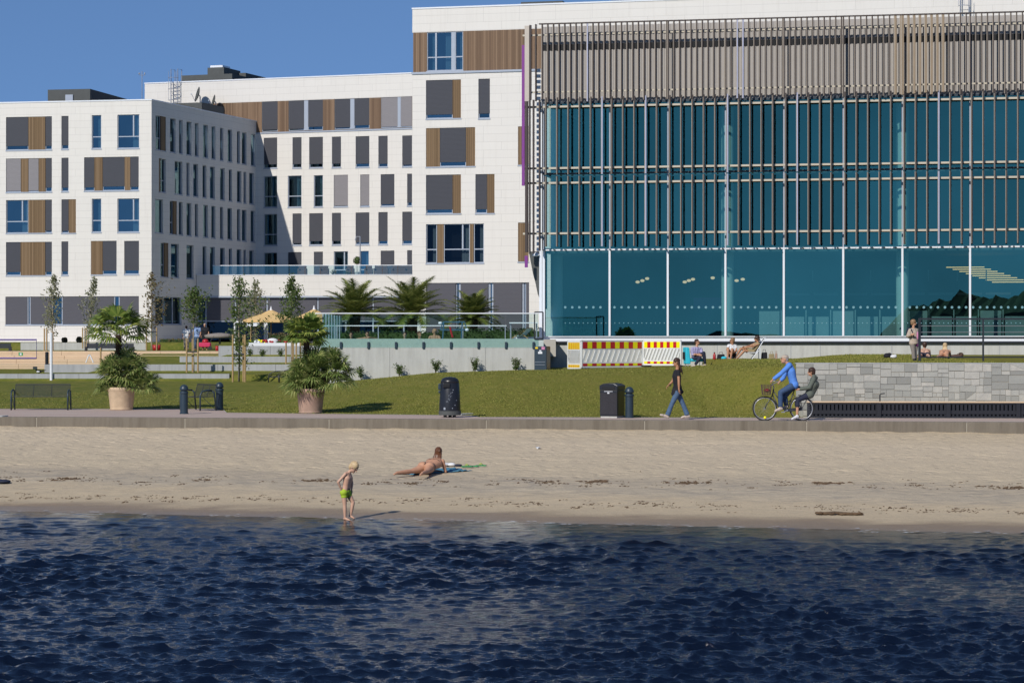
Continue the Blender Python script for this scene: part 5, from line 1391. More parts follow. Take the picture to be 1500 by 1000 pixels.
# bins, bollards
def bollard(px,pyb,label):
    p=G(px,pyb,1.30); root=thing('bollard',label,'bollard',p,0,'blue grey dome topped bollards')
    m=MB(); m.lathe([(.135,0),(.135,.03),(.120,.04),(.118,.62)],n=24); m.build('post','blue_grey_metal',root,smooth=False)
    m=MB(); m.lathe([(.133,.62),(.137,.64),(.133,.68),(.098,.69),(.098,.72)],n=24,cap=False); m.build('collar','blue_grey_metal',root)
    m=MB(); m.lathe([(.128,.72),(.134,.74),(.130,.78),(.112,.83),(.08,.87),(.04,.89),(.003,.895)],n=24); m.build('dome_cap','blue_grey_metal',root,smooth=True)
bollard(269.6,606,'bollard in front of the left end of the small angled bench')
bollard(321.6,600.2,'bollard set back at the right end of the small angled bench')
bollard(921.8,611.8,'bollard touching the square black litter bin')
plain('scribble_grey',(.30,.33,.38),.7,.3,9)
def round_bin():
    p=G(659,611,1.30); root=thing('litter_bin','rounded black litter bin with white scribbles and stickers on its side','litter bin',p)
    m=MB(); m.lathe([(.31,.09),(.315,.2),(.275,.98),(.262,1.02)],n=32); m.build('body','bin_black',root,smooth=True)
    m=MB(); m.lathe([(.268,1.0),(.265,1.05),(.22,1.12),(.14,1.16),(.02,1.175)],n=32); m.build('lid','bin_black',root,smooth=True)
    m=MB(); m.lathe([(.325,.07),(.325,.19)],n=32); m.build('base_band','dark_panel',root,smooth=False)
    m=MB(); 
    for a in (R(235),R(305),R(90)): m.lathe([(.05,0),(.05,.08)],(.23*math.cos(a),.23*math.sin(a),0),10)
    m.build('foot','rubber',root)
    m=MB(); m.box(-.20,-.315,.86,.02,-.22,1.0); m.build('opening_hood','bin_black',root,bevel=.02); m=MB(); m.box(-.17,-.325,.885,-.0,-.314,.975); m.build('slot','dark_void',root)
    m=MB(); m.box(-.335,-.12,.80,-.25,.05,.98); m.box(-.33,-.10,.70,-.26,.0,.78); m.build('ash_tray','blue_grey_metal',root,bevel=.02)
    r=random.Random(3); m=MB()
    def surf(a,z): rad=.313-(z-.2)*.052; return Vector((rad*math.cos(a),rad*math.sin(a),z))
    for i in range(15):
        a=R(268+r.uniform(-13,10)+ (i-7)*1.2); z=.56+ (i-7)*.018+r.uniform(-.03,.03)
        p0=surf(a,z); p1=surf(a+R(r.uniform(-6,8)),z+r.uniform(.02,.06)); m.tube([p0*1.003,p1*1.003],.004,4)
    for a,z,w in ((-118,.26,.03),(-70,.80,.012),(-50,.5,.012),(-60,.36,.012),(-75,.27,.012)):
        p0=surf(R(a),z); q=Vector((-math.sin(R(a)),math.cos(R(a)),0))*w; n=Vector((math.cos(R(a)),math.sin(R(a)),0))*.006; u=Vector((0,0,w*1.1))
        m.face([p0+n-q-u,p0+n+q-u,p0+n+q+u,p0+n-q+u])
    m.build('graffiti','scribble_grey',root,fix=False)
plain('bin_black',(.014,.015,.019),.33,.2,6,spec=.5)
round_bin()
def square_bin():
    p=G(897,611.5,1.30); root=thing('litter_bin','square black litter bin with a slatted front and curved lid','litter bin',p,R(-24))
    w,d,h=.27,.30,.98
    MB().box(-w,-d,.05,w,d,.80).build('body','bin_black',root,bevel=.015)
    m=MB(); m.prism([(-w-.01,.80),(w+.01,.80),(w+.01,.93),(w*.6,.985),(0,1.0),(-w*.6,.985),(-w-.01,.93)],-d-.01,d+.01); m.build('hood','bin_black',root,bevel=.012)
    MB().box(-w*.72,-d-.02,.815,w*.72,-d-.009,.90).build('slot','dark_void',root)
    m=MB(); k=-w+.03
    while k<w-.04: m.box(k,-d-.012,.10,k+.028,-d-.001,.72); k+=.036
    m.build('front_slats','bin_slat',root)
    m=MB(); k=-.13
    rr=random.Random(4)
    while k<.13: ww=rr.uniform(.008,.018); m.box(k,-d-.008,.752,k+ww,-d-.002,.772); k+=ww+.006
    m.box(-.03,-d-.008,.70,.03,-d-.0125,.735); m.build('lettering','sticker_white',root)
    MB().box(-w+.02,-d+.02,0,w-.02,d-.02,.05).build('base','concrete_pale',root)
square_bin()
def recycling_bin():
    Y=99.5; zb=ZZ(544,Y); root=thing('waste_station','tall narrow dark blue waste station with yellow and red stickers against the pool wall','litter bin',(XX(794,Y),Y,zb),R(-22))
    w,h=.26,1.02
    MB().box(-w,-.20,0,w,.22,h).build('body','blue_grey_metal',root,bevel=.01)
    MB().box(w+.001,-.19,.02,w+.02,.21,h-.02).build('side_panel','bin_black',root)
    m=MB(); m.box(-w+.03,-.215,.27,w-.05,-.201,.285); m.box(-w+.03,-.215,.38,w-.05,-.201,.395); m.build('trim_line','galvanised',root)
    MB().box(-w+.05,-.212,h-.10,-w+.16,-.201,h-.03).build('yellow_sticker','amber_stripe',root); MB().box(w-.20,-.212,h-.13,w-.06,-.201,h-.02).build('red_sticker','pink_cloth',root)
    m=MB(); m.box(-.09,-.212,h-.30,.09,-.201,h-.22); m.box(-.04,-.212,h-.20,.05,-.201,h-.155); m.build('white_sticker','sticker_white',root)
recycling_bin()

# benches
def bench(px0,px1,pyb,pyt,Y,label,rz=0,cat='bench',w=None):
    zb=ZZ(pyb,Y); w=w or (XX(px1,Y)-XX(px0,Y))/math.cos(rz); h=(pyb-pyt)/F*Y; root=thing('park_bench',label,cat,(XX((px0+px1)/2,Y),Y,zb),rz,'dark metal mesh benches')
    for s in (-1,1):
        x=s*w*.485; m=MB()
        m.tube([(x-.06*s*0,-.30,0),(x,-.30,.48),(x,-.24,.60),(x,-.08,.645),(x,.12,.63)],.027,8); o=m.build('armrest_leg','blue_grey_metal',root,smooth=True)
        m=MB(); m.tube([(x,.12,.63),(x,.20,.55),(x,.26,.0)],.025,8); m.build('rear_leg','blue_grey_metal',root,smooth=True)
        m=MB(); m.tube([(x,-.2,.42),(x,.24,.03)],.010,5); m.build('brace','blue_grey_metal',root)
    a,b=-w*.47,w*.47; m=MB()
    for i in range(9): y=-.26+i*.055; m.box(a,y,.425,b,y+.034,.435)
    m.tube([(a,-.27,.43),(b,-.27,.43)],.014,6); m.build('seat','dark_metal',root)
    m=MB()
    for i in range(14):
        t=i/13; z=.45+t*(h-.45); y=.20+.10*t; m.box(a,y,z,b,y+.006,z+.015)
    for i in range(4): x=lerp(a,b,i/3); m.tube([(x,.18,.43),(x,.305,h)],.011,6)
    m.tube([(a,.305,h),(b,.305,h)],.012,6)
    m.build('backrest','dark_metal',root)
bench(18,103,600,563,79.5,'black mesh park bench standing alone at the far left of the promenade')
bench(264,318,600.5,563,78.9,'black mesh park bench angled between two bollards',-R(56),w=1.45)
def backbench(px0,px1,yb,yt,Y,label):
    zb=ZZ(yb,Y); x0,x1=XX(px0,Y),XX(px1,Y); root=thing('terrace_bench',label,'bench',((x0+x1)/2,Y,zb),0,'dark slatted terrace benches'); h=(yb-yt)/F*Y; w=(x1-x0)/2
    m=MB()
    for i in range(4): m.box(-w,.0,h*.45+i*h*.15,w,.03,h*.45+i*h*.15+.07)
    m.build('backrest','dark_metal',root); MB().box(-w,-.45,h*.42,w,0,h*.47).build('seat','dark_metal',root)
    for s in (-1,1): m=MB(); m.box(s*w-.05,-.45,0,s*w+.05,.05,h*.62); m.build('leg','dark_metal',root)
backbench(-44,16,515,503,150,'dark slatted bench behind the purple goal frame')
backbench(127,196,515,503.5,150,'dark slatted bench behind the left potted palm')
def racks():
    Y=118; zb=ZZ(561,Y); root=thing('cycle_stand','pair of dark curved metal hoops on the grass beside the right palm','cycle stand',(XX(404,Y),Y,zb))
    for dx,s in ((-.1,1.0),(.42,1.15)):
        m=MB(); m.tube([(dx-.25,0,0),(dx-.24,0,.3)]+[(dx+.20-.44*math.cos(a)*1,0,.32*s+.25*math.sin(a)) for a in np.linspace(.1,1.9,8)],.03,6); m.tube([(dx+.25,0,0),(dx+.22,0,.45*s)],.03,6); m.build('hoop','dark_metal',root,smooth=True)
    m=MB(); m.tube([(-.3,0,.30),(.65,0,.30)],.025,6); m.build('cross_bar','dark_metal',root)
racks()

# plastic barriers
def barrier(pxa,ya0,ya1,pxb,yb0,yb1,Ya,Yb,label,c1,c2,n,slots):
    A=Vector((XX(pxa,Ya),Ya,0)); B=Vector((XX(pxb,Yb),Yb,0)); d=(B-A); w=d.length; ang=math.atan2(d.y,d.x)
    z0=(ZZ(ya1,Ya)+ZZ(yb1,Yb))/2; z1=(ZZ(ya0,Ya)+ZZ(yb0,Yb))/2; h=z1-z0
    root=thing('barrier_panel',label,'barrier',(A.x,A.y,z0),ang,'striped plastic construction barriers')
    m=MB(); a0,a1=.03,w-.03; zb1=h*.20; zt0=h*.66
    m.box(0,-.02,0,w,.02,h*.03); m.box(0,-.02,h*.96,w,.02,h); m.box(0,-.02,0,.05,.02,h); m.box(w-.05,-.02,0,w,.02,h)
    m.box(.05,-.015,h*.03,w-.05,.012,zb1); m.box(.05,-.015,zt0,w-.05,.012,h*.96)
    for i in range(slots+1):
        x=.05+(w-.1)*i/slots; s=h*.22; x2=min(w-.05,x+s); zz=zb1+(zt0-zb1)*((x2-x)/s)
        bw=(w-.1)/slots*.27; m.prism([(max(.05,x-bw),zb1),(min(w-.05,x+bw),zb1),(min(w-.05,x2+bw),zz),(max(.05,x2-bw),zz)],-.014,.010)
    m.prism([(.05,zb1),(.14,zb1),(.05,zb1+.1)],-.0145,.0105)
    m.build('frame','barrier_white',root)
    s1=MB();s2=MB()
    for i in range(n):
        xa=.07+(w-.14)*i/n; xb=.07+(w-.14)*(i+1)/n; q=(s1 if i%2==0 else s2)
        q.box(xa,-.022,h*.70,xb,-.0165,h*.94); q.box(xa,-.022,h*.065,xb,-.0165,h*.155)
    s1.build('stripe_marking',c1,root); s2.build('stripe_marking',c2,root)
    MB().box(.08,-.22,-.06,.28,.22,.0).build('foot','rubber',root); MB().box(w-.28,-.22,-.06,w-.08,.22,.0).build('foot','rubber',root)
barrier(831.5,500,541,851,498,540,101.5,100.6,'narrow orange and yellow striped barrier panel, leftmost and turned away','amber_stripe','orange_stripe',11,12)
barrier(851.5,498.5,540,941.5,498,536.5,100.6,102.6,'wide white barrier panel with red and yellow stripes facing the sea','crimson_stripe','yellow_plastic',12,12) if False else barrier(851.5,498.5,540,941.5,498,536.5,100.6,103.0,'wide white barrier panel with red and yellow stripes facing the sea','crimson_stripe','yellow_plastic',13,12)
barrier(942,498,535.5,998,498.5,534.5,103.0,101.6,'shaded barrier panel with dark red and yellow stripes beside the seated man','yellow_plastic','crimson_stripe',11,11)

# pots and palms
def fan_leaf(m,base,tip,n,blade,drop,r,spread=2.3,w=.02):
    base=Vector(base);tip=Vector(tip); d=(tip-base).normalized(); m.tube([base,lerp(base,tip,.5)+Vector((0,0,.03)),tip],.007,4,False)
    up=Vector((r.uniform(-.4,.4),r.uniform(-.4,.4),1)).normalized(); sd=d.cross(up).normalized(); up=sd.cross(d)
    for i in range(n):
        a=lerp(-spread,spread,i/(n-1))*.5*1.15; l=blade*(1-.25*abs(a)/spread)*r.uniform(.88,1.05)
        dr=(d*math.cos(a)+sd*math.sin(a)).normalized(); wv=dr.cross(up).normalized()*w
        m1=tip+dr*l*.55+up*(.02*(i%2)); e=tip+dr*l*.98-Vector((0,0,1))*drop*l*r.uniform(.6,1.3)
        b=len(m.v); m.v.extend([tuple(tip),tuple(m1-wv),tuple(m1+wv),tuple(e)]); m.f.append((b,b+1,b+2)); m.f.append((b+1,b+3,b+2)); m.mi+= [0,0]
def pot_palm(pxc,pyb,label,potw,poth,trunk_top,crown,clump,seed,dark):
    p=G(pxc,pyb,1.30); Y=p.y; sc=F/Y; r=random.Random(seed)
    root=thing('potted_palm',label,'palm',p)
    rw=potw/sc/2; hh=poth/sc
    m=MB(); m.lathe([(rw*.80,0),(rw*.84,.03),(rw*.80,.06),(rw*.82,.09),(rw*.94,hh*.80),(rw*1.0,hh*.86),(rw*1.03,hh*.90),(rw*1.02,hh*.97),(rw*.99,hh),(rw*.88,hh),(rw*.86,hh-.08),(.01,hh-.08)],n=40); pot=m.build('pot','terracotta' if dark else 'terracotta_pale',root,smooth=True)
    MB().lathe([(.01,0),(rw*.85,0),(rw*.85,.015),(.01,.015)],(0,0,hh-.085),24,False).build('soil','soil',pot)
    def q(px,py,dy=0): return Vector(((px-pxc)/sc,dy,(pyb-py)/sc))
    # tall stem
    tt=q(*trunk_top); m=MB(); pts=[Vector((tt.x*.3,0,hh-.1)),Vector((tt.x*.8,0,tt.z*.5)),Vector((tt.x,0,tt.z))]
    m.tube([lerp(pts[0],pts[1],k/4) for k in range(4)]+[lerp(pts[1],pts[2],k/4) for k in range(5)],[.085+.012*(k%2) for k in range(9)],10)
    for k in range(90):
        t=r.random(); c=lerp(pts[1],pts[2],t)-Vector((0,0,.02)); a=r.uniform(0,6.28); o=Vector((math.cos(a),math.sin(a),0)); m.tube([c+o*.07,c+o*.13+Vector((0,0,.05))],.012,4)
    m.build('stem','palm_bark',root)
    leaf=MB(); cx,cy,rx,rz=crown; c=q(cx,cy)
    for k in range(30):
        a=k*2.39996; el=lerp(1.2,-.36,(k/29)**.75)+r.uniform(-.12,.12); d=Vector((math.cos(a)*math.cos(el),math.sin(a)*math.cos(el),math.sin(el)))
        L1=rx*r.uniform(.42,.60); t=tt+Vector((d.x*L1,d.y*L1*.9,d.z*L1*rz/rx*1.35+.12)); fan_leaf(leaf,tt+Vector((0,0,.02)),t,17,rx*.60,.30,r,2.5,.036)
    leaf.build('crown','palm_leaf',root,fix=False)
    # low clump: many heads of stiff fans
    leaf=MB()
    for (ex,ey,erx,erz,cnt) in clump:
        cc=q(ex,ey,r.uniform(-.1,.1))
        for k in range(cnt):
            a=r.uniform(0,6.28); el=r.uniform(-.75,1.45); d=Vector((math.cos(a)*math.cos(el),math.sin(a)*math.cos(el),math.sin(el)))
            R_=r.uniform(.35,.72); t=cc+Vector((d.x*erx/sc*R_,d.y*erx/sc*R_,d.z*erz/sc*R_)); st=cc+Vector((-d.x*.02,0,-.15))
            if t.z<.12: t.z=.12+r.random()*.1
            fan_leaf(leaf,st,t,13,erx/sc*.62,.30,r,2.5,.026)
    leaf.build('fan_clump','palm_leaf_pale' if not dark else 'palm_leaf_pale',root,fix=False)
    m=MB()
    for (ex,ey,erx,erz,cnt) in clump: m.tube([Vector((0,0,hh-.1)),q(ex,ey)*.6+Vector((0,0,hh*.4)),q(ex,ey)],.05,6)
    m.build('lower_stems','palm_bark',root)
pot_palm(178,600,'tall fan palm with bushy low fronds spilling right from a pale terracotta pot',41,33,(173,490),(175,485,1.14,.80),
    [(185,546,40,38,46),(165,550,32,34,32),(208,564,30,32,36),(162,574,26,14,12)],5,False)
pot_palm(455,605,'fan palm in a brown terracotta pot near the middle, leaning fronds to the left',42,36,(449,496),(450,487,.80,.60),
    [(460,548,42,38,46),(440,560,38,32,40),(485,546,38,36,42),(492,546,26,26,16)],8,True)
def date_palm(px,py,Y,label,ln,seed,zbase=3.6,n=44,w=1.0):
    r=random.Random(seed); c=P(px,py,Y); root=thing('date_palm',label,'palm',(c.x,c.y,zbase),0,'feather palms behind the pool'); h=c.z-zbase
    m=MB(); m.tube([(0,0,0),(0,0,h*.5),(0,0,h)],[.26,.24,.28],12); m.build('trunk','palm_bark',root,smooth=True)
    leaf=MB()
    for k in range(n):
        a=k*2.39996+r.uniform(-.2,.2); el=lerp(1.45,.05,(k/(n-1))**.9)+r.uniform(-.08,.08); l=ln*r.uniform(.82,1.08)
        hd=Vector((math.cos(a)*w,math.sin(a),0)); pts=[]; p=Vector((0,0,h)); e=el
        for s in range(11): pts.append(p.copy()); p=p+(hd*math.cos(e)+Vector((0,0,math.sin(e))))*l/10; e-=.055+.012*s*(1.25-el*.45)
        leaf.tube(pts,[.022*(1-i/11)+.004 for i in range(11)],4,False)
        for s in range(1,11):
            for q in range(6):
                t=q/6; c0=lerp(pts[s-1],pts[s],t); dr=(pts[s]-pts[s-1]).normalized(); sd=dr.cross(Vector((0,0,1)))
                sd=sd.normalized() if sd.length>.01 else Vector((1,0,0)); up=sd.cross(dr)
                ll=ln*.23*math.sin(max(.15,(s-1+t)/10)*math.pi*.93+.1)+.03
                for sg in (-1,1):
                    e1=c0+(sd*sg*.8+dr*.75+up*r.uniform(.0,.35)-Vector((0,0,.18)))*ll; wv=dr*.026
                    b=len(leaf.v); leaf.v.extend([tuple(c0-wv),tuple(c0+wv),tuple(e1)]); leaf.f.append((b,b+1,b+2)); leaf.mi.append(0)
    leaf.build('fronds','date_leaf',root,fix=False)
date_palm(520,463,120,'feather palm behind the pool glass, leftmost of the three',2.15,3)
date_palm(604,463,120,'feather palm behind the pool glass, middle and widest of the three',2.35,7,n=50)
date_palm(692,468,114,'short dense feather palm at the right behind the pool fence',1.6,11,n=52)

# shrubs
def shrub(px,yb,yt,w,Y,label,seed,group='small shrubs along the pool wall',zb=None,mat='shrub_leaf',zf=None):
    r=random.Random(seed); base=P(px,yb,Y); sc=F/Y; h=(yb-yt)/sc; rw=w/sc/2
    root=thing('shrub',label,'shrub',base,0,group); st=MB(); lf=MB()
    for k in range(11):
        a=r.uniform(0,6.28); e=Vector((math.cos(a)*rw*r.uniform(.2,.85),math.sin(a)*rw*.6,h*r.uniform(.6,1.0))); mid=Vector((e.x*.35,e.y*.35,e.z*.5)); st.tube([(0,0,-.05),mid,e],.008,4,False)
        for j in range(26):
            t=r.uniform(.25,1.05); c=lerp(mid,e,(t-.5)*2) if t>.5 else lerp(Vector((0,0,0)),mid,t*2); c=c+Vector((r.gauss(0,.05),r.gauss(0,.05),r.gauss(0,.04)))
            n=Vector((r.gauss(0,1),r.gauss(0,1),r.gauss(0,1)+.6)).normalized(); s=n.orthogonal().normalized(); u=n.cross(s); z=r.uniform(.028,.05)
            lf.face([c-s*z*.5,c-u*z*1.1,c+s*z*.5,c+u*z*1.1])
    st.build('stem','bark',root); lf.build('foliage',mat,root,fix=False)
for px,yb,yt,w,lb in ((529,555,537,18,'low shrub at the wall nearest the middle palm'),(585,550,533,17,'open two pronged shrub, second along the pool wall'),(638,545.5,525.5,22,'widest shrub in the middle of the pool wall'),(696,544.5,524,18,'dark round shrub, fourth along the pool wall'),(756,543.5,524.5,15,'bright green shrub nearest the waste station')):
    shrub(px,yb,yt,w,99.6,lb,px)
for px,lb in ((366,'little green shrub behind the tree stakes'),(384,'little green shrub in the middle of the terrace bed'),(411,'little green shrub at the right of the terrace bed')):
    shrub(px,522,511,15,139,lb,px,group='shrubs in the terrace bed')
def ball(px,yb,yt,w,Y,label,seed):
    p=P(px,yb,Y); r=w/2/F*Y; rr=random.Random(seed); root=thing('clipped_bush',label,'bush',p,0,'dark ball shaped bushes'); lf=MB(); h=(yb-yt)/F*Y
    for k in range(420):
        a=rr.uniform(0,6.28);e=math.asin(rr.uniform(-1,1)); q=rr.uniform(.72,1.0); c=Vector((r*q*math.cos(a)*math.cos(e),r*q*math.sin(a)*math.cos(e),h*.5+h*.5*q*math.sin(e)))
        n=Vector((rr.gauss(0,1),rr.gauss(0,1),rr.gauss(0,1))).normalized(); s=n.orthogonal().normalized(); u=n.cross(s); z=.06; lf.face([c-s*z,c-u*z,c+s*z,c+u*z])
    lf.build('foliage','dark_leaf',root,fix=False); MB().tube([(0,0,-.1),(0,0,h*.5)],.03,6).build('stem','bark',root)
leafmat('dark_leaf',(.008,.012,.008),(.015,.02,.012),(.03,.035,.02))
ball(94.5,502.5,494,8,166,'dark round bush in the white planter, left one',1); ball(116,502.5,493,8.5,166,'dark round bush in the white planter, right one',2)

# young trees
def tree(px,yb,yt,Y,w,label,mat,seed,leaves=900,stakes=(),stake_top=0,bark='birch_bark',lean=0,shape='col',low=.28,lsize=.055,zb=None,parts=None,ydrop=0):
    r=random.Random(seed); base=P(px,yb,Y); sc=F/Y; h=(yb-yt)/sc; rw=w/sc/2; root=thing('young_tree',label,'tree',base,0,'young staked trees')
    tr=MB(); n=10; pts=[Vector((lean*h*(i/n)**1.3+r.uniform(-.02,.02)*h*.15,r.uniform(-.01,.01),h*i/n*.98)) for i in range(n+1)]; pts[0]=Vector((0,0,-.15))
    tr.tube(pts,[.045*(1-i/(n+1))+.006 for i in range(n+1)],7); lf=MB(); crown=MB(); nb=26
    for k in range(nb):
        t=lerp(low,.97,(k+.5)/nb); i=int(t*n); b0=lerp(pts[i],pts[min(n,i+1)],t*n-i); a=k*2.4+r.uniform(-.4,.4)
        if shape=='col': ex=math.sin(min(1,(t-low)/(1-low)*1.05+.12)*math.pi)**.6
        elif shape=='wide': ex=math.sin(min(1,(t-low)/(1-low)+.1)*math.pi*.95)**.8*(1+.6*math.cos(a))
        else: ex=(1-(t-low)/(1-low))*.9+.15
        ln=rw*ex*r.uniform(.6,1.15); up=r.uniform(.55,1.1) if shape=='col' else r.uniform(.2,.8)
        e=b0+Vector((math.cos(a)*ln,math.sin(a)*ln,ln*up)); mid=lerp(b0,e,.5)+Vector((0,0,-.03)); crown.tube([b0,mid,e],[.012,.009,.004],4,False)
        m=int(leaves*1.05/nb*r.uniform(.4,1.6))
        for j in range(m):
            q=r.random()**.6; c=(lerp(b0,mid,q*2) if q<.5 else lerp(mid,e,q*2-1))+Vector((r.gauss(0,.16),r.gauss(0,.16),r.gauss(0,.20)))*rw
            nn=Vector((r.gauss(0,1),r.gauss(0,1),r.gauss(0,1)+.3)).normalized(); s=nn.orthogonal().normalized(); u=nn.cross(s); z=lsize*r.uniform(.8,1.6); lf.face([c-s*z*.55,c-u*z,c+s*z*.55,c+u*z])
    tk=tr.build('trunk',bark,root,smooth=True); crown.build('branches',bark,tk); lf.build('crown',mat,root,fix=False)
    return root
def stakes(xs_,yb,yt,Y,label,tie=None):
    for i,x in enumerate(xs_):
        p=P(x,yb,Y-.3+.3*(i%2)); h=(yb-yt)/F*Y; m=MB(); m.tube([(0,0,-.2),(0,0,h)],.045,8)
        o=m.build('tree_stake','stake_wood',frame=Matrix.Translation(p)); tag(o,label%['left','middle','right','rearmost'][i] if '%' in label else label,'stake','timber tree stakes')
    if tie:
        p0=P(xs_[0],tie,Y-.3);p1=P(xs_[-1],tie,Y-.3); m=MB(); m.bar((0,0,0),p1-p0,.02,.07); o=m.build('tree_tie','dark_metal',frame=Matrix.Translation(p0)); tag(o,'black strap at the stakes of '+label.split('around ')[-1],'strap','tree ties')
tree(76,515,398,150,30,'slim pale birch beside the white pole at the far left','birch_leaf',11,900,low=.22,lsize=.06,shape='col',lean=.03)
tree(129,506,403,165,30,'feathery pale birch just left of the left potted palm','birch_leaf',12,850,low=.18,lsize=.065,shape='col',lean=.10)
tree(222,513,401,157,42,'thin wispy tree with a few reddish leaves at the corner of the left wing','red_leaf',13,700,low=.30,lsize=.07,shape='wide')
tree(283.5,545.5,421,126,44,'compact green tree between three stakes near the shaded wall','tree_leaf',14,1200,low=.56,lsize=.06,shape='col')
tree(350,561,404,119.5,56,'irregular dark green tree in front of the left parasol','tree_leaf',15,1700,low=.15,lsize=.055,shape='wide')
tree(374,515,409,150,38,'thin grey green tree directly behind the left parasol','birch_leaf',16,750,low=.2,lsize=.06,shape='col')
tree(427,532,400,133,40,'tall leafy tree rising behind the middle potted palm','tree_leaf',17,2100,low=.30,lsize=.06,shape='col',lean=0)
stakes((65,68.5),514,481,149.5,'%s timber stake around the birch beside the white pole',None)
stakes((77.5,),514,486,149.5,'single round timber stake just right of the white pole')
stakes((121,124.5,127),506,480,164,'%s thin stake around the birch left of the left palm')
stakes((214.5,229.5),514,480,156,'%s stake around the wispy corner tree',486)
stakes((273.5,282,290),547,496,126,'%s stake around the compact green tree',515)
stakes((341,356.5,359),561,490,119.3,'%s stake around the irregular tree in front of the parasol',519)
stakes((419,429.5,434,440),531,502,133,'%s stake around the tall leafy tree behind the palm')
stakes((147.5,),534,509,127,'lone stake on the grass left of the left potted palm')
def pole(px,yb,yt,Y,r,label,name='net_post',mat='white_metal'):
    p=P(px,yb,Y); m=MB(); m.lathe([(r,0),(r,(yb-yt)/F*Y),(r*.6,(yb-yt)/F*Y+.03)],n=12); tag(m.build(name,mat,frame=Matrix.Translation(p),smooth=False),label,'post')
pole(75,557,488,121.5-.6,.07,'plain white net post standing in front of the lowest terrace wall')
pole(68.7,539,516,137,.10,'short black post at the foot of the timber steps','black_post','bin_black')

# goal frame, sign, bird
def goal():
    Y=137; root=thing('goal_frame','purple tube goal frame with a small green sign','goal',(XX(20,Y),Y,ZZ(524,Y))); fr=Matrix.Translation((0,Y,0)); m=MB()
    a,b=XX(-40,Y),XX(53.5,Y); z0,z1=ZZ(524.5,Y),ZZ(497.5,Y); m.tube([(a,0,z1),(b,0,z1),(b,0,z0),(a,0,z0)],.045,8); m.build('tube_frame','purple_tube',root,frame=fr)
    m=MB(); x=XX(30.5,Y); m.box(x-.12,-.03,ZZ(521,Y),x+.12,.0,ZZ(516,Y)); o=m.build('sign_plate','green_plastic',root,frame=fr); MB().box(x-.05,-.04,ZZ(520,Y),x+.05,-.031,ZZ(517,Y)).build('sign_mark','sticker_white',o,frame=fr)
plain('purple_tube',(.10,.06,.28),.4,.1,3); goal()
def aframe():
    Y=136; p=P(131,531,Y); root=thing('a_frame_sign','white A frame sign on the grass below the timber steps','sign',p); h=11.5/F*Y; m=MB()
    m.bar((-.20,0,0),(-.03,0,h),.10,.05); m.bar((.22,0,0),(.03,0,h),.10,.05); m.build('frame','white_metal',root)
    MB().box(-.035,-.03,h-.06,.035,.03,h+.02).build('hinge_cap','galvanised',root)
aframe()
def bird(): 
    Y=122; p=P(57,544,Y); root=thing('magpie','black and white magpie standing on the grass left of the white post','bird',(p.x,p.y,lawn_z(p.x,p.y)+.02))
    m=MB(); m.ell((0,0,.13),.13,.07,.08); m.ell((-.13,0,.21),.05,.045,.045); m.seg((.1,0,.13),.04,(.36,0,.20),.012); m.seg((-.17,0,.21),.015,(-.22,0,.20),.004); m.seg((0,.02,.08),.012,(.0,.02,0),.008); m.seg((0,-.02,.08),.012,(0,-.02,0),.008)
    remesh('body',mb,'black_cloth',root,.012,1) if False else remesh('body',m,'black_cloth',root,.012,1)
    m=MB(); m.ell((-.02,-.02,.115),.10,.065,.055); m.build('white_belly','white_cloth',root,smooth=True)
bird()

# parasols and cafe terrace
def parasol(px,Y,yapex,yedge,w,label):
    ap=P(px,yapex,Y); ed=ZZ(yedge,Y); r=w/2/F*Y; root=thing('parasol',label,'parasol',(ap.x,Y,3.5),0,'sand coloured cafe parasols'); m=MB(); zA=ap.z-3.5; zE=ed-3.5
    n=8; ring=[];
    for t,dz in ((0.02,1),(.35,.60),(.7,.27),(1,0)):
        ring.append([(r*t*math.cos(2*math.pi*(k+.5)/n),r*t*math.sin(2*math.pi*(k+.5)/n),zE+(zA-zE)*dz) for k in range(n)])
    for a,b in zip(ring[:-1],ring[1:]):
        for k in range(n): j=(k+1)%n; m.face([a[k],b[k],b[j],a[j]])
    k_=len(m.f)
    for k in range(n): j=(k+1)%n; a=ring[-1][k];b=ring[-1][j]; m.face([a,(a[0],a[1],a[2]-.14),(b[0],b[1],b[2]-.14),b])
    o=m.build('canopy','parasol_cloth',root,fix=False); MB().lathe([(.10,-.05),(.06,.05),(.015,.22)],(0,0,zA),10).build('finial','sticker_white',root)
    MB().tube([(0,0,0),(0,0,zA)],.035,8).build('pole','stake_wood',root)
    m=MB()
    for k in range(n): m.tube([(0,0,zE-.05),ring[-1][k]],.014,4)
    m.build('rib','stake_wood',root)
    MB().lathe([(.35,0),(.35,.08),(.08,.12)],n=16).build('base','dark_metal',root)
parasol(397,150,453.5,469,86,'sand coloured parasol, the left of the two, behind thin trees')
parasol(460,150,452.5,469,80,'sand coloured parasol half hidden by the pool glass and palm')
def pergola():
    Y=152; root=thing('pergola_frame','white metal frame standing under the left parasol','pergola',(XX(385,Y),Y,3.5)); fr=Matrix.Translation((0,Y,0)); m=MB()
    m.box(XX(343,Y),0,ZZ(472.5,Y),XX(432,Y),.12,ZZ(469.5,Y)); m.build('beam','white_metal',root,frame=fr)
    for a,b in ((342.5,344.5),(386.5,391.5)): MB().box(XX(a,Y),0,3.5,XX(b,Y),.2,ZZ(470,Y)).build('post','white_metal',root,frame=fr)
pergola()
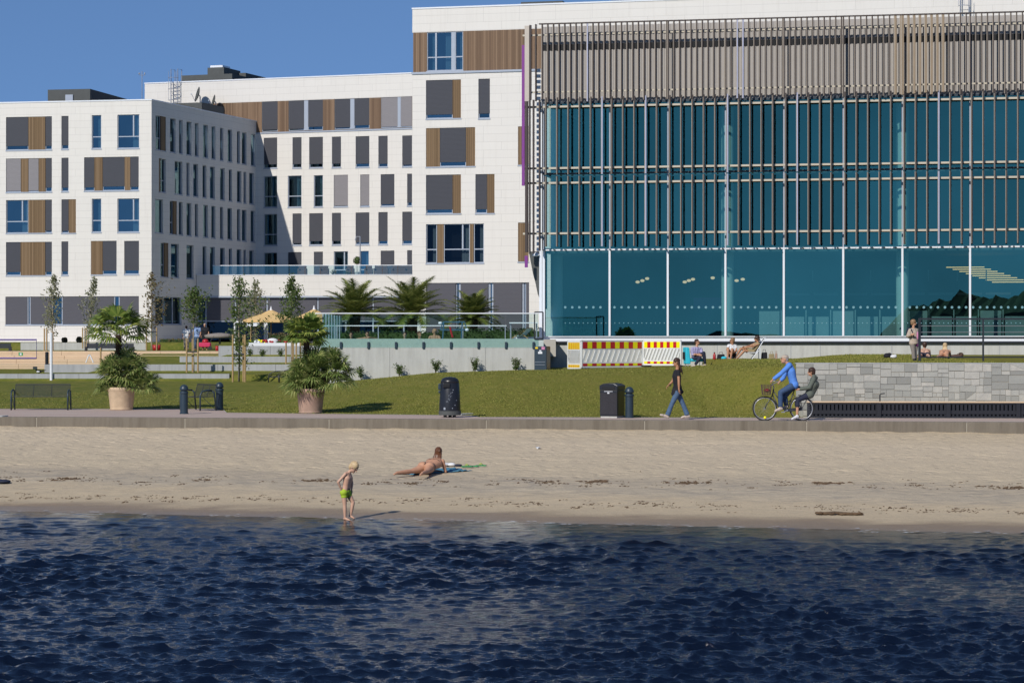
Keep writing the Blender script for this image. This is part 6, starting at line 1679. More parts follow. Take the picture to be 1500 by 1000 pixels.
def sign2():
    Y=146; root=thing('cafe_sign','two small pale sign boards on dark posts in front of the pergola','sign',(XX(370,Y),Y,3.4)); fr=Matrix.Translation((0,Y,0))
    MB().box(XX(360,Y),0,ZZ(478.5,Y),XX(368.5,Y),.05,ZZ(473.5,Y)).build('board','sticker_white',root,frame=fr); MB().box(XX(370.5,Y),0,ZZ(477.8,Y),XX(379.5,Y),.05,ZZ(472.8,Y)).build('board','sticker_white',root,frame=fr)
    for px in (367,371.5): MB().box(XX(px-.6,Y),.06,3.2,XX(px+.6,Y),.12,ZZ(474,Y)).build('post','stake_wood' if px<370 else 'dark_metal',root,frame=fr)
sign2()
def counter():
    Y=144; root=thing('flower_counter','white counter edge with red and yellow flowers above the grey wall','planter',(XX(385,Y),Y,3.3)); fr=Matrix.Translation((0,Y,0))
    MB().box(XX(364,Y),0,3.2,XX(440,Y),.6,ZZ(502,Y)).build('counter_edge','white_metal',root,frame=fr)
    r=random.Random(2)
    for mt_,xa,xb,n in (('yellow_plastic',365,390,28),('red_plastic',384,420,30),('shrub_leaf',364,436,60),('sticker_white',371,380,14)):
        m=MB()
        for k in range(n): px=r.uniform(xa,xb); m.ell((XX(px,Y),r.uniform(.1,.5),ZZ(r.uniform(498.5,502),Y)),.10,.08,.07,None,6,4)
        m.build('flowers' if mt_!='shrub_leaf' else 'foliage',mt_,root,frame=fr,smooth=True)
    m=MB(); m.ell((XX(398.5,Y),.3,ZZ(500,Y)),.36,.25,.20,None,10,6); m.build('folded_cloth','white_cloth',root,frame=fr,smooth=True)
counter()
def hedge(px0,px1,yt,Y,label,seed,mat='dark_hedge'):
    r=random.Random(seed); z0=3.6; x0,x1=XX(px0,Y),XX(px1,Y); z1=ZZ(yt,Y); root=thing('hedge',label,'hedge',((x0+x1)/2,Y,z0)); lf=MB()
    for k in range(int((x1-x0)*(z1-z0)*420)):
        x=r.uniform(x0,x1)-(x0+x1)/2; z=r.random()**.8*(z1-z0)*(1+.15*noise.noise((x*2,0,seed))); y=r.uniform(-.3,.35)
        n=Vector((r.gauss(0,1),r.gauss(0,1)-.6,r.gauss(0,1)+.3)).normalized(); s=n.orthogonal().normalized(); u=n.cross(s); q=r.uniform(.04,.08); c=Vector((x,y,z)); lf.face([c-s*q*.6,c-u*q,c+s*q*.6,c+u*q])
    lf.build('foliage',mat,root,fix=False); MB().box(-(x1-x0)/2+.1,-.15,0,(x1-x0)/2-.1,.2,(z1-z0)*.8).build('woody_core','hedge_soil',root)
leafmat('dark_hedge',(.015,.04,.012),(.035,.075,.02),(.07,.12,.03))
hedge(480,640,485,112,'green hedge behind the left half of the pool',3); hedge(640,795,481,111,'green hedge behind the right half of the pool',4)
hedge(233,275,496,172,'dry brownish bedding plants along the shaded wing','5'.__len__(),'red_leaf')
hedge(392,440,488,155,'dark green hedge in the cafe terrace under the parasols',9,'red_leaf')
def deckchair(px,py0,py1,Y,label,c,rz=0):
    z0=ZZ(py1,Y); h=(py1-py0)/F*Y; root=thing('deck_chair',label,'deck chair',(XX(px,Y),Y,z0),rz); m=MB()
    for y in (-.3,.3): m.tube([(-.42,y,0),(.30,y,h)],.022,5); m.tube([(.35,y,0),(-.15,y,h*.72)],.02,5)
    m.tube([(.30,-.3,h),(.30,.3,h)],.02,5); m.build('frame','stake_wood',root)
    m=MB(); pts=[(.30,h),(.16,h*.66),(.0,h*.32),(-.2,h*.20),(-.36,h*.30)]
    for (a,b),(c2,d) in zip(pts[:-1],pts[1:]):
        m.box(0,0,0,0,0,0) if False else m.face([(a,-.28,b),(a,.28,b),(c2,.28,d),(c2,-.28,d)])
    m.build('sling',c,root,fix=False)
def stripemat():
    m,t,out=nt('striped_canvas'); tc=t.nodes.new('ShaderNodeTexCoord'); sx=t.nodes.new('ShaderNodeSeparateXYZ'); L(t,tc.outputs['Object'],sx.inputs[0])
    f=math_(t,'FRACT',math_(t,'MULTIPLY',sx.outputs[1],7)); c=mixc(t,math_(t,'GREATER_THAN',f,.5),(.75,.78,.72),(.25,.62,.66)); MATS['striped_canvas']=finish(m,t,out,c,.8)
stripemat()
deckchair(767,480.5,495.5,YP+8.0,'turquoise and white striped deck chair beside the glass hall','striped_canvas',R(-25))
def pooltable():
    Y=107; root=thing('pool_table','narrow white topped table behind the right pool fence','table',(XX(770,Y),Y,3.65)); fr=Matrix.Translation((0,Y,0))
    MB().box(XX(746,Y),0,ZZ(473.6,Y),XX(788,Y),.6,ZZ(472,Y)).build('table_top','white_metal',root,frame=fr)
    for px in (748,786): MB().box(XX(px,Y)-.03,.25,3.6,XX(px,Y)+.03,.32,ZZ(473.6,Y)).build('leg','galvanised',root,frame=fr)
pooltable()
def swing():
    Y=106.5; root=thing('sun_shade_seat','blue garden swing seat with pale canopy edge by the pool hedge','garden seat',(XX(664,Y),Y,3.6)); fr=Matrix.Translation((0,Y,0)); m=MB()
    zt2=ZZ(471.5,Y); zb=ZZ(483,Y); a,b=XX(645,Y),XX(684,Y)
    m.tube([(a,0,zb),(a+.12,0,zt2),(b-.1,0,zt2),(b,0,zb)],.03,6); m.tube([(a+.1,0,3.6),(a+.15,0,zt2)],.03,6); m.tube([(b-.25,0,3.6),(b-.2,0,zt2)],.03,6); m.tube([(a,0,zb),(b,0,zb)],.03,6); m.build('frame','steel_blue',root,frame=fr)
    MB().ell((a,0,zt2-.05),.09,.09,.07).ell((b,0,zb),.08,.08,.07).build('cushion','sticker_white',root,frame=fr,smooth=True)
plain('steel_blue',(.05,.13,.20),.4,.1,3); swing()
def redthing():
    p=P(661,494.5,YP+4); m=MB(); m.prism([(-.10,.48),(-.02,.46),(.10,.0),(.02,.0)],-.1,.1); tag(m.build('red_paddle','red_plastic',frame=Matrix.Translation(p),bevel=.02),'red swimming board propped behind the pool edge','swimming board')
redthing()
def roundbucket(px,yb,yt,w,Y,label,mat='red_plastic'):
    p=P(px,yb,Y); r=w/2/F*Y; h=(yb-yt)/F*Y; root=thing('bucket',label,'bucket',p,0,'red containers on the terrace'); m=MB(); m.lathe([(r*.85,0),(r,h),(r*.92,h),(r*.8,.03),(0.01,.03)],n=16); m.build('tub',mat,root,smooth=True)
    MB().tube([(-r*.9,0,h),(-r*.5,0,h+.1),(r*.5,0,h+.1),(r*.9,0,h)],.02,5).build('handle','dark_metal',root)
roundbucket(227.5,513.5,505,8.5,158,'shiny red tub, left of a pair by the wispy tree'); roundbucket(232,513,505,7,159.5,'darker red tub partly behind another tub')
roundbucket(318,514,506.5,5,150,'small red tub at the left end of the grey wall')
def cart():
    Y=151; p=P(299,512.5,Y); root=thing('red_cart','bright red and crimson pushchair beside the three standing people','pushchair',p); MB().box(-.42,-.25,.18,.42,.25,.46).build('seat','magenta_cloth',root,bevel=.06)
    m=MB(); m.ell((.08,0,.52),.20,.18,.16); m.build('hood','red_plastic',root,smooth=True)
    for x in (-.35,.4): m=MB(); m.tube([(x,-.3,.12),(x,-.26,.12)],.12,14); m.build('wheel','rubber',root)
    MB().tube([(.3,0,.4),(.6,0,.85)],.02,6).build('handle','dark_metal',root)
cart()
def cafetable(): 
    Y=158; p=P(322,502,Y); root=thing('covered_table','round table under a pale cloth beside the shaded podium','table',(p.x,p.y,3.45)); h=ZZ(490,Y)-3.45
    m=MB(); m.lathe([(.95,h-.22),(1.0,h-.04),(.7,h+.05),(.1,h+.12)],n=20); m.build('cloth','grey_cloth',root,smooth=True); MB().tube([(0,0,0),(0,0,h)],.06,8).build('leg','dark_metal',root)
cafetable()
# terrace furniture on the podium
def wicker(px,label,w=22,armchair=True):
    v=1.6; u,z=PF.uz(px,402.4,v); root=thing('wicker_chair',label,'chair',PF.M@Vector((u,v,PTOP-.03)),0,'brown wicker chairs on the roof terrace'); s=w/22
    MB().box(-.42*s,-.35,.1,.42*s,.35,.40).build('seat','wicker',root,bevel=.03); MB().box(-.45*s,.25,.1,.45*s,.42,.80).build('backrest','wicker',root,bevel=.03)
    for x in (-.45*s,.45*s): MB().box(x-.07,-.35,.05,x+.07,.35,.58).build('arm','wicker',root,bevel=.03)
    m=MB()
    for x in (-.38,.38):
        for y in (-.3,.3): m.box(x*s-.03,y-.03,0,x*s+.03,y+.03,.12)
    m.build('foot','dark_metal',root)
for px,lb,w in ((443,'wicker chair on the roof terrace by the shadow edge',14),(475,'narrow wicker chair left of the clear terrace door',14),(513,'wicker chair between the two terrace doors',12),(540,'wicker chair just right of the lamp post on the terrace',12),(558,'wide wicker chair, first from the lamp post side of the seating group',24),(584,'wide wicker chair in the middle of the seating group',24),(601,'wicker chair at the tower end of the roof terrace',20)): wicker(px,lb,w)
def lamp():
    v=1.2; u,z=PF.uz(527.5,402,v); top=PF.uz(527.5,346,v)[1]-PTOP; root=thing('street_lamp','slender pale lamp post with a short arm on the roof terrace','lamp post',PF.M@Vector((u,v,PTOP-.03)))
    MB().tube([(0,0,0),(0,0,top)],.045,8).build('pole','galvanised',root); MB().tube([(0,0,top),(-.28,0,top)],.035,6).tube([(-.28,0,top),(-.36,0,top-.3)],.06,6).build('lamp_head','galvanised',root)
lamp()
def topiary():
    v=1.3; u,z=PF.uz(523,402,v); h=PF.uz(523,381,v)[1]-PTOP; rr=random.Random(4); root=thing('topiary_tree','small ball shaped bay tree in a pot beside the terrace lamp','tree',PF.M@Vector((u,v,PTOP-.03)))
    MB().tube([(0,0,0),(0,0,h)],.025,6).build('trunk','bark',root); MB().lathe([(.16,0),(.2,.3)],n=12).build('pot','interior_pale',root); lf=MB()
    for k in range(260):
        d=Vector((rr.gauss(0,1),rr.gauss(0,1),rr.gauss(0,1.1))).normalized()*rr.uniform(.2,.34); c=Vector((0,0,h))+d; n=d.normalized(); s=n.orthogonal().normalized()*.06; q=n.cross(s); lf.face([c-s,c-q,c+s,c+q])
    lf.build('crown','shrub_leaf',root,fix=False)
topiary()
for px,lb,w,h in ((488,'straw coloured grass tuft in a planter on the roof terrace',12,8),(511,'low green planter shrub on the roof terrace',14,6)):
    v=1.0; u,z=PF.uz(px,402,v); wp=PF.M@Vector((u,v,PTOP-.0)); q=(wp.x*F/wp.y+750, HY-(wp.z-H)*F/wp.y); shrub(q[0],q[1],q[1]-h,w,wp.y,lb,px,group='planters on the roof terrace',mat='birch_leaf' if px<500 else 'shrub_leaf')
# ---------------------------------------------------------------- the other people and small things
def stander():
    Y=89.6; gx=XX(1339,Y); z0=lawn_z(gx,Y); py0=HY+(H-z0)/Y*F; K=zoomj(1320,440,5.556,1339,py0,Y)
    dz=(py0-530)*5.556   # image rows measured with feet on row 530
    Q=lambda a,b,dy=0: K(a,b+dz,dy)
    J=dict(head=Q(103,188),neck=Q(100,218),chest=Q(102,275),s1=Q(72,250,-.06),s2=Q(132,250,.08),e1=Q(50,296,-.12),e2=Q(136,300,.12),w1=Q(72,285,-.24),w2=Q(128,345,.0),
      h1=Q(90,352,-.03),h2=Q(118,352,.05),k1=Q(98,425,-.05),k2=Q(118,425,.05),a1=Q(104,482,-.02),a2=Q(118,482,.08),t1=Q(104,498,-.16),t2=Q(124,498,-.08),p1=(1,0,0),p2=(-1,0,0))
    f=Fig('older woman in beige jacket and trousers with a dark backpack standing on the upper lawn',(gx,Y,z0),1.60,J,'skin',face=(1,-.25,-.05),voxel=.009,fat=1.12)
    f.eyes(); f.hair('hair_lightbrown',vol=1.14,seed=4)
    def ex(mb): p=(f.J['h1']+f.J['h2'])/2; mb.seg(f.J['chest'],.15,p+Vector((0,0,-.03)),.165,flat1=True)
    f.cloth('beige_jacket','beige_cloth',('torso','arms'),.028,armfrac=1.9,extra=ex); f.cloth('grey_trousers','grey_cloth',('hips','legs'),.020,legfrac=1.95,flare=.02)
    f.shoes('shoe','rubber',.012)
    mb=MB(); c=f.J['chest']; mb.ell(c+Vector((-.16,.10,.02)),.10,.14,.20); mb.seg(f.J['s1']+Vector((.03,-.07,.04)),.022,c+Vector((-.02,-.17,-.10)),.02); remesh('backpack',mb,'navy_cloth',f.root,.01,1)
    mb=MB(); mb.ell(c+Vector((.13,-.10,-.08)),.045,.05,.15); remesh('pink_scarf',mb,'pink_cloth',f.root,.01,1)
    mb=MB(); mb.ell(f.J['w2']+Vector((.02,-.03,-.05)),.11,.06,.12); mb.seg(f.J['w2'],.01,f.J['s2'],.01); remesh('purple_bag',mb,'purple_cloth',f.root,.01,1)
stander()
CH='people sitting against the concrete base'
YS=101.0
def sitters():
    sc=F/YS
    # man in the turquoise chair
    gx=XX(1020,YS); z0=lawn_z(gx,YS)+.0; 
    def mk(px): 
        gx=XX(px,YS); z0=lawn_z(gx,YS); py0=HY+(H-z0)/YS*F; dz=(py0-537)*10; q=zoomj(990,480,10,px,py0,YS); return (gx,YS,z0),(lambda a,b,dy=0:q(a,b+dz,dy))
    root,K=mk(1020)
    J=dict(head=K(312,212),neck=K(308,262),chest=K(290,350),s1=K(238,310,-.10),s2=K(368,315,.06),e1=K(240,395,-.14),e2=K(385,385,-.10),w1=K(330,402,-.24),w2=K(300,388,-.22),
      h1=K(265,455,-.06),h2=K(312,450,.06),k1=K(400,365+10,-.10),k2=K(375,430,-.18),a1=K(425,540,-.10),a2=K(262,555,-.22),t1=K(380,562,-.18),t2=K(220,570,-.30),p1=(0,1,0),p2=(0,1,0))
    J['k1']=K(405,372,-.16); J['k2']=K(345,440,-.34); J['a2']=K(270,548,-.30)
    f=Fig('man in lilac shirt and dark trousers sitting in the turquoise chair',root,1.76,J,'skin',face=(.9,-.4,-.02),up=(0,0,1),voxel=.009,fat=1.1); f.eyes(True); f.hair('hair_brown',vol=.97)
    f.cloth('lilac_shirt','lilac_cloth',('torso','arms'),.018,armfrac=1.35); f.cloth('dark_trousers','navy_cloth',('hips','legs'),.018,legfrac=1.93); f.shoes('shoe','shoe_pale',.01)
    c=thing('folding_chair','turquoise covered folding chair under the man in the lilac shirt','chair',(root[0]-.05,YS+.12,root[2]),R(10)); 
    b=K(175,430); m=MB(); m.prism([(b.x-.09+.02,.10),(b.x+.12,.10),(b.x+.06,.78),(b.x-.10,.80)],-.26,.26); m.build('back_cover','turquoise_cloth',c,bevel=.04)
    m=MB(); m.box(b.x+.1,-.26,.20,b.x+.68,.24,.34); m.build('seat_cover','turquoise_cloth',c,bevel=.05); m=MB()
    for x in (b.x,b.x+.6):
        for y in (-.24,.22): m.tube([(x,y,0),(x+.02,y,.3)],.013,6)
    m.build('leg','galvanised',c); MB().box(b.x-.14,-.1,.30,b.x-.09,.15,.6).build('hanging_jacket','black_cloth',c,bevel=.02)
    # blond woman sitting with knees up
    root,K=mk(1072)
    J=dict(head=K(825,295),neck=K(828,345),chest=K(830,410,.05),s1=K(775,368,.0),s2=K(875,372,.08),e1=K(745,430,-.12),e2=K(890,445,-.02),w1=K(775,470,-.22),w2=K(835,465,-.22),
      h1=K(810,520,.05),h2=K(860,520,.10),k1=K(760,415,-.20),k2=K(820,420,-.22),a1=K(750,535,-.30),a2=K(795,538,-.32),t1=K(742,560,-.42),t2=K(790,562,-.44))
    f=Fig('blond woman in white top sitting on the grass with knees drawn up',root,1.66,J,'skin_tan',face=(-.95,-.3,-.05),up=(0,0,1),voxel=.009); f.eyes(True); f.hair('hair_lightbrown',vol=1.02,bun=True)
    f.cloth('white_top','white_cloth',('torso','arms'),.016,armfrac=.5,vx=.010); f.cloth('dark_shorts','black_cloth',('hips','legs'),.014,legfrac=.5)
    # woman in the reclining chair
    root,K=mk(1106)
    J=dict(head=K(1185,268),neck=K(1198,315),chest=K(1180,375,.02),s1=K(1210,345,-.12),s2=K(1180,335,.14),e1=K(1110,385,-.20),e2=K(1090,370,.16),w1=K(1030,395,-.16),w2=K(1010,385,.06),
      h1=K(1130,455,-.07),h2=K(1130,450,.08),k1=K(1000,450-10,-.12),k2=K(955,410,.02),a1=K(905,545,-.15),a2=K(872,540,.0),t1=K(880,560,-.28),t2=K(850,556,-.12))
    f=Fig('dark haired woman in khaki shorts leaning back in the reclining chair',root,1.68,J,'skin_tan',face=(-1,-.15,.02),up=(.15,0,1),voxel=.009); f.eyes(True); f.hair('hair_brown',vol=1.15,long=.12,back=(.8,0,-.6))
    f.cloth('khaki_shorts','khaki_cloth',('hips','legs'),.018,legfrac=.62); f.cloth('khaki_top','khaki_cloth',('torso',),.012)
    c=thing('reclining_chair','white framed reclining chair holding the dark haired woman','chair',(root[0],YS+.02,root[2])); m=MB(); z=root
    for y in (-.30,.30):
        m.tube([K(1165,470)+Vector((0,y,0)),K(1300,250)+Vector((0,y,0))],.02,6); m.tube([K(1040,470)+Vector((0,y,0)),K(1180,470)+Vector((0,y,0))],.018,6); m.tube([K(1205,440)+Vector((0,y,0)),Vector((K(1100,0).x,y,0))],.016,6); m.tube([K(1225,400)+Vector((0,y,0)),Vector((K(1225,0).x,y,0))],.016,6)
    m.build('frame','white_metal',c); m=MB(); a,b=K(1175,475),K(1290,262); m.face([a+Vector((0,-.28,0)),a+Vector((0,.28,0)),b+Vector((0,.28,0)),b+Vector((0,-.28,0))]); a2=K(1045,475); m.face([a2+Vector((0,-.28,0)),a2+Vector((0,.28,0)),a+Vector((0,.28,0)),a+Vector((0,-.28,0))]); m.build('sling','black_cloth',c,fix=False)
    def bag(name,label,cat,px,w,h,mat,Yo=0,parts=None):
        gx=XX(px,YS+Yo); p=(gx,YS+Yo,lawn_z(gx,YS+Yo)); r=thing(name,label,cat,p); m=MB(); m.prism([(-w/2,0),(w/2,0),(w*.42,h),(-w*.40,h*.95)],-.1,.1); m.build('bag_body',mat,r,bevel=.03)
        MB().tube([(-w*.25,-.02,h*.9),(-w*.18,-.03,h*1.35),(w*.18,-.03,h*1.35),(w*.25,-.02,h*.9)],.010,5).build('handle',mat,r)
    bag('tote_bag','black tote bag behind the reclining chair','bag',1119.5,.26,.30,'black_cloth'); bag('straw_bag','olive bag, last of the things right of the reclining chair','bag',1130,.24,.24,'khaki_cloth'); bag('beach_bag','black beach bag with a yellow patch beside the red flask','bag',1056,.34,.22,'black_cloth')
    bag('pale_bag','small rust coloured cloth bag by the concrete base','bag',1137,.10,.26,'terracotta')
    gx=XX(1046.5,YS); p=(gx,YS,lawn_z(gx,YS)); r=thing('red_flask','red flask standing on the grass between the man and women','flask',p); MB().lathe([(.055,0),(.06,.02),(.06,.19),(.03,.23),(.03,.27)],n=16).build('body','red_plastic',r,smooth=True); MB().lathe([(.034,.27),(.034,.30)],n=12).build('cap','black_cloth',r)
    gx=XX(1060.5,YS-.2); m=MB(); m.ell((0,0,.06),.12,.10,.07); tag(m.build('turquoise_bag','turquoise_cloth',frame=Matrix.Translation((gx,YS-.2,lawn_z(gx,YS-.2))),smooth=True),'turquoise bundle lying beside the seated blond woman','bundle')
sitters()

def prone(label,px,Y,facing,skin,hair,long,L0,seed,gz,voxel=.009,flip=1,fat=1.12,spread=0):
    """person lying on the stomach, propped on the elbows; facing is the heading of the head in the ground plane"""
    a=Vector((math.cos(facing),math.sin(facing),0)); b=Vector((-a.y,a.x,0)); up=Vector((0,0,1)); V=lambda f,s,u:a*f+b*s+up*u; k=L0/1.66
    J=dict(head=V(.63,0,.47),neck=V(.60,0,.35),chest=V(.38,0,.235),s1=V(.50,-.17,.28),s2=V(.50,.17,.28),e1=V(.56,-.21,.045),e2=V(.56,.21,.045),w1=V(.80,-.10,.04),w2=V(.80,.10,.04),
      h1=V(0,-.085,.13),h2=V(0,.085,.13),k1=V(-.40,-.15-spread*.5,.08),k2=V(-.40,.15+spread*.6,.08),a1=V(-.80,-.18-spread,.065),a2=V(-.78,.20+spread*1.5,.065),t1=V(-.92,-.19-spread,.035),t2=V(-.90,.22+spread*1.6,.035),p1=-up,p2=-up)
    J={q:Vector(v)*k for q,v in J.items()}
    def glutes(s,mb):
        for sg in (-1,1):
            c=(J['h1']+J['h2'])/2+b*sg*.088*k+V(-.03,0,.055)*k; mb.ell(c,.108*k*fat/1.12,.105*k*fat/1.12,.095*k*fat/1.12); mb.seg(c+V(-.02,0,-.03)*k,.092*k*fat/1.12,lerp(J['h1'] if sg<0 else J['h2'],J['k1'] if sg<0 else J['k2'],.6),.068*k)
    f=Fig(label,(XX(px,Y),Y,gz),L0,J,skin,face=tuple(a*.96+b*.25*flip),up=(0,0,1),voxel=voxel,curl=.25,fat=fat,extra=glutes)
    f.eyes(); f.hair(hair,long=long,back=tuple(-a*.42-up*.9),vol=1.12,seed=seed)
    return f,V,k
def sunbather():
    Y=55.2; px=625; x=XX(px,Y); gz=sand_z(x,Y)+.015
    f,V,k=prone('woman in black bikini lying on a blue towel propped on her elbows',px,Y,R(66),'skin','hair_auburn',.34,1.62,6,gz,voxel=.0065,fat=1.25,spread=.10)
    J=f.J; pel=(J['h1']+J['h2'])/2
    def inv(p): q=p-pel; fw=V(1,0,0); sd=V(0,1,0); return q.dot(fw),q.dot(sd),q.z
    def bik(p):
        x,y,z=inv(p)
        if z<-.16: return False
        return (z>.02 and -.10<x<.115 and abs(y)<.014+max(0,(x+.06))*.85 and abs(y)<.15) or (.085<x<.115)
    f.patch('bikini_bottom','black_cloth',bik)
    def top(p):
        x,y,z=inv(p); return .30*1.0<x<.318 and z>.05 and abs(y)<.17
    f.patch('bikini_string','black_cloth',top,.004)
    # towel: a crumpled sheet on the sand
    r=random.Random(4); a=R(52); L_,W=1.65,.78; nx,ny=48,28; t=MB(); fr=Matrix.Translation((XX(634,55.9),55.9,0))@Matrix.Rotation(a-R(14),4,'Z'); vs=[]
    for j in range(ny+1):
        for i in range(nx+1):
            u=(i/nx-.5)*L_+.05*noise.noise((i*.2,j*.2,0)); v=(j/ny-.5)*W+.06*noise.noise((i*.15,j*.15,7)); p=fr@Vector((u,v,0)); edge=max(abs(i/nx-.5),abs(j/ny-.5))*2
            z=sand_z(p.x,p.y)+.012+.022*abs(noise.noise((i*.33,j*.33,3)))+.05*max(0,edge-.8)*abs(noise.noise((i*.2,j*.2,9)))*6
            vs.append((u,v,z))
    t.v=vs; t.f=[(j*(nx+1)+i,j*(nx+1)+i+1,(j+1)*(nx+1)+i+1,(j+1)*(nx+1)+i) for j in range(ny) for i in range(nx)]; t.mi=[0]*len(t.f)
    o=t.build('beach_towel','towel_cloth',frame=fr,smooth=True,fix=False); m=o.modifiers.new('thick','SOLIDIFY'); m.thickness=.008; tag(o,'crumpled blue towel under the woman in the black bikini','towel')
    p=P(655,690,57.3); gz=sand_z(p.x,p.y); root=thing('folded_shirt','crumpled white and navy clothes on the far end of the towel','clothes',(p.x,p.y,gz)); mb=MB()
    for i in range(7): mb.ell((r.uniform(-.10,.14),r.uniform(-.08,.08),.05),r.uniform(.06,.10),r.uniform(.05,.08),.04)
    remesh('white_shirt',mb,'white_cloth',root,.012,2); mb=MB(); mb.ell((-.16,0,.06),.10,.08,.06); mb.ell((.26,-.05,.03),.10,.06,.035); remesh('navy_shorts',mb,'navy_cloth',root,.012,2)
    def flop(px,py,label,n):
        Yf=57.0; 
        for it in range(12): Yf=F*(H-sand_z(XX(px,Yf),Yf))/(py-HY)
        gx=XX(px,Yf); gz=sand_z(gx,Yf); root=thing('flip_flop',label,'flip flop',(gx,Yf,gz),R(20)); mb=MB(); rr2=random.Random(n)
        for i in range(2 if n==1 else 1):
            o=Vector((i*.16,i*.05,0)); pts=[(-.13,.0),(-.12,.04),(0,.035),(.10,.05),(.14,0),(.10,-.05),(0,-.035),(-.12,-.04)]
            b=len(mb.v); mb.v.extend([(x+o.x,y+o.y,.02) for x,y in pts]); mb.v.extend([(x+o.x,y+o.y,.045) for x,y in pts]); q=8
            mb.f.append(tuple(b+k for k in range(q))[::-1]); mb.f.append(tuple(b+q+k for k in range(q))); mb.mi+=[0,0]
            for k in range(q): mb.f.append((b+k,b+(k+1)%q,b+q+(k+1)%q,b+q+k)); mb.mi.append(0)
        mb.build('sole','green_plastic',root); mb=MB(); mb.tube([(.06,0,.045),(0,.03,.085),(-.04,.04,.05)],.008,5); mb.tube([(.06,0,.045),(0,-.03,.085),(-.04,-.04,.05)],.008,5); mb.build('strap','lime_cloth',root)
    flop(684,687.5,'pair of overlapping green flip flops at the end of the towel',1); flop(704.5,687.5,'single green flip flop lying apart on the sand',2)
sunbather()
def upper_sunbathers():
    Y=95; gx=XX(1354,Y); gz=lawn_z(gx,Y)+.0
    f,V,k=prone('bare backed man in navy shorts lying propped up behind the railing post',1354,Y,R(80),'skin_pale','hair_brown',0,1.75,3,gz)
    f.cloth('navy_shorts','navy_cloth',('hips','legs'),.022,legfrac=.65)
    gx=XX(1383,Y-.5); gz=lawn_z(gx,Y-.5)
    f,V,k=prone('blond woman in striped bikini lying propped up beside the bare backed man',1383,Y-.5,R(76),'skin','hair_blond',.36,1.66,4,gz,flip=-1)
    pel=(f.J['h1']+f.J['h2'])/2; mb=MB(); mb.ell(pel+V(.03,0,.11),.10,.13,.035,Matrix.Rotation(R(76),3,'Z')); remesh('bikini_bottom',mb,'navy_cloth',f.root,.009,1)
    mb=MB(); c=f.J['chest']; mb.seg(c+V(.02,-.13,.05),.02,c+V(.02,.13,.05),.02); remesh('bikini_strap',mb,'white_cloth',f.root,.009,0)
    gx=XX(1401,Y); p=(gx,Y,lawn_z(gx,Y)); r=thing('brown_bag','brown slouchy bag right of the lying blond woman','bag',p); mb=MB(); mb.ell((0,0,.07),.24,.14,.075); mb.ell((.18,0,.13),.10,.09,.09); mb.ell((-.12,0,.05),.16,.1,.06); remesh('bag_body',mb,'brown_cloth',r,.012,1)
    mb=MB(); mb.tube([(.0,-.05,.13),(.1,-.1,.2),(.2,-.05,.2)],.012,5); mb.build('handle','brown_cloth',r)
    gx=XX(1303.5,Y); p=(gx,Y,lawn_z(gx,Y)); r=thing('small_dog','black and white bundle on the upper lawn left of the standing woman','bundle',p)
    r.name='cloth_bundle'; mb=MB(); mb.ell((-.10,0,.09),.15,.12,.11); mb.ell((-.02,0,.14),.09,.08,.07); remesh('black_cloth',mb,'black_cloth',r,.012,1); mb=MB(); mb.ell((.13,-.02,.06),.14,.10,.075); mb.ell((.2,0,.08),.07,.07,.06); remesh('white_cloth',mb,'white_cloth',r,.012,1)
upper_sunbathers()
def far_person(px,yt,label,h,shirt,trousers,hair,Y=160,face=(0,1,0),seed=1,skin='skin'):
    gx=XX(px,Y); z0=terr(Y,gx); k=h/1.7; V=lambda x,y,z:Vector((x,y,z))*k
    J=dict(head=V(0,0,1.58),neck=V(0,0,1.44),chest=V(0,0,1.22),s1=V(-.18,0,1.36),s2=V(.18,0,1.36),e1=V(-.25,.02,1.08),e2=V(.25,-.03,1.08),w1=V(-.22,-.10,.84),w2=V(.20,-.18,.90),
      h1=V(-.085,0,.90),h2=V(.085,0,.90),k1=V(-.10,-.02,.48),k2=V(.10,.03,.48),a1=V(-.11,0,.07),a2=V(.11,.06,.07),t1=V(-.13,-.14,.03),t2=V(.13,-.08,.03))
    f=Fig(label,(gx,Y,z0),h,J,skin,face=face,up=(0,0,1),voxel=.014,fat=1.15); f.hair(hair)
    f.cloth('shirt',shirt,('torso','arms'),.035,armfrac=.6,vx=.016); f.cloth('trousers',trousers,('hips','legs'),.025,legfrac=1.9,vx=.016)
far_person(273,476,'person in white top, leftmost of three standing by the shaded wing',1.60,'white_cloth','beige_cloth','hair_brown')
far_person(288.5,474,'person in light blue shirt and jeans, middle of three standing by the wing',1.74,'lightblue_cloth','denim','hair_brown')
far_person(300,474,'grey haired person in black, rightmost of three standing by the wing',1.76,'black_cloth','black_cloth','hair_grey',face=(0,-1,0))

def gpt(px,py,Y=55.0):
    for it in range(60): Y=.75*Y+.25*F*(H-sand_z(XX(px,Y),Y))/(py-HY)
    return Vector((XX(px,Y),Y,sand_z(XX(px,Y),Y)))
p=gpt(6,706); r=thing('dark_blanket','dark blue crumpled blanket cut by the left edge of the picture','blanket',p); m=MB(); rr=random.Random(1)
for i in range(9): m.ell((rr.uniform(-.5,.2),rr.uniform(-.2,.2),.03),rr.uniform(.12,.22),rr.uniform(.10,.18),.045)
m.ell((-.75,.0,.05),.35,.3,.07); remesh('cloth',m,'navy_cloth',r,.02,2)
p=gpt(788,657.5); r=thing('paper_litter','scrap of white paper litter lying on the dry sand','litter',p); m=MB()
for i in range(5): m.face([Vector((rr.uniform(-.08,.08),rr.uniform(-.08,.08),rr.uniform(.0,.07))) for _ in range(4)])
m.build('paper','sticker_white',r,fix=False)
p=gpt(1229,753.5); r=thing('driftwood_piece','long dark clump of weed covered driftwood near the right waterline','driftwood',p,R(-4)); m=MB()
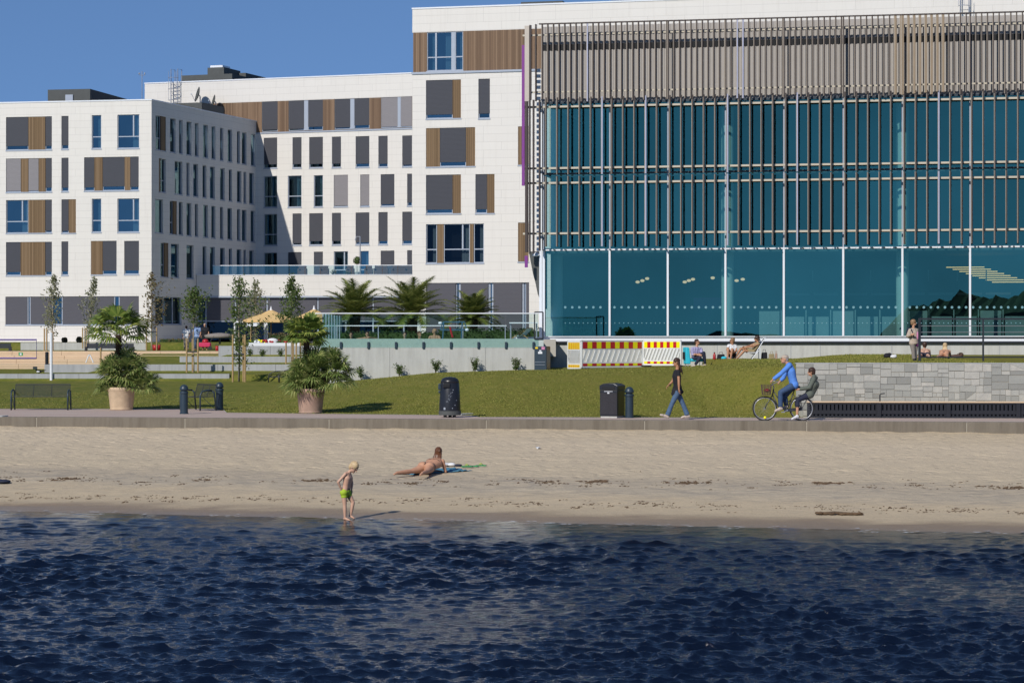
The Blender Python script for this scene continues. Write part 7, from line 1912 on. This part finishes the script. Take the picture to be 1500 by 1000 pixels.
for i in range(26): t=i/25; m.ell((lerp(-.42,.42,t),rr.uniform(-.04,.04)-.1*t,.02+rr.uniform(0,.02)),.05,.045,.03,None,7,5)
remesh('weed',m,'seaweed_mat',r,.012,1); MB().tube([(-.45,.02,.03),(-.1,0,.05),(.45,-.1,.03)],[.012,.02,.01],6).build('stick','bark',r)
# wrack lines
def wrack():
    r=random.Random(9); m=MB()
    def clump(x,y,s,n):
        for i in range(int(n*.9)+1):
            a=r.uniform(-.5,.5)+(0 if r.random()<.8 else 1.3); l=r.uniform(.012,.045)*s; cx,cy=x+r.gauss(0,.10*s),y+r.gauss(0,.07*s); dx,dy=math.cos(a)*l,math.sin(a)*l; z=sand_z(cx,cy)
            w=r.uniform(.004,.012)*s; m.tube([(cx-dx,cy-dy,z+.002),(cx-dx*.3+r.uniform(-.02,.02),cy+r.uniform(-.02,.02),z+r.uniform(.003,.012)),(cx+dx*.4,cy+dy+r.uniform(-.02,.02),z+r.uniform(.002,.014)),(cx+dx,cy+dy,z+.002)],[w*.5,w,w*.9,w*.3],4)
    for px,py,s,n in ((80,703,1.2,22),(103,701.5,1.6,40),(30,704,.9,16),(218,706,.8,10),(295,703,1.2,30),(460,704,1.5,36),(478,704,1.0,20),(545,708,1.0,18),(565,706,1,14),(600,708.5,1.2,20),(650,705,1.0,16),(720,710,.7,8),(802,706.5,1.3,34),(872,705,1.8,44),(935,691,.6,4),(1010,707.5,1.7,42),(1160,710,.8,12),(1212,708,2.0,46),(1340,711.5,1.0,18),(1440,712.5,1.0,16),(1488,714,1.6,40),(990,701,.8,6),(845,744,.8,8)):
        p=gpt(px,py); clump(p.x,p.y,s,n)
    for i in range(420):
        px=r.uniform(-80,1580); b=r.random(); base=lerp(700,713,px/1500) if b<.4 else lerp(726,748,px/1500)
        p=gpt(px,base+r.gauss(0,3.5 if b<.4 else 3)); clump(p.x,p.y,r.uniform(.35,.9),r.choice([1,2,3,5,8]))
    for px,py,l in ((1060,741,60),(1200,746,50),(1400,749,70),(460,729,50),(700,730,60),(300,727,40),(1315,748,30)):
        for k in range(int(l*.3)): p=gpt(px+r.uniform(-l/2,l/2),py+r.gauss(0,.8)); clump(p.x,p.y,.5,1)
    o=m.build('seaweed_litter','seaweed_mat',fix=False); o['kind']='stuff'
wrack()

# ---------------------------------------------------------------- light, sky, camera
w=bpy.data.worlds.new('World'); scene.world=w; w.use_nodes=True; t=w.node_tree; t.nodes.clear()
sky=t.nodes.new('ShaderNodeTexSky'); sky.sky_type='NISHITA'; sky.sun_disc=False
SUN=Vector((-.75,-1.26,1.0)).normalized()
sky.sun_elevation=math.asin(SUN.z); sky.sun_rotation=math.atan2(SUN.x,SUN.y); sky.altitude=SKY_ALT; sky.air_density=SKY_AIR; sky.dust_density=SKY_DUST; sky.ozone_density=SKY_OZ
tc=t.nodes.new('ShaderNodeTexCoord'); va=t.nodes.new('ShaderNodeVectorMath'); va.operation='ADD'; va.inputs[1].default_value=(0,0,.235)
L(t,tc.outputs['Generated'],va.inputs[0]); L(t,va.outputs[0],sky.inputs[0])   # clear deep blue air right down to the roofs
bg=t.nodes.new('ShaderNodeBackground'); bg.inputs[1].default_value=SKY_STR; out=t.nodes.new('ShaderNodeOutputWorld'); L(t,sky.outputs[0],bg.inputs[0]); L(t,bg.outputs[0],out.inputs[0])
sd=bpy.data.lights.new('sun','SUN'); sd.energy=SUN_E; sd.angle=R(.53); sd.color=(1,.95,.865); so=bpy.data.objects.new('sun',sd); COL.objects.link(so)
so.rotation_mode='QUATERNION'; so.rotation_quaternion=SUN.to_track_quat('Z','Y')
cd=bpy.data.cameras.new('camera'); co=bpy.data.objects.new('camera',cd); COL.objects.link(co); co.location=(0,0,H); co.rotation_euler=(R(90),0,0)
cd.sensor_width=36; cd.lens=F/1500*36; cd.shift_y=(HY-500)/1500; cd.clip_start=.5; cd.clip_end=8000; scene.camera=co
vs=scene.view_settings; vs.view_transform='Standard'; vs.look='None'; vs.exposure=EXPO; vs.gamma=1
scene.cycles.max_bounces=7; scene.cycles.transparent_max_bounces=12; scene.cycles.caustics_reflective=False; scene.cycles.caustics_refractive=False
scene.cycles.use_denoising=True
